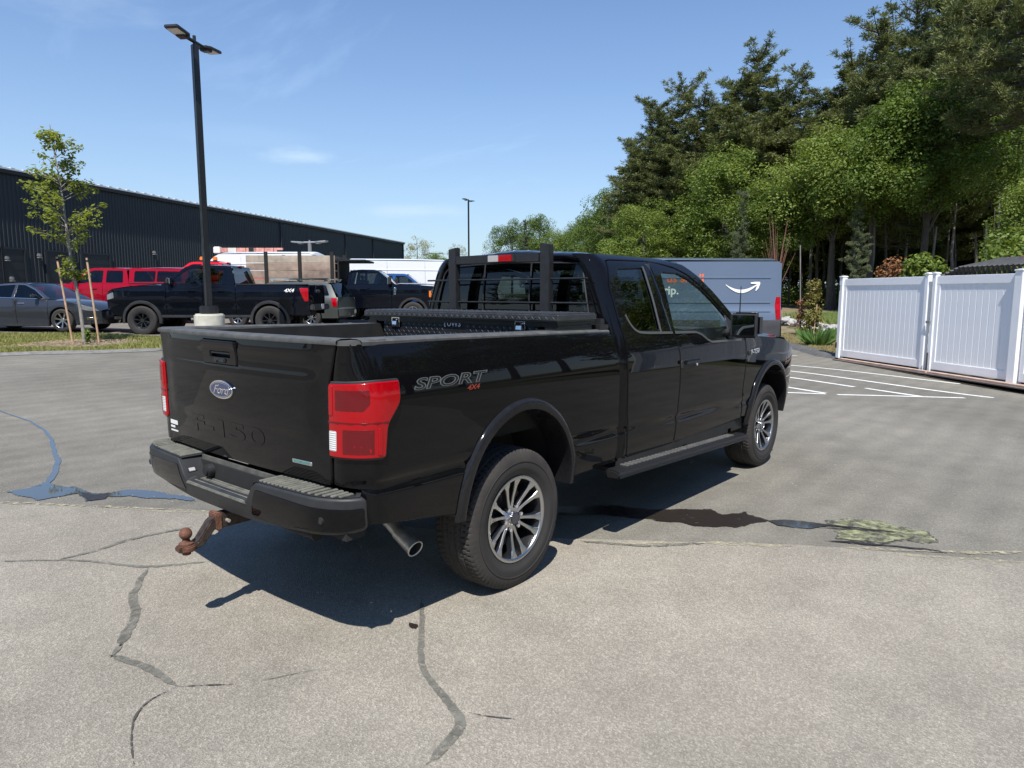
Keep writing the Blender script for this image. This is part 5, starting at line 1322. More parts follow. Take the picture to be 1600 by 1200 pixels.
# stack of black ribbed pipe behind the gates
stk_ = thing('pipe_stack', 'heap of black ribbed pipes with red caps showing above the right gate', 'pipes', (0, 0, 0))
pc = dep(1545, 19.5); M_PIPE = simple('black_ribbed_pipe', (.035, .036, .038), .45, var=.3)
ca, sa = math.cos(fa), math.sin(fa)
for k in range(26):
    x = -2.1+k*.17; 
    z1 = 2.36+min(.28, max(0, (x+2.1)*.35)); 
    pts = [(pc.x+ca*(x-.15)-sa*(-fn*.4), pc.y+sa*(x-.15)+ca*(-fn*.4), 1.2), (pc.x+ca*x, pc.y+sa*x, z1-.25), (pc.x+ca*(x+.22)-sa*(-fn*1.2), pc.y+sa*(x+.22)+ca*(-fn*1.2), z1)]
    o = MB().tube(pts, .055, 8).build('pipe', M_PIPE, stk_)
    if k in (1, 9, 12): MB().tube([pts[2], tuple(Vector(pts[2])+Vector((0, 0, .05)))], .065, 8).build('pipe_cap', P_ORD, stk_)
MB().box((pc.x-sa*(-fn*.9), pc.y+ca*(-fn*.9), 1.1), (4.6, 1.6, 1.9), Matrix.Rotation(fa, 3, 'Z')).build('pipe_rack', M_UNDER, stk_)
# red bin just inside the fence at the edge of the picture
rb_ = thing('red_bin', 'red bin glimpsed behind the thick corner post at the right edge', 'bin', at(1606, 606))
MB().box((0, 0, .45), (.45, .45, .8), taper=1.08).build('bin_body', P_ORD, rb_, bevel=.03); MB().box((0, 0, .88), (.52, .52, .06)).build('bin_lid', P_ORD, rb_, bevel=.02)

# ------------------------------------------------------------------ other vehicles
def veh(name, label, cat, loc, rz, sp, group=None):
    """a parked vehicle from its side profile; local x points forward, z=0 is the ground"""
    t = thing(name, label, cat, loc, rz, group)
    W = sp['W']; x0, x1 = sp['x0'], sp['x1']; mp_ = sp['paint']; zs = sp['sill']; zb = sp['zb']; zr = sp['zr']; Wr = sp['Wr']; gl = sp.get('glass', M_GLASS)
    tl, tw = sp.get('tl', .9), sp.get('tw', .16); tlr, twr = sp.get('tlr', .6), sp.get('twr', .08)
    kz = [0, zs, (zs+zb)*.5, zb-.12, zb, zr, zr+.3]; ky = [W-.10, W-.05, W, W-.015, W-.06, Wr, Wr-.25]
    def S(x, z):
        x = np.asarray(x, float); z = np.asarray(z, float); s = np.interp(z, kz, ky)
        if sp.get('crease'): s = s-.012*np.exp(-((z-sp['crease'])/.03)**2)
        s = s-tw*np.clip((x-(x1-tl))/tl, 0, 1)**2.2; s = s-twr*np.clip(((x0+tlr)-x)/tlr, 0, 1)**2.2
        return s
    def mpf(sd): return lambda P: np.stack([P[:, 0], -sd*S(P[:, 0], P[:, 1]), P[:, 1]], 1)
    belt = sp['belt']; wh = sp['wheels']; ar = sp['arch']; bx = [p[0] for p in belt]; bz = [p[1] for p in belt]
    sill = sp.get('sillpts'); 
    def low(x):
        z = zs if not sill else float(np.interp(x, [p[0] for p in sill], [p[1] for p in sill]))
        for (xw, R) in wh:
            d = abs(x-xw)
            if d < ar: z = max(z, R+math.sqrt(ar*ar-d*d)*sp.get('archk', 1.))
        return z
    seams = [x0]+sp['seams']+[x1]; names = sp['names']
    for sd in (1, -1):
        f = mpf(sd)
        for i, nm in enumerate(names):
            a, b = seams[i]+(.006 if i else 0), seams[i+1]-(.006 if i < len(names)-1 else 0)
            xs = set([a, b]); 
            for (xw, R) in wh:
                for q in np.linspace(-math.pi/2, math.pi/2, 19):
                    x = xw+ar*math.sin(q)
                    if a < x < b: xs.add(x)
                for e in (-1, 1):
                    x = xw+e*(ar+.001)
                    if a < x < b: xs.add(x)
            for x in np.arange(a, b, .3): xs.add(float(x))
            if sill:
                for p in sill:
                    if a < p[0] < b: xs.add(p[0])
            xb = sorted(xs); bot = [(x, low(x)) for x in xb]
            xt = sorted(set([a, b]+[p[0] for p in belt if a < p[0] < b]))
            topc = [(x, float(np.interp(x, bx, bz))) for x in xt][::-1]
            if min(z for _, z in topc)-.02 <= min(z for _, z in bot): continue
            panel(nm, bot+topc, f, mp_, t, sp=.14, edge=.006, depth=.03, out=(0, -sd, 0))
        # greenhouse side
        if sp.get('gh'):
            wins = [fillet(w_, sp.get('wr', .05), 3) for w_ in sp['windows']]
            panel('window_surround', sp['gh'], f, sp.get('pillar', mp_), t, sp=.14, edge=.004, depth=.03, holes=wins, out=(0, -sd, 0)); ws = t.children[-1]
            for w_ in wins: panel('side_window', w_, f, gl, ws, sp=.25, edge=.001, depth=.003, off=-.012, out=(0, -sd, 0))
            for w_ in sp.get('trimwins', []):
                Q = resample(w_, .08); q3 = f(Q); q3[:, 1] -= sd*.004; T('window_trim', M_CHR, ws, [tuple(v) for v in q3], .010, 5)
        # wheels
        for (xw, R) in wh:
            key = (id(sp['wkey']), round(R, 3)) if False else (sp['wkey'], round(R, 3))
            yy = -sd*(W-sp.get('tyrew', .22)/2-sp.get('winset', .02))
            if key in WHEELS: c = copy_tree(WHEELS[key], t)
            else: c = make_wheel(t, (0, 0, 0), R, sp.get('tyrew', .22), sp['rim'], sp['style'], dark=sp.get('dark', False)); WHEELS[key] = c
            c.location = (xw, yy, R); c.rotation_euler = (0, math.radians(17*xw*10 % 60), 0 if sd > 0 else math.pi)
            P = []
            for ph in np.linspace(math.pi, 0, 13):
                P.append([(xw+(ar+.01)*math.cos(ph), -sd*(W-.06), R+(ar+.01)*math.sin(ph)*sp.get('archk', 1)), (xw+(ar+.01)*math.cos(ph), -sd*.35, R+(ar+.01)*math.sin(ph)*sp.get('archk', 1))])
            MB().grid(P).build('wheel_arch_liner', M_UNDER, t)
            if sp.get('flare'):
                rows = []
                for ph in np.linspace(math.pi+.15, -.15, 25):
                    row = []
                    for rr_, of in ((ar+.085, .004), (ar+.07, .05), (ar+.02, .06), (ar-.005, .055), (ar-.005, -.1)):
                        x, z = xw+rr_*math.cos(ph), R+rr_*math.sin(ph)*sp.get('archk', 1); row.append((x, -sd*(float(S(x, z))+of), z))
                    rows.append(row)
                MB().grid(rows).build('wheel_flare', sp['flare'], t, ang=50)
        # handles
        for (x, z) in sp.get('handles', []):
            y = -sd*(float(S(x, z))+.02); MB().tube([(x-.10, y+sd*.02, z), (x-.08, y, z), (x+.08, y, z), (x+.10, y+sd*.02, z)], .013, 6).build('door_handle', sp.get('handlemat', mp_), t)
        if sp.get('mirror'):
            mx_, mz_ = sp['mirror']; y = -sd*(float(S(mx_, mz_))+.13)
            mo = MB().box((mx_, y, mz_+.05), (.12, .20, sp.get('mirh', .15))).build('door_mirror', sp.get('mirmat', mp_), t, bevel=.04, seg=3)
            MB().box((mx_-.06, y, mz_+.05), (.01, .16, sp.get('mirh', .15)-.04)).build('mirror_glass', M_MIR, mo); MB().tube([(mx_+.02, y+sd*.06, mz_), (mx_+.04, y+sd*.16, mz_-.02)], .02, 6).build('mirror_stalk', M_TRIM, mo)
        if sp.get('rocker', True):
            xa = wh[0][0]+ar+.02; xb_ = wh[-1][0]-ar-.02; MB().box(((xa+xb_)/2, -sd*(W-.09), zs-.03), (xb_-xa, .10, .10)).build('sill', M_TRIM, t, bevel=.015)
    def strip(nm, prof, m, crown=.03, inn=0., n=9, hwf=None, bow=0., th=0):
        P = []
        for (x, z) in prof:
            hw_ = (float(S(x, z)) if hwf is None else hwf(x, z))-inn
            P.append([(x-bow*abs(k)**2.2, hw_*k, z-crown*abs(k)**2.4+.0) for k in np.linspace(-1, 1, n)])
        return MB().grid(P).build(nm, m, t, ang=40)
    for nm, prof, mm, kw in sp['strips']:
        o = strip(nm, prof, mm if mm is not None else mp_, **{k: v for k, v in kw.items()})
    for nm, c, d, mm, bv in sp.get('boxes', []):
        MB().box(c, d).build(nm, mm, t, bevel=bv, seg=2)
    for nm, poly, mm, of in sp.get('decals', []):
        for sd in (1, -1): panel(nm, fillet(poly, .02, 2), mpf(sd), mm, t, sp=.12, off=of, depth=of+.01, edge=.004, out=(0, -sd, 0))
    # belly and cabin
    MB().box(((x0+x1)/2, 0, zs+.02), (x1-x0-.5, 2*W-.35, .12)).build('underbody', M_UNDER, t)
    if sp.get('cabin'):
        a, b = sp['cabin']; MB().box(((a+b)/2, 0, (zs+zb)/2), (b-a, 2*W-.30, zb-zs-.04)).build('cabin_tub', M_INT, t)
        for x in np.arange(a+.5, b-.4, .95):
            for y in (-.38, .38):
                s_ = MB().box((x, y, zb+.03), (.14, .46, .42)).build('seat', M_SEAT, t, bevel=.05); MB().box((x-.02, y, zb+.30), (.09, .25, .15)).build('headrest', M_SEAT, s_, bevel=.03)
    t['_S'] = 0
    del t['_S']
    return t, S
WHEELS = {}
REARX = {}
HEAD_L, HEAD_R = YAW+math.pi/2, YAW-math.pi/2            # noses to the left / to the right, square to the view
def pickup_spec(paint_, W=.99, R=.42, rim=.23, style='eight', dark=True, lift=.12, flare=None, wkey='pk', handlemat=None, grey=None):
    L = lift
    sp = dict(W=W, x0=-2.95, x1=2.95, paint=paint_, sill=.46+L, zb=1.33+L, zr=1.90+L, Wr=.74, arch=.50, archk=1.0, tw=.14, twr=.06, tl=.7,
        wheels=[(-1.80, R), (1.90, R)], rim=rim, style=style, dark=dark, wkey=wkey, tyrew=.30, winset=-.02, crease=.72+L,
        belt=[(-2.95, 1.34+L), (-.86, 1.34+L), (-.80, 1.34+L), (1.05, 1.34+L), (1.30, 1.33+L), (2.2, 1.28+L), (2.75, 1.20+L), (2.95, 1.08+L)],
        seams=[-.83, .12, 1.18], names=['bed_side', 'rear_door', 'front_door', 'front_fender'],
        gh=[(-.80, 1.34+L), (-.74, 1.62+L), (-.66, 1.88+L), (.50, 1.90+L), (.66, 1.86+L), (1.32, 1.34+L)],
        windows=[[(-.60, 1.37+L), (-.56, 1.80+L), (.02, 1.81+L), (.02, 1.37+L)], [(.14, 1.37+L), (.14, 1.81+L), (.48, 1.81+L), (.62, 1.77+L), (1.10, 1.41+L), (1.10, 1.33+L), (.85, 1.33+L), (.7, 1.38+L)]],
        strips=[('hood', [(1.22, 1.37+L), (1.5, 1.385+L), (2.3, 1.34+L), (2.75, 1.27+L), (2.93, 1.17+L)], None, dict(crown=.05)),
                ('windscreen', [(.58, 1.90+L), (.75, 1.80+L), (1.30, 1.37+L)], M_CLEAR, dict(crown=.02, bow=.0)),
                ('roof', [(-.66, 1.885+L), (-.55, 1.925+L), (0, 1.94+L), (.45, 1.93+L), (.62, 1.90+L)], None, dict(crown=.035)),
                ('back_window', [(-.80, 1.38+L), (-.70, 1.82+L)], M_PRIV, dict(crown=0, inn=.06)),
                ('cab_back_panel', [(-.70, 1.82+L), (-.665, 1.89+L)], None, dict(crown=.01)),
                ('cab_back_panel', [(-.84, .8), (-.82, 1.38+L)], None, dict(crown=0)),
                ('tailgate', [(-2.90, 1.345+L), (-2.965, 1.335+L), (-2.96, 1.20+L), (-2.95, .80+L)], None, dict(crown=0, bow=-.02, inn=.14)),
                ('tail_corner', [(-2.93, 1.34+L), (-2.945, .62+L)], None, dict(crown=0, bow=-.015)),
                ('grille', [(2.94, 1.15+L), (2.98, .72+L)], M_TRIM, dict(crown=0, bow=.05)),
                ('front_apron', [(2.96, .74+L), (3.02, .70+L), (3.02, .50+L), (2.85, .42+L)], grey or M_TRIM, dict(crown=0, bow=.10)),
                ('bed_floor', [(-2.90, .90+L), (-.86, .90+L)], M_UNDER, dict(crown=0))],
        boxes=[('rear_bumper', (-3.03, 0, .68+L), (.14, 1.85, .18), M_TRIM, .03), ('bumper_insert', (-3.105, 0, .71+L), (.01, .60, .09), M_CHR, .003),
               ('bed_rail', (-1.88, W-.09, 1.35+L), (2.1, .09, .03), M_TRIM, .008), ('bed_rail', (-1.88, -W+.09, 1.35+L), (2.1, .09, .03), M_TRIM, .008),
               ('bed_wall', (-1.88, W-.16, 1.12+L), (2.05, .03, .46), M_UNDER, 0), ('bed_wall', (-1.88, -W+.16, 1.12+L), (2.05, .03, .46), M_UNDER, 0),
               ('high_brake_light', (-.70, 0, 1.895+L), (.06, .30, .035), M_RED, .005), ('number_plate', (-3.112, 0, .70+L), (.006, .30, .15), M_WHITE, .002)],
        decals=[('tail_light', [(-2.93, .86+L), (-2.93, 1.24+L), (-2.68, 1.24+L), (-2.72, 1.10+L), (-2.82, .86+L)], M_RED, .012), ('headlight', [(2.70, .95+L), (2.72, 1.12+L), (2.93, 1.05+L), (2.93, .90+L)], M_HEAD, .010)],
        handles=[(-.42, 1.16+L), (.42, 1.16+L)], handlemat=handlemat or paint_, mirror=(1.05, 1.40+L), mirh=.20, mirmat=M_TRIM, cabin=(-.75, 1.15), flare=flare)
    return sp
P_BLK2 = paint('midnight_paint', (.003, .0045, .009), dust=.010, rough=.06); P_RED = paint('red_metallic', (.27, .003, .016), dust=.02, rough=.05)
P_SED = paint('slate_metallic', (.035, .040, .052), dust=.03, rough=.05, flake=.4); P_OLV = paint('grey_green_metallic', (.075, .085, .078), dust=.06, rough=.08, flake=.3)
P_WHT = paint('white_van_paint', (.74, .75, .76), dust=.08, rough=.08); P_BLUE = paint('slate_blue_van_paint', (.115, .155, .225), dust=.08, rough=.12)
P_DBL = paint('blue_paint', (.02, .07, .20), dust=.03, rough=.06); P_ORD = paint('bright_red_paint', (.62, .012, .03), dust=.03, rough=.08)
M_FL = simple('flare_plastic', (.03, .031, .034), .45, var=.2)

def place(px, D, zx=0.): 
    p = dep(px, D); return (p.x, p.y, p.z+zx)
# lifted black crew-cab, nose to the left
sp = pickup_spec(P_BLK2, lift=.13, flare=M_FL, style='eight', rim=.235, wkey='lift', R=.43)
v, S_ = veh('pickup_truck', 'black lifted crew-cab pickup marked 4X4, nose left behind the lamp post base', 'pickup truck', place(347, 21.6), HEAD_L+math.radians(1.0), sp)
LB = v
def side_text(t, s, m, x, z, size, S, sd, shear=0, sx=1., bold=0., name='lettering', off=.004):
    # sd=1: right side (-y). text reads left to right when facing that side
    return text_obj(name, s, m, t, size, lambda u, v_, w_: (x+(u if sd > 0 else -u), -sd*(float(S(x+(u if sd > 0 else -u), z+v_))+off+w_), z+v_), ext=.0008, shear=shear, sx=sx, bold=bold)
side_text(v, '4X4', M_WHITE, -2.38, 1.30, .13, S_, -1, shear=.3, sx=1.25, bold=.004)
tt = text_obj('lettering', 'F-150', M_CHR, v, .14, lambda u, q, w_: (-2.985-w_, -u, 1.28+q), ext=.003, bold=.002, sx=1.4)
# red pickup with a matching canopy on its bed, further back
sp = pickup_spec(P_RED, lift=.05, style='seven', dark=False, rim=.22, wkey='red', R=.39)
sp['wheels'] = [(-1.80, .39), (1.90, .39)]; L = .05
sp['strips'] = [q for q in sp['strips'] if q[0] not in ('bed_floor',)]+[('canopy_roof', [(-2.90, 1.86+L), (-2.75, 1.93+L), (-1.8, 1.95+L), (-.80, 1.93+L)], P_RED, dict(crown=.05)), ('canopy_back_window', [(-2.96, 1.36+L), (-2.90, 1.86+L)], M_PRIV, dict(crown=0, inn=.03))]
v, S_ = veh('pickup_truck', 'dark red crew-cab pickup with matching red bed canopy, parked behind the slate sedan', 'pickup truck', place(194, 26.4), HEAD_L, sp)
for sd in (1, -1):
    f = (lambda s_: lambda P: np.stack([P[:, 0], -s_*S_(P[:, 0], P[:, 1]), P[:, 1]], 1))(sd)
    q = fillet([(-2.70, 1.45), (-2.62, 1.82), (-1.80, 1.84), (-1.80, 1.45)], .05, 3), fillet([(-1.74, 1.45), (-1.74, 1.84), (-.98, 1.84), (-.98, 1.45)], .05, 3)
    cp = panel('canopy_side', [(-2.94, 1.395), (-2.88, 1.90), (-.78, 1.95), (-.80, 1.395)], f, P_RED, v, sp=.15, holes=list(q), out=(0, -sd, 0))
    for w_ in q: panel('canopy_window', w_, f, M_PRIV, cp, sp=.3, off=-.012, depth=.003, edge=.001, out=(0, -sd, 0))
# slate sedan, nose to the right
L = 0
sed = dict(W=.93, x0=-2.45, x1=2.45, paint=P_SED, sill=.24, zb=.98, zr=1.42, Wr=.60, arch=.385, tl=1.0, tw=.30, tlr=.9, twr=.22, wheels=[(-1.42, .335), (1.42, .335)], rim=.235, style='seven', wkey='sed', tyrew=.235, crease=.82,
    belt=[(-2.45, .92), (-2.2, 1.0), (-1.6, 1.03), (-.9, 1.0), (.8, .945), (1.3, .91), (1.9, .82), (2.3, .70), (2.45, .60)], seams=[-.95, .05, 1.02], names=['rear_quarter', 'rear_door', 'front_door', 'front_fender'],
    gh=[(-1.70, 1.025), (-1.35, 1.17), (-.95, 1.32), (-.45, 1.40), (0, 1.42), (.25, 1.40), (.70, 1.20), (1.12, .945), (.8, .945), (-.9, 1.0)],
    windows=[[(-1.25, 1.035), (-1.0, 1.22), (-.55, 1.33), (-.10, 1.355), (-.10, .99)], [(-.02, .985), (-.02, 1.355), (.20, 1.345), (.55, 1.20), (.86, 1.0), (.86, .965)]], wr=.03,
    trimwins=[[(-1.30, 1.02), (-1.03, 1.235), (-.56, 1.348), (0, 1.375), (.22, 1.362), (.58, 1.21), (.93, .975), (.9, .95)]],
    strips=[('hood', [(1.05, .975), (1.5, .955), (2.0, .87), (2.3, .76), (2.42, .66)], None, dict(crown=.06)), ('windscreen', [(.22, 1.415), (.45, 1.33), (.80, 1.15), (1.14, .965)], M_CLEAR, dict(crown=.03)),
            ('roof', [(-.60, 1.40), (-.2, 1.435), (.05, 1.435), (.25, 1.41)], None, dict(crown=.03)), ('back_window', [(-1.60, 1.08), (-1.2, 1.25), (-.85, 1.35), (-.55, 1.405)], M_PRIV, dict(crown=.03)),
            ('boot_lid', [(-2.46, .90), (-2.38, 1.02), (-2.0, 1.06), (-1.58, 1.08)], None, dict(crown=.03)), ('tail_panel', [(-2.46, .92), (-2.48, .62)], None, dict(crown=0, bow=-.10)), ('rear_bumper', [(-2.48, .64), (-2.54, .58), (-2.52, .30)], None, dict(crown=0, bow=-.14)),
            ('grille', [(2.44, .64), (2.50, .48)], M_TRIM, dict(crown=0, bow=.22, inn=.30)), ('front_bumper', [(2.42, .66), (2.50, .56), (2.52, .36), (2.42, .22)], None, dict(crown=0, bow=.26))],
    boxes=[('number_plate', (2.535, 0, .42), (.01, .30, .15), M_WHITE, .003)],
    decals=[('headlight', [(1.95, .66), (1.98, .80), (2.30, .70), (2.42, .60), (2.20, .60)], M_HEAD, .008), ('fog_light', [(2.10, .36), (2.10, .42), (2.36, .42), (2.36, .36)], M_CHR, .006), ('tail_light', [(-2.43, .72), (-2.40, .92), (-2.1, .94), (-2.2, .74)], M_RED, .008)],
    handles=[(-.72, .86), (.22, .83)], handlemat=M_CHR, mirror=(.72, .99), mirh=.12, cabin=(-1.3, 1.0))
v, S_ = veh('sedan', 'slate grey four-door sedan with silver wheels, nose right beside the staked young tree', 'car', place(62, 21.4), HEAD_R+math.radians(-4), sed)
# olive estate with roof rails
suv = dict(W=.92, x0=-2.35, x1=2.35, paint=P_OLV, sill=.34, zb=1.04, zr=1.60, Wr=.62, arch=.41, tl=.8, tw=.18, wheels=[(-1.38, .35), (1.38, .35)], rim=.21, style='seven', wkey='suv', tyrew=.22, crease=.7,
    belt=[(-2.35, 1.06), (-1.6, 1.08), (.8, 1.03), (1.5, .99), (2.2, .88), (2.35, .76)], seams=[-.95, 0, .95], names=['rear_quarter', 'rear_door', 'front_door', 'front_fender'],
    gh=[(-2.30, 1.065), (-2.05, 1.50), (-1.85, 1.59), (.20, 1.60), (.4, 1.53), (1.12, 1.02)], windows=[[(-2.05, 1.12), (-1.88, 1.48), (-1.15, 1.50), (-1.15, 1.12)], [(-1.07, 1.12), (-1.07, 1.51), (-.05, 1.52), (-.05, 1.12)], [(.03, 1.11), (.03, 1.52), (.25, 1.50), (.85, 1.10)]],
    strips=[('hood', [(1.08, 1.06), (1.6, 1.03), (2.15, .94), (2.33, .84)], None, dict(crown=.05)), ('windscreen', [(.25, 1.605), (.50, 1.48), (1.12, 1.05)], M_CLEAR, dict(crown=.03)), ('roof', [(-2.0, 1.60), (-1.7, 1.645), (-.6, 1.66), (.1, 1.64), (.27, 1.60)], None, dict(crown=.03)),
            ('back_window', [(-2.36, 1.08), (-2.05, 1.56)], M_GLASS, dict(crown=.02, inn=.05)), ('tailgate', [(-2.36, 1.08), (-2.40, .70)], None, dict(crown=0, bow=-.06)), ('rear_bumper', [(-2.40, .72), (-2.50, .66), (-2.50, .42), (-2.42, .36)], P_OLV, dict(crown=0, bow=-.12)),
            ('front_bumper', [(2.33, .84), (2.42, .70), (2.42, .36)], None, dict(crown=0, bow=.15))],
    boxes=[('roof_rail', (-.85, .60, 1.70), (2.2, .05, .045), M_CHR, .015), ('roof_rail', (-.85, -.60, 1.70), (2.2, .05, .045), M_CHR, .015), ('roof_crossbar', (-1.6, 0, 1.70), (.06, 1.2, .03), M_CHR, .01), ('roof_crossbar', (-.3, 0, 1.70), (.06, 1.2, .03), M_CHR, .01)]+[('rail_foot', (x, y, 1.665), (.12, .06, .07), M_CHR, .01) for x in (-1.85, -.85, .15) for y in (.60, -.60)],
    decals=[('tail_light', [(-2.34, .74), (-2.32, 1.04), (-2.12, 1.04), (-2.2, .74)], M_RED, .01)], handles=[(-.75, .93), (.15, .92)], mirror=(.82, 1.06), cabin=(-2.0, .9), handlemat=P_OLV)
v, S_ = veh('estate_car', 'grey-green estate car with bright roof rails behind the tail of the lifted black pickup', 'car', place(448, 25.8, -.05), HEAD_L+math.radians(-9), suv)

# dump truck: dark super-duty cab facing right, timber sided body
L = .16
sp = pickup_spec(P_BLK2, lift=L, flare=M_FL, style='steel', dark=False, rim=.24, wkey='dump', R=.42, grey=M_CHR)
sp['x0'] = -.55; sp['seams'] = [1.18]; sp['names'] = ['cab_door', 'front_fender']; sp['W'] = 1.0
sp['belt'] = [(-.55, 1.34+L), (1.05, 1.34+L), (1.30, 1.34+L), (2.2, 1.32+L), (2.80, 1.28+L), (2.95, 1.20+L)]
sp['gh'] = [(-.52, 1.34+L), (-.46, 1.62+L), (-.38, 1.88+L), (.50, 1.90+L), (.66, 1.86+L), (1.32, 1.34+L)]
sp['windows'] = [[(-.40, 1.37+L), (-.36, 1.80+L), (-.1, 1.81+L), (-.1, 1.37+L)], [(-.02, 1.37+L), (-.02, 1.81+L), (.48, 1.81+L), (.62, 1.77+L), (1.10, 1.41+L), (1.10, 1.33+L), (.6, 1.33+L), (.5, 1.38+L)]]
sp['wheels'] = [(1.98, .42)]; sp['rocker'] = False; sp['cabin'] = (-.5, 1.15); sp['handles'] = [(.1, 1.16+L)]
sp['strips'] = [('hood', [(1.22, 1.38+L), (1.5, 1.42+L), (2.4, 1.40+L), (2.85, 1.36+L), (2.95, 1.28+L)], None, dict(crown=.05)), ('windscreen', [(.58, 1.90+L), (.75, 1.80+L), (1.30, 1.38+L)], M_CLEAR, dict(crown=.02)),
    ('roof', [(-.40, 1.885+L), (-.3, 1.925+L), (0, 1.94+L), (.45, 1.93+L), (.62, 1.90+L)], None, dict(crown=.035)), ('cab_back_panel', [(-.57, .8), (-.56, 1.36+L), (-.40, 1.89+L)], None, dict(crown=0)),
    ('grille', [(2.96, 1.26+L), (3.0, .80+L)], M_CHR, dict(crown=0, bow=.04, inn=.12)), ('front_bumper', [(3.0, .80+L), (3.08, .76+L), (3.08, .52+L)], M_CHR, dict(crown=0, bow=.08))]
sp['boxes'] = []; sp['decals'] = [('headlight', [(2.68, .86+L), (2.68, 1.14+L), (2.93, 1.14+L), (2.93, .86+L)], M_CHR, .012), ('turn_signal', [(2.60, .86+L), (2.60, 1.10+L), (2.67, 1.10+L), (2.67, .86+L)], M_AMB, .012), ('fender_vent', [(1.25, .95+L), (1.27, 1.22+L), (1.36, 1.22+L), (1.34, .95+L)], M_CHR, .010)]
sp['mirror'] = (1.12, 1.44+L); sp['mirh'] = .32
v, S_ = veh('dump_truck', 'dark dump truck with timber-sided grey-brown body, its cab facing right beyond the toolbox', 'truck', place(572, 28.0), HEAD_R+math.radians(2), sp)
M_TIMB = simple('weathered_timber', (.27, .20, .155), .85, var=.45, vs=2.2, bump=.4, bs=20); M_TIMB2 = simple('pale_timber', (.40, .33, .26), .85, var=.3, vs=3, bump=.4, bs=20)
MB().box((-2.3, 0, .80), (4.0, .9, .2)).build('chassis_frame', M_UNDER, v)
for y in (1, -1):
    for k in range(5): MB().box((-2.55, y*1.12, 1.30+k*.285), (3.3, .05, .265)).build('side_board', M_TIMB2 if k == 4 else M_TIMB, v, bevel=.006)
    for x in (-1.0, -2.2, -3.45): MB().box((x, y*1.165, 1.85), (.13, .06, 1.72)).build('body_stake', M_UNDER, v, bevel=.006)
for k in range(5): MB().box((-.93, 0, 1.30+k*.285), (.05, 2.3, .265)).build('head_board', M_TIMB, v)
MB().box((-2.55, 0, 1.12), (3.3, 2.3, .08)).build('body_floor', M_UNDER, v)
MB().box((-.35, 0, 2.40), (1.15, 2.1, .07)).build('cab_protector', M_UNDER, v, bevel=.01); MB().box((-.80, 0, 1.75), (.06, 2.1, 1.35)).build('bulkhead', M_UNDER, v)
for sd in (1, -1):
    c = copy_tree(WHEELS[('dump', .42)], v); c.location = (-2.4, sd*-.86, .42); c.rotation_euler = (0, .3, 0 if sd > 0 else math.pi)

# vans: a tall white one behind, others beside it, the slate-blue delivery van on the right
def van_spec(pt, H=2.55, Lg=5.9, W=1.0, key='van', low=None, glass_=M_GLASS, rail=True, slope=1.0, side_win=False):
    h = H; x0, x1 = -Lg/2, Lg/2
    sp = dict(W=W, x0=x0, x1=x1, paint=pt, sill=.40, zb=1.30, zr=h-.10, Wr=W-.12, arch=.43, tl=.7, tw=.22, tlr=.25, twr=.03, wheels=[(x0+1.05, .35), (x1-.95, .35)], rim=.21, style='steel', wkey=key, tyrew=.24,
        belt=[(x0, h-.17), (x0+.10, h-.12), (x1-1.75, h-.12), (x1-1.55, h-.22), (x1-1.50, 1.32), (x1-.95, 1.25), (x1-.3, 1.10), (x1, .90)], seams=[x0+1.7, x1-2.75, x1-1.55], names=['rear_side_panel', 'mid_side_panel', 'cargo_door', 'front_door'], crease=1.12,
        gh=[(x1-1.52, 1.32), (x1-1.52, h-.24), (x1-1.15, 1.72), (x1-.88, 1.27)][:0] or [(x1-1.54, 1.31), (x1-1.56, h-.22), (x1-1.40, h-.34), (x1-1.02, 1.62), (x1-.72, 1.22)], windows=[[(x1-1.46, 1.36), (x1-1.46, 1.86), (x1-1.28, 1.86), (x1-1.02, 1.50), (x1-.92, 1.32)]],
        strips=[('roof', [(x0-.01, h-.17), (x0+.03, h-.05), (x0+.14, h), (0, h+.02), (x1-1.8, h), (x1-1.5, h-.16)], None, dict(crown=.09)), ('windscreen', [(x1-1.5, h-.18), (x1-1.36, h-.36), (x1-1.02, 1.66), (x1-.70, 1.28)], M_CLEAR, dict(crown=.03)),
                ('hood', [(x1-.72, 1.28), (x1-.4, 1.20), (x1-.05, .98)], None, dict(crown=.04)), ('front_bumper', [(x1-.03, .98), (x1+.06, .75), (x1+.06, .30)], M_TRIM, dict(crown=0, bow=.15)),
                ('rear_doors', [(x0-.01, h-.17), (x0-.04, 1.6), (x0-.05, .42)], None, dict(crown=0, bow=-.015, n=12)), ('rear_bumper', [(x0-.04, .46), (x0-.14, .42), (x0-.14, .34)], M_TRIM, dict(crown=0))],
        boxes=[('rear_door_gap', (x0-.052, 0, 1.35), (.004, .015, h-.7), M_UNDER, 0), ('number_plate', (x0-.062, .3, .95), (.006, .3, .15), M_WHITE, .002)]+[('rear_door_window', (x0-.046, y, 1.75), (.012, .55, .50), glass_, .02) for y in (.42, -.42)],
        decals=[('tail_light', [(x0+.02, .95), (x0+.02, 1.52), (x0+.14, 1.52), (x0+.17, 1.25), (x0+.14, .95)], M_RED, .012), ('headlight', [(x1-.75, .95), (x1-.70, 1.10), (x1-.30, 1.02), (x1-.20, .90)], M_CLR, .010)],
        handles=[(x1-1.40, 1.15)], handlemat=M_TRIM, mirror=(x1-.95, 1.45), mirh=.30, mirmat=M_TRIM, cabin=(x1-2.4, x1-.9))
    if low is not None:
        sp['belt'] = sp['belt']; sp['lowpaint'] = low
    # pressed swages along the cargo side
    sw = []
    for z in ((1.12), (1.36), (h-.55)): sw.append(('side_swage', [(x0+.28, z), (x0+.28, z+.045), (x1-1.75, z+.045), (x1-1.75, z)], pt, .016))
    sp['decals'] += sw
    return sp
sp = van_spec(P_WHT, 2.70, 6.2, key='van')
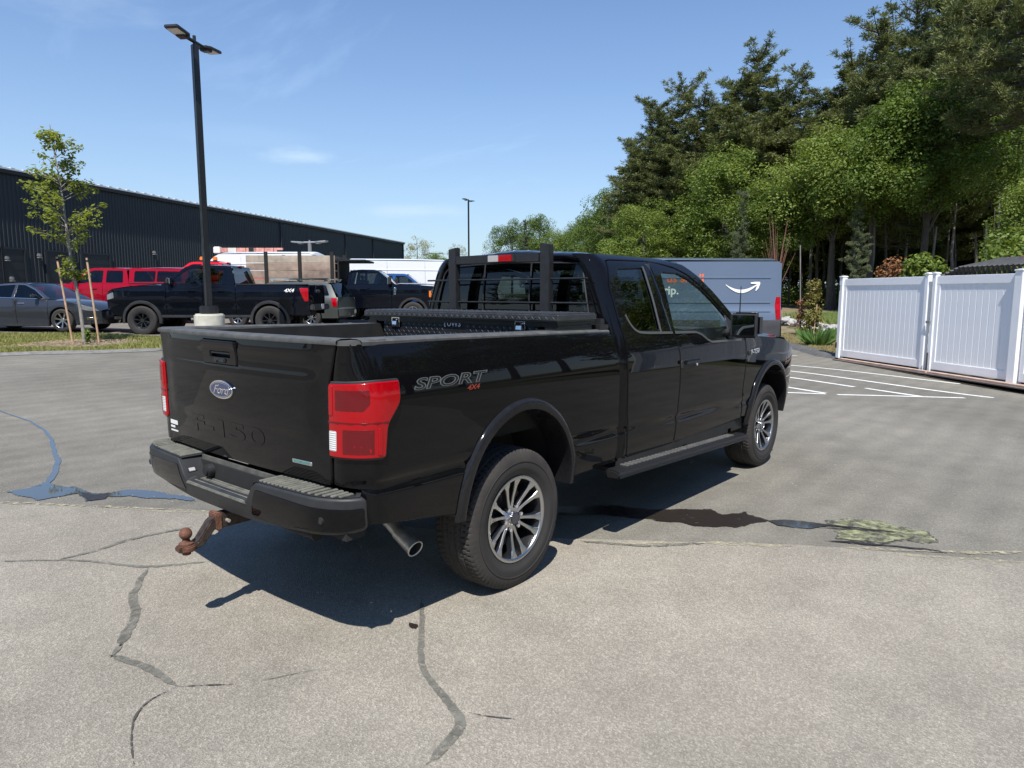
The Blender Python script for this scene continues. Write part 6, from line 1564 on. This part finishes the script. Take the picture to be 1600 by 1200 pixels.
v, S_ = veh('cargo_van', 'tall white cargo van standing beyond the dump truck cab, rear end to the left', 'van', place(650, 34.0), HEAD_R+math.radians(16), sp)
sp = van_spec(P_WHT, 2.70, 5.9, key='van')
v, S_ = veh('cargo_van', 'white cargo van, nose left, its roof under the faded red and white boom arm', 'van', place(404, 31.5, .12), HEAD_L+math.radians(-6), sp)
M_BOOM = simple('faded_red_boom', (.55, .25, .20), .6, var=.35, vs=6)
bo = thing('boom_lift_arm', 'faded red and white boom arm lying level above the white van roof', 'boom arm', place(400, 32.5))
bz_ = 1.637+(458-392)*32.5/1100-bo.location.z
MB().box((0, 0, bz_), (.22, .22, .24)).build('arm_pivot', M_UNDER, bo)
MB().box((1.55, 0, bz_), (.30, .3, .3)).build('arm_head', M_WHITE, bo, bevel=.03)
for k in range(7): MB().box((1.3-k*.42, 0, bz_), (.40, .16, .20)).build('arm_section', M_BOOM if k % 2 == 0 else simple('faded_white', (.6, .55, .5), .6) if k == 1 else M_BOOM, bo, bevel=.01)
MB().box((-1.3, 0, bz_/2), (.25, .25, bz_)).build('arm_mast', M_UNDER, bo)
bo.rotation_euler = (0, 0, HEAD_L)
sp = van_spec(P_WHT, 2.62, 5.9, key='van')
veh('cargo_van', 'white cargo van furthest away, only its roof showing past the cab of the black truck', 'van', place(725, 50, -.1), HEAD_R+math.radians(30), sp)
# blue pickup between dump truck and white van
sp = pickup_spec(P_DBL, lift=.04, style='seven', dark=False, rim=.22, wkey='red', R=.39)
veh('pickup_truck', 'blue crew-cab pickup half hidden between the dump truck hood and the tall white van', 'pickup truck', place(618, 31.2, .02), HEAD_R+math.radians(3), sp)
# red work truck with two amber beacons
sp = pickup_spec(P_ORD, lift=.22, style='steel', dark=True, rim=.22, wkey='lift', R=.43)
v, S_ = veh('pickup_truck', 'bright red work truck with two amber beacons on its roof, behind the red canopy pickup', 'pickup truck', place(338, 30.5, .20), HEAD_L+math.radians(2), sp)
for x, y in ((.25, .45), (-.30, .45)):
    b_ = MB().cyl((x, y, 2.17), .09, .05, 2, 14).build('beacon', M_UNDER, v); MB().cyl((x, y, 2.27), .10, .15, 2, 14, .085).build('beacon_lens', M_AMB, b_, bevel=.02)
MB().box((0, 0, 2.145), (.9, 1.1, .04)).build('beacon_bar', M_UNDER, v)

# delivery van
sp = van_spec(P_BLUE, 2.54, 5.9, W=1.02, key='dvan')
sp['seams'] = sp['seams'][1:]; sp['names'] = sp['names'][1:]; dv_p = dep(1029, 19.3)
v, S_ = veh('delivery_van', 'slate-blue delivery van with a white curved arrow on its side, behind the black truck hood', 'van', (dv_p.x, dv_p.y, dv_p.z), HEAD_L+math.radians(-3), sp)
M_CLAD = simple('grey_van_cladding', (.055, .055, .060), .6, var=.15)
DX0 = -2.95
for sd in (1, -1):
    f = (lambda s_: lambda P: np.stack([P[:, 0], -s_*S_(P[:, 0], P[:, 1]), P[:, 1]], 1))(sd)
    q = [(DX0+.01, .42), (DX0+.01, .93), (-1.90-.5, .93), (-1.90-.48, .52), (-2.36, .42)]
    panel('lower_cladding', q, f, M_CLAD, v, sp=.15, off=.014, depth=.03, out=(0, -sd, 0))
    panel('lower_cladding', [(-1.40, .42), (-1.40, .93), (1.45, .93), (1.45, .42)], f, M_CLAD, v, sp=.2, off=.014, depth=.03, out=(0, -sd, 0))
    MB().box((-2.9, sd*.95, .45), (.25, .2, .10)).build('rear_step', M_TRIM, v, bevel=.02)
    M_ORG = simple('orange_print', (.75, .14, .04), .5) if sd == 1 else M_ORG
    MB().box((-2.955, sd*.93, 1.10), (.02, .05, .18)).build('reverse_lens', M_CLR, v, bevel=.005)
    side_text(v, 'us small', M_ORG, -.50 if sd < 0 else .5, 1.985, .30, S_, sd, bold=.008, name='slogan')
    side_text(v, 'rip.', M_WHITE, -.14 if sd < 0 else .14, 1.68, .30, S_, sd, bold=.008, name='slogan')
    # the curved arrow
    f0 = -1 if sd < 0 else 1
    ar_ = []
    cx_ = -1.93; 
    up_, dn_ = [], []
    for t_ in np.linspace(0, 1, 18):
        x = -.40+.80*t_; yy = -.17*math.sin(math.pi*min(1, t_*1.02))**.9*1.0; th_ = .012+.075*math.sin(math.pi*min(1., t_*.92+.02))
        up_.append((x, yy+th_*.5)); dn_.append((x, yy-th_*.5))
    sm = up_+dn_[::-1]; hd = [(.22, .055), (.34, .075), (.46, .072), (.47, .03), (.43, -.09), (.37, -.16), (.35, -.15), (.38, -.05), (.385, .01), (.34, .02), (.24, .02)]
    for nm, pl in (('curved_arrow', sm), ('curved_arrow_head', hd)):
        pl = [(cx_+(x if sd > 0 else -x), 1.83+y) for x, y in pl]
        panel(nm, pl, f, M_WHITE, v, sp=.08, off=.018 if nm.endswith('head') else .015, depth=.004, edge=.001, out=(0, -sd, 0))

# ------------------------------------------------------------------ trees and shrubs
LM_DEC = leafmat('broadleaf_green', (.036, .070, .013), (.13, .19, .036), .36)
LM_BRI = leafmat('bright_broadleaf', (.06, .11, .018), (.19, .25, .05), .36)
LM_PINE = leafmat('pine_needles', (.040, .066, .022), (.165, .185, .062), .22)
LM_SPR = leafmat('spruce_needles', (.05, .075, .035), (.18, .21, .11), .22)
LM_PALE = leafmat('pale_willow', (.20, .22, .12), (.36, .36, .22), .4)
LM_RUST = leafmat('dying_needles', (.16, .07, .03), (.32, .16, .07), .25)
LM_YNG = leafmat('young_maple_leaves', (.13, .18, .03), (.30, .34, .07), .5)
M_BARK = simple('grey_brown_bark', (.085, .072, .060), .9, var=.35, vs=3, bump=.6, bs=12); M_BARK2 = simple('pale_bark', (.22, .20, .18), .9, var=.4, vs=4, bump=.4, bs=14)
M_TWIG = simple('reddish_twigs', (.20, .10, .07), .9, var=.3)
def quads(C, U, W_):
    """leaf rhombi from centres, half-axes U and W_ (numpy)"""
    n = len(C); V = np.empty((n, 4, 3)); V[:, 0] = C-U; V[:, 1] = C-W_; V[:, 2] = C+U; V[:, 3] = C+W_; return V.reshape(-1, 3)
def qmesh(name, V, m):
    n = len(V)//4; me = bpy.data.meshes.new(name); me.vertices.add(len(V)); me.vertices.foreach_set('co', V.astype(np.float32).ravel())
    me.loops.add(4*n); me.loops.foreach_set('vertex_index', np.arange(4*n, dtype=np.int32)); me.polygons.add(n)
    me.polygons.foreach_set('loop_start', np.arange(0, 4*n, 4, dtype=np.int32)); me.polygons.foreach_set('loop_total', np.full(n, 4, np.int32))
    me.update(calc_edges=True); me.validate(); me.materials.append(m); return me
def rdir(rg, n): v = rg.normal(size=(n, 3)); return v/np.linalg.norm(v, axis=1)[:, None]
def leaves_at(rg, cen, rc, n, ls, up=.5, flat=.75):
    """n leaves round each clump centre"""
    k = len(cen); d = rdir(rg, k*n).reshape(k, n, 3); r_ = rg.uniform(.35, 1, (k, n, 1))**.5
    C = cen[:, None]+d*r_*np.asarray(rc)[:, None, None]*np.array([1, 1, flat]); C = C.reshape(-1, 3); dd = d.reshape(-1, 3)
    N = dd*.5+rdir(rg, len(C))*.6+np.array([0, 0, up]); N /= np.linalg.norm(N, axis=1)[:, None]
    A_ = np.cross(N, rdir(rg, len(C))); A_ /= np.linalg.norm(A_, axis=1)[:, None]+1e-9; B_ = np.cross(N, A_)
    s = ls*rg.uniform(.6, 1.3, (len(C), 1)); return quads(C, A_*s, B_*s*.55)
def limbs(mb, rg, base, tip, r0, cen, nl=10):
    for c in cen[rg.permutation(len(cen))[:nl]]:
        t = rg.uniform(.35, .9); p0 = base+(tip-base)*t; mid = (p0+c)/2+np.array([0, 0, .15*np.linalg.norm(c-p0)]); r_ = r0*(1-t)*.6+.02
        mb.tube([tuple(p0), tuple(mid), tuple(c)], [r_, r_*.6, r_*.2], 5, cap=False)
BR = {}
def broadleaf(seed, H=12., R=3.6, m=LM_DEC, ncl=110, nlf=290, ls=.085, zlow=.28, rc=(.7, 1.35)):
    rg = np.random.default_rng(seed); d = rdir(rg, ncl); r_ = rg.uniform(.25, 1, (ncl, 1))**.55; zc = H*(1+zlow)/2; hz_ = H*(1-zlow)/2
    lobes = 1+.28*np.sin(3*np.arctan2(d[:, 1], d[:, 0])+rg.uniform(0, 6))[:, None]*(1-np.abs(d[:, 2:3]))
    cen = d*r_*np.array([R*.82, R*.82, hz_*.86])*lobes+np.array([0, 0, zc]); cen[:, :2] *= (1.12-.45*((cen[:, 2:3]-zc)/hz_))
    V = leaves_at(rg, cen, rg.uniform(*rc, ncl), nlf, ls)
    mb = MB(); base = np.array([0, 0, 0.]); tip = np.array([rg.uniform(-.3, .3), rg.uniform(-.3, .3), H*.86])
    mb.tube([(0, 0, -.3), (tip[0]*.4, tip[1]*.4, H*.4), tuple(tip)], [H*.018, H*.012, .03], 8); tr = mb.build('trunk', M_BARK, None); tm = tr.data; bpy.data.objects.remove(tr)
    mb = MB(); limbs(mb, rg, base, tip, H*.012, cen, 16); tr = mb.build('branches', M_BARK, None); BR[tm.name] = tr.data; bpy.data.objects.remove(tr)
    return tm, qmesh('crown', V, m)
def pine(seed, H=22., R=3.6, m=LM_PINE, zlow=.30, nw=36, tuft=22, plate=1.0, gapp=.08, ls=.145, lean=.3):
    rg = np.random.default_rng(seed); C = []; D = []; mb = MB(); mt = MB()
    tx, ty = rg.uniform(-lean, lean), rg.uniform(-lean, lean)
    ax = lambda z: np.array([tx*(z/H)**1.5, ty*(z/H)**1.5, z])
    mt.tube([tuple(ax(z)) for z in np.linspace(-.3, H, 9)], list(np.linspace(H*.013, .03, 9)), 9)
    for i in range(nw):
        t = (i+rg.uniform(-.3, .3))/nw; z = H*(zlow+(1-zlow)*max(0, t)); t = (z/H-zlow)/(1-zlow)
        prof = R*(math.sin(math.pi*min(1, (t*.86+.17)))**.75)*(1-.30*t) if t < .90 else R*.42
        for b in range(rg.integers(4, 7)):
            if rg.random() < gapp: continue
            a = rg.uniform(0, 2*math.pi); L_ = prof*rg.uniform(.55, 1.25); rise = L_*rg.uniform(.02, .30)+(.6*L_ if t > .85 else 0)
            p0 = ax(z); tip_ = p0+np.array([math.cos(a)*L_, math.sin(a)*L_, rise]); sag = np.array([0, 0, -.10*L_]); mid = (p0+tip_)/2+sag
            mb.tube([tuple(p0), tuple(mid), tuple(tip_)], [.05+.008*L_, .03, .008], 4, cap=False)
            nt_ = max(5, int(L_*5.2)); s_ = rg.uniform(.22, 1.02, nt_); side = rg.normal(size=nt_)*(.16*L_*(1.15-s_))
            q = (1-s_)[:, None]**2*p0+2*(s_*(1-s_))[:, None]*mid+(s_**2)[:, None]*tip_
            q[:, 0] += -math.sin(a)*side; q[:, 1] += math.cos(a)*side; q[:, 2] += rg.uniform(-.05, .22, nt_)
            C.append(q); D.append(np.tile([math.cos(a), math.sin(a), .35], (nt_, 1)))
    C = np.vstack(C); D = np.vstack(D); k = len(C)
    dirs = D[:, None]*.55+rdir(rg, k*tuft).reshape(k, tuft, 3)*np.array([1, 1, .8])+np.array([0, 0, .28]); dirs /= np.linalg.norm(dirs, axis=2)[:, :, None]
    L_ = ls*rg.uniform(.7, 1.4, (k, tuft, 1)); cc = C[:, None]+dirs*L_*1.1+rg.normal(size=(k, tuft, 3))*.07
    U = (dirs*L_).reshape(-1, 3); W_ = np.cross(U, rdir(rg, len(U))); W_ = W_/(np.linalg.norm(W_, axis=1)[:, None]+1e-9)*ls*.20
    V = quads(cc.reshape(-1, 3), U, W_)
    tr = mt.build('trunk', M_BARK, None); tm = tr.data; bpy.data.objects.remove(tr)
    tr = mb.build('branches', M_BARK, None); BR[tm.name] = tr.data; bpy.data.objects.remove(tr)
    return tm, qmesh('crown', V, m)
DEC = [broadleaf(1), broadleaf(2, R=4.2, zlow=.2), broadleaf(3, R=3.2, zlow=.15), broadleaf(4, R=3.9, m=LM_BRI, zlow=.10), broadleaf(5, R=4.3, m=LM_BRI, zlow=.05, ncl=125)]
PIN_ = 0
DEC += [broadleaf(6, R=4.0, zlow=.40), broadleaf(7, R=4.2, m=LM_BRI, zlow=.36)]
PIN = [pine(11), pine(12, R=4.2, zlow=.36), pine(13, R=3.0, zlow=.45, gapp=.35, nw=22), pine(14, R=3.9, zlow=.22), pine(15, R=2.6, zlow=.12, m=LM_SPR, nw=34, lean=.1), pine(16, R=4.0, zlow=.50, nw=26)]
fz = lambda x, y: vz(x, y) if (x-15.9)*.72-(y-1.7)*.69 > 0 else gz(x, y)
def tree(kind, px, ytop, D, lab, cat='tree', wsc=1.0, seed=0, group=None, name=None, lean=None):
    lib, H0 = (DEC, 12.) if kind[0] == 'd' else (PIN, 22.)
    tm, cm = lib[int(kind[1])]
    p = dep(px, D); z0 = fz(p.x, p.y); H = topz(px, ytop, D)-z0
    t = thing(name or ('broadleaf_tree' if kind[0] == 'd' else 'pine_tree'), lab, cat, (p.x, p.y, z0), seed*1.7, group)
    s = H/H0; t.scale = (s*wsc, s*wsc, s)
    if lean: t.rotation_euler = (lean[0], lean[1], seed*1.7)
    for nm, me in (('trunk', tm), ('branches', BR[tm.name]), ('crown', cm)):
        o = bpy.data.objects.new(nm, me); COL.objects.link(o); o.parent = t
    return t
G1 = 'trees along the forest edge'
F_ = [
 ('p0', 1012, 165, 62, 'left end pine of the forest, long flat limbs reaching out over the sky', 1.4, 1),
 ('p3', 1062, 132, 60, 'pine with twin soft tips standing second from the left end of the pines', 1.2, 2),
 ('p1', 1172, 84, 56, 'broad pine whose pointed crown stands highest in the middle of the skyline', 1.25, 3),
 ('p3', 1110, 165, 58, 'shorter full pine filling the dip between the twin-tipped and the broad pine', 1.1, 41),
 ('p1', 1288, 150, 52, 'dark pine in the hollow of the skyline right of the sparse one', 1.15, 42),
 ('p0', 1215, 165, 55, 'low full pine behind the sparse one', 1.2, 43),
 ('p2', 1236, 108, 54, 'open sparse pine with sky showing through, right of the broad pointed pine', 1.25, 4),
 ('p0', 1340, 42, 47, 'full pine reaching a limb to the left into the blue sky gap', 1.25, 5),
 ('p3', 1398, 2, 44, 'tall pine just touching the upper picture edge', 1.0, 6),
 ('p2', 1462, -60, 40, 'ragged tall pine with bare dead branches near its top', 1.1, 7),
 ('p5', 1530, -110, 35, 'very tall pine with a bare straight brown trunk under a high crown', 1.0, 8),
 ('p5', 1572, -160, 31, 'tallest dark pine at the right edge with a long bare leaning trunk', .95, 9),
 ('d4', 1005, 300, 52, 'yellow-green broadleaf tree with a rounded dome over the cab roof', 1.25, 10),
 ('d1', 958, 278, 66, 'dark green broadleaf tree at the left foot of the tall pines', 1.0, 11),
 ('d3', 1130, 222, 50, 'bright green maple under the pines above the delivery van', 1.15, 12),
 ('d5', 1205, 290, 46, 'mid-green broadleaf tree right behind the rear of the delivery van', 1.1, 13),
 ('d6', 1292, 190, 44, 'large light green maple with layered foliage in the middle of the forest edge', 1.1, 14),
 ('d5', 1352, 175, 42, 'large full maple, its lit crown right of the layered maple', 1.05, 15),
 ('d5', 1432, 110, 41, 'tall broadleaf tree between the pines above the left gate post', 1.05, 16),
 ('p4', 1152, 300, 45, 'grey-green spruce with thin drooping twigs beside the bright maple', .9, 17),
 ('d3', 1618, 250, 27, 'light green maple in front of the tallest pine at the right edge', 1.1, 19),
 ('p4', 1330, 300, 40, 'dark narrow spruce in the shadow of the maples', 1.0, 22),
]
for i, (px, yt) in enumerate(((985, 225), (1035, 172), (1088, 158), (1140, 128), (1204, 138), (1262, 150), (1312, 95), (1368, 48), (1430, -10), (1495, -60))):
    tree(('p0', 'p3', 'p1')[i % 3], px, yt, 61-i*1.6, 'second-row pine closing the skyline '+('at its left foot, behind the flat-limbed end pine', 'between the flat-limbed end pine and the twin-tipped pine', 'just right of the twin-tipped pine', 'left of the broad pointed pine',
        'between the broad pointed pine and the open sparse one', 'right of the open sparse pine, at the lowest dip', 'left of the pine with the reaching limb', 'right of the pine with the reaching limb', 'between the edge-touching pine and the ragged one', 'between the ragged pine and the tall bare-trunked one')[i], wsc=1.45, seed=60+i, group='second row of pines')
for k, px, yt, D, lab, ws, sd_ in F_: tree(k, px, yt, D, lab, wsc=ws, seed=sd_, group=G1)
# far line to the left of the forest
for k, px, yt, D, lab, ws, sd_ in [('d1', 800, 335, 95, 'leftmost small tree of the far line behind the cab rack', .9, 31), ('d0', 842, 328, 92, 'tall narrow tree of the far line over the third brake light', .9, 32), ('p4', 820, 345, 90, 'thin dark conifer in the far tree line', .9, 33), ('d2', 898, 338, 84, 'dark round tree of the far line, next to the forest', 1.0, 34), ('d1', 935, 318, 76, 'dark tree where the far line joins the forest', 1.0, 35), ('d3', 868, 356, 86, 'low light green tree of the far line over the cab roof', 1.0, 36)]:
    tree(k, px, yt, D, lab, wsc=ws, seed=sd_, group='far tree line')
# deep rows that close the forest behind
rr = random.Random(77)
for i in range(34):
    px = 985+i*20+rr.uniform(-12, 12); D = np.interp(px, [985, 1250, 1650], [74, 62, 48])+rr.uniform(0, 10)
    yt = np.interp(px, [985, 1060, 1172, 1236, 1345, 1460, 1600], [240, 190, 150, 170, 110, 40, 0])+rr.uniform(0, 90)
    k = rr.choice(['p0', 'p3', 'd0', 'd1', 'p1', 'd2']); t = tree(k, px, yt, D, 'tree deep inside the forest, dim behind the front row of pines and maples', seed=100+i, group='trees deep in the forest', wsc=1.1)
for i in range(26):
    px = 975+i*26+rr.uniform(-10, 10); D = np.interp(px, [985, 1250, 1650], [66, 60, 52])+rr.uniform(0, 8)
    tree(rr.choice(['d0', 'd2', 'd1']), px, 330+rr.uniform(-25, 30), D, 'low understorey tree filling the shaded forest edge', seed=200+i, group='understorey trees', wsc=1.35)
# the forest goes on to the right of and behind the camera
for i in range(40):
    a = math.radians(-20-i*5.2); D = rr.uniform(30, 44)+max(0, (i-14))*.9; x, y = 4+D*math.cos(a), -4+D*math.sin(a)
    k = rr.choice(['p0', 'p1', 'd0', 'd1', 'd3', 'p3']); lib, H0 = (DEC, 12.) if k[0] == 'd' else (PIN, 22.)
    t = thing('pine_tree' if k[0] == 'p' else 'broadleaf_tree', 'forest tree standing outside the picture on the side of the lot', 'tree', (x, y, 0), i*1.3, 'trees outside the picture')
    H = rr.uniform(11, 20); t.scale = (H/H0,)*3
    for nm, me in zip(('trunk', 'crown'), lib[int(k[1])]):
        o = bpy.data.objects.new(nm, me); COL.objects.link(o); o.parent = t
# pale trees beyond the building
tmW, cmW = broadleaf(41, R=4.4, m=LM_PALE, ncl=80, nlf=60, ls=.12, zlow=.12, rc=(.5, 1.1))
for px, yt, D, lab, ws in ((655, 360, 118, 'pale grey-green willow rising beyond the end of the black building', .95), (716, 372, 120, 'pale wispy tree right behind the left upright of the cab rack', .75), (682, 392, 110, 'low bright bush beyond the white vans', 1.3), (640, 392, 116, 'low pale tree touching the end wall of the black building', 1.0)):
    p = dep(px, D); t = thing('willow_tree', lab, 'tree', (p.x, p.y, p.z), px, 'pale far trees'); H = topz(px, yt, D)-p.z; t.scale = (H/12*ws, H/12*ws, H/12)
    for nm, me in (('trunk', tmW), ('crown', cmW if 'bright' not in lab else DEC[3][1])):
        o = bpy.data.objects.new(nm, me); COL.objects.link(o); o.parent = t
# slim bare trunks standing in the shade of the forest edge
bt = None
for i in range(30):
    px = 1215+i*14+rr.uniform(-9, 9); D = float(np.interp(px, [1180, 1650], [47, 36]))+rr.uniform(0, 8); p = dep(px, D); H = rr.uniform(4.5, 8)
    if bt is None:
        o_ = MB().tube([(0, 0, -.3), (.03, .02, .5), (.0, .03, 1.0)], [.011, .009, .004], 7).build('slim_tree', M_BARK2, None); bt = o_.data; bpy.data.objects.remove(o_)
        bt2 = bt.copy(); bt2.materials.clear(); bt2.materials.append(M_BARK)
    o = bpy.data.objects.new('slim_tree', bt2 if rr.random() < .6 else bt); COL.objects.link(o); o.location = (p.x, p.y, fz(p.x, p.y)); w_ = rr.uniform(5, 11); o.scale = (w_, w_, H); o.rotation_euler = (rr.uniform(-.06, .06), rr.uniform(-.06, .06), rr.uniform(0, 6))
    tag(o, 'slim bare trunk among many in the shade under the forest crowns', 'tree trunk', 'slim trunks in the forest shade')
# forest floor brush
rg = np.random.default_rng(9)
cen = []
for i in range(260):
    px = rg.uniform(960, 1680); D = np.interp(px, [960, 1250, 1680], [62, 52, 40])+rg.uniform(-2, 9); p = dep(px, float(D)); cen.append((p.x, p.y, fz(p.x, p.y)+rg.uniform(.2, 1.1)))
stuff(link_obj('undergrowth', qmesh('undergrowth', leaves_at(rg, np.array(cen), rg.uniform(.6, 1.5, 260), 180, .10, flat=.8), LM_DEC)), 'tangled dark green undergrowth along the foot of the forest', 'undergrowth')
cen = []
for i in range(420):
    px = rg.uniform(1000, 1720); D = np.interp(px, [960, 1250, 1680], [76, 68, 58])+rg.uniform(0, 12); p = dep(px, float(D)); cen.append((p.x, p.y, fz(p.x, p.y)+rg.uniform(.5, 8.5)))
stuff(link_obj('undergrowth', qmesh('undergrowth', leaves_at(rg, np.array(cen), rg.uniform(1.2, 2.4, 420), 200, .16, flat=.8), LM_DEC)), 'dense dark thicket closing the view deep between the forest trunks', 'undergrowth')
# small plants on the verge
def small_plant(name, lab, cat, px, py_base, D, H, R, m, n=900, ls=.05, shape='cone', seed=1, stem=M_BARK):
    rg = np.random.default_rng(seed); p = dep(px, D); z0 = fz(p.x, p.y); t = thing(name, lab, cat, (p.x, p.y, z0)); 
    k = 40; z = rg.uniform(.05, 1, k); rad = R*((1-z*.85) if shape == 'cone' else np.sqrt(np.clip(1-(2*z-1)**2, .05, 1))); a = rg.uniform(0, 6.28, k); q = rg.uniform(.1, .9, k)
    cen = np.stack([np.cos(a)*rad*q, np.sin(a)*rad*q, z*H], 1)
    o = bpy.data.objects.new('foliage', qmesh('foliage', leaves_at(rg, cen, rg.uniform(.12, .3, k)*R/.45, n//k, ls), m)); COL.objects.link(o); o.parent = t
    T('stem', stem, t, [(0, 0, -.05), (.01, .01, H*.5), (0, .02, H*.95)], [.03, .02, .006], 6); return t
small_plant('evergreen_shrub', 'small cone-shaped evergreen with browning foliage on the verge by the pale stones', 'shrub', 1266, 505, 25.5, 1.95, .50, leafmat('thuja', (.09, .10, .02), (.26, .22, .06), .3), 2600, .045, 'cone', 3)
small_plant('brown_shrub', 'rust-brown dry shrub just left of the small evergreen', 'shrub', 1250, 505, 26.0, 1.25, .32, LM_RUST, 700, .045, 'cone', 4)
small_plant('leafy_shrub', 'bright green low maple shrub showing over the left gate leaf', 'shrub', 1432, 400, 27, 2.75, .95, LM_BRI, 3200, .085, 'ball', 5)
small_plant('dying_conifer', 'orange-brown dying conifer top over the left gate leaf', 'shrub', 1385, 420, 26, 2.6, .75, LM_RUST, 1500, .06, 'cone', 6)
small_plant('leafy_shrub', 'bright green shrub left of the forest trunks behind the corner of the pipe heap', 'shrub', 1560, 400, 25, 3.1, 1.3, LM_BRI, 3600, .085, 'ball', 7)
# clump of tall green blades
cp_ = dep(1277, 21.2); zc_ = vz(cp_.x, cp_.y); V = []; F = []; r = random.Random(6)
tgc = thing('grass_clump', 'clump of tall fresh green blades on the verge in front of the small evergreen', 'plant', (cp_.x, cp_.y, zc_))
for i in range(260):
    a, d = r.uniform(0, 6.28), .30*math.sqrt(r.random()); h = r.uniform(.2, .58); w_ = .014; x, y = d*math.cos(a), d*math.sin(a); lx, ly = x*1.2+r.uniform(-.1, .1), y*1.2+r.uniform(-.1, .1); b = r.uniform(0, 3.14); k = len(V); dx, dy = math.cos(b)*w_, math.sin(b)*w_
    V += [(x-dx, y-dy, 0), (x+dx, y+dy, 0), (x+lx*.4+dx, y+ly*.4+dy, h*.65), (x+lx, y+ly, h)]; F += [(k, k+1, k+2), (k, k+2, k+3)]
raw('blades', V, F, leafmat('iris_green', (.07, .16, .04), (.17, .28, .08), .35), tgc, smooth=False)
# stakes and thin trunks on the verge
def stake(nm, lab, cat, px, D, H, rad, m, lx=0, ly=0):
    p = dep(px, D); z0 = fz(p.x, p.y); o = MB().tube([(0, 0, -.1), (lx, ly, H)], rad, 10).build(nm, m, None); o.location = (p.x, p.y, z0); tag(o, lab, cat); return o
M_STK = simple('peeled_stake_wood', (.46, .30, .19), .75, var=.25, vs=6, bump=.3, bs=30)
stake('wooden_stake', 'thin wooden stake leaning against the small evergreen', 'stake', 1270, 25.2, 1.15, .02, M_STK, .1, -.05)
stake('birch_tree', 'thin pale birch trunk behind the small evergreen', 'tree trunk', 1250, 29, 3.4, .022, M_BARK2, -.25, .1)
# bare reddish branches behind the van
p = dep(1208, 40); tb_ = thing('bare_shrub', 'leafless reddish shrub with upright twigs above the rear of the delivery van', 'shrub', (p.x, p.y, fz(p.x, p.y))); mb = MB(); r = random.Random(8)
for i in range(26):
    a = r.uniform(0, 6.28); h = r.uniform(3.0, 5.6); s = r.uniform(.3, 1.3); mb.tube([(0, 0, 0), (math.cos(a)*s*.3, math.sin(a)*s*.3, h*.5), (math.cos(a)*s, math.sin(a)*s, h)], [.03, .02, .006], 4)
mb.build('twigs', M_TWIG, tb_)

# the young staked maple on the island
yt_ = thing('young_maple', 'young slender tree with sparse yellow-green leaves between two wooden stakes', 'tree', (TBX, TBY, iz(TBX, TBY)))
HY = topz(105, 184, 17.0)-iz(TBX, TBY); rt = np.array(CR); rg = np.random.default_rng(21)
ax_ = lambda z: -rt*(.42*(z/HY)**1.0)+np.array([0, 0, z])
mb = MB(); mb.tube([tuple(ax_(z)+np.array([.02*math.sin(z*2.2), .02*math.cos(z*1.7), 0])) for z in np.linspace(-.1, HY*.97, 12)], list(np.linspace(.045, .008, 12)), 8)
mb.build('trunk', simple('young_bark', (.26, .24, .21), .85, var=.3, vs=10), yt_)
cen = []; mb = MB()
for i in range(62):
    t = rg.uniform(.30, .98); z = HY*t; a = rg.uniform(0, 6.28); w_ = .88*math.sin(math.pi*min(1, max(0, (t-.12)/.95)))**.8; L_ = w_*rg.uniform(.3, 1.08) if t > .42 else .28*rg.uniform(.3, 1)
    p0 = ax_(z*.93); p1 = p0+np.array([math.cos(a)*L_, math.sin(a)*L_, .30*L_+.12]); mb.tube([tuple(p0), tuple((p0+p1)/2+np.array([0, 0, .06])), tuple(p1)], [.010, .007, .003], 4, cap=False)
    for s in (.55, .8, 1.0): cen.append(p0+(p1-p0)*s)
mb.build('branches', M_BARK2, yt_)
o = bpy.data.objects.new('leaves', qmesh('leaves', leaves_at(rg, np.array(cen), rg.uniform(.08, .20, len(cen)), 17, .050, up=.8), LM_YNG)); COL.objects.link(o); o.parent = yt_
for (pb, yb_), (pt, ytp), lab in (((114, 532), (99, 401), 'left wooden stake beside the young maple, leaning left'), ((155, 530), (145, 403), 'right wooden stake beside the young maple')):
    p = dep(pb, 17.0); z0 = iz(p.x, p.y); zt_ = topz(pt, ytp, 17.0); q = dep(pt, 17.0)
    t = thing('tree_stake', lab, 'stake', (p.x, p.y, z0), 0, 'tree stakes'); v_ = Vector((q.x-p.x, q.y-p.y, zt_-z0))
    MB().tube([(0, 0, -.1), tuple(v_)], .024, 12).build('pole', M_STK, t, ang=60); MB().tube([tuple(v_*.955), tuple(v_*.975)], .028, 12).build('strap', M_UNDER, t)
small_plant('weed', 'small green weed at the foot of the young maple', 'plant', 137, 530, 16.9, .42, .12, LM_DEC, 160, .04, 'cone', 14)
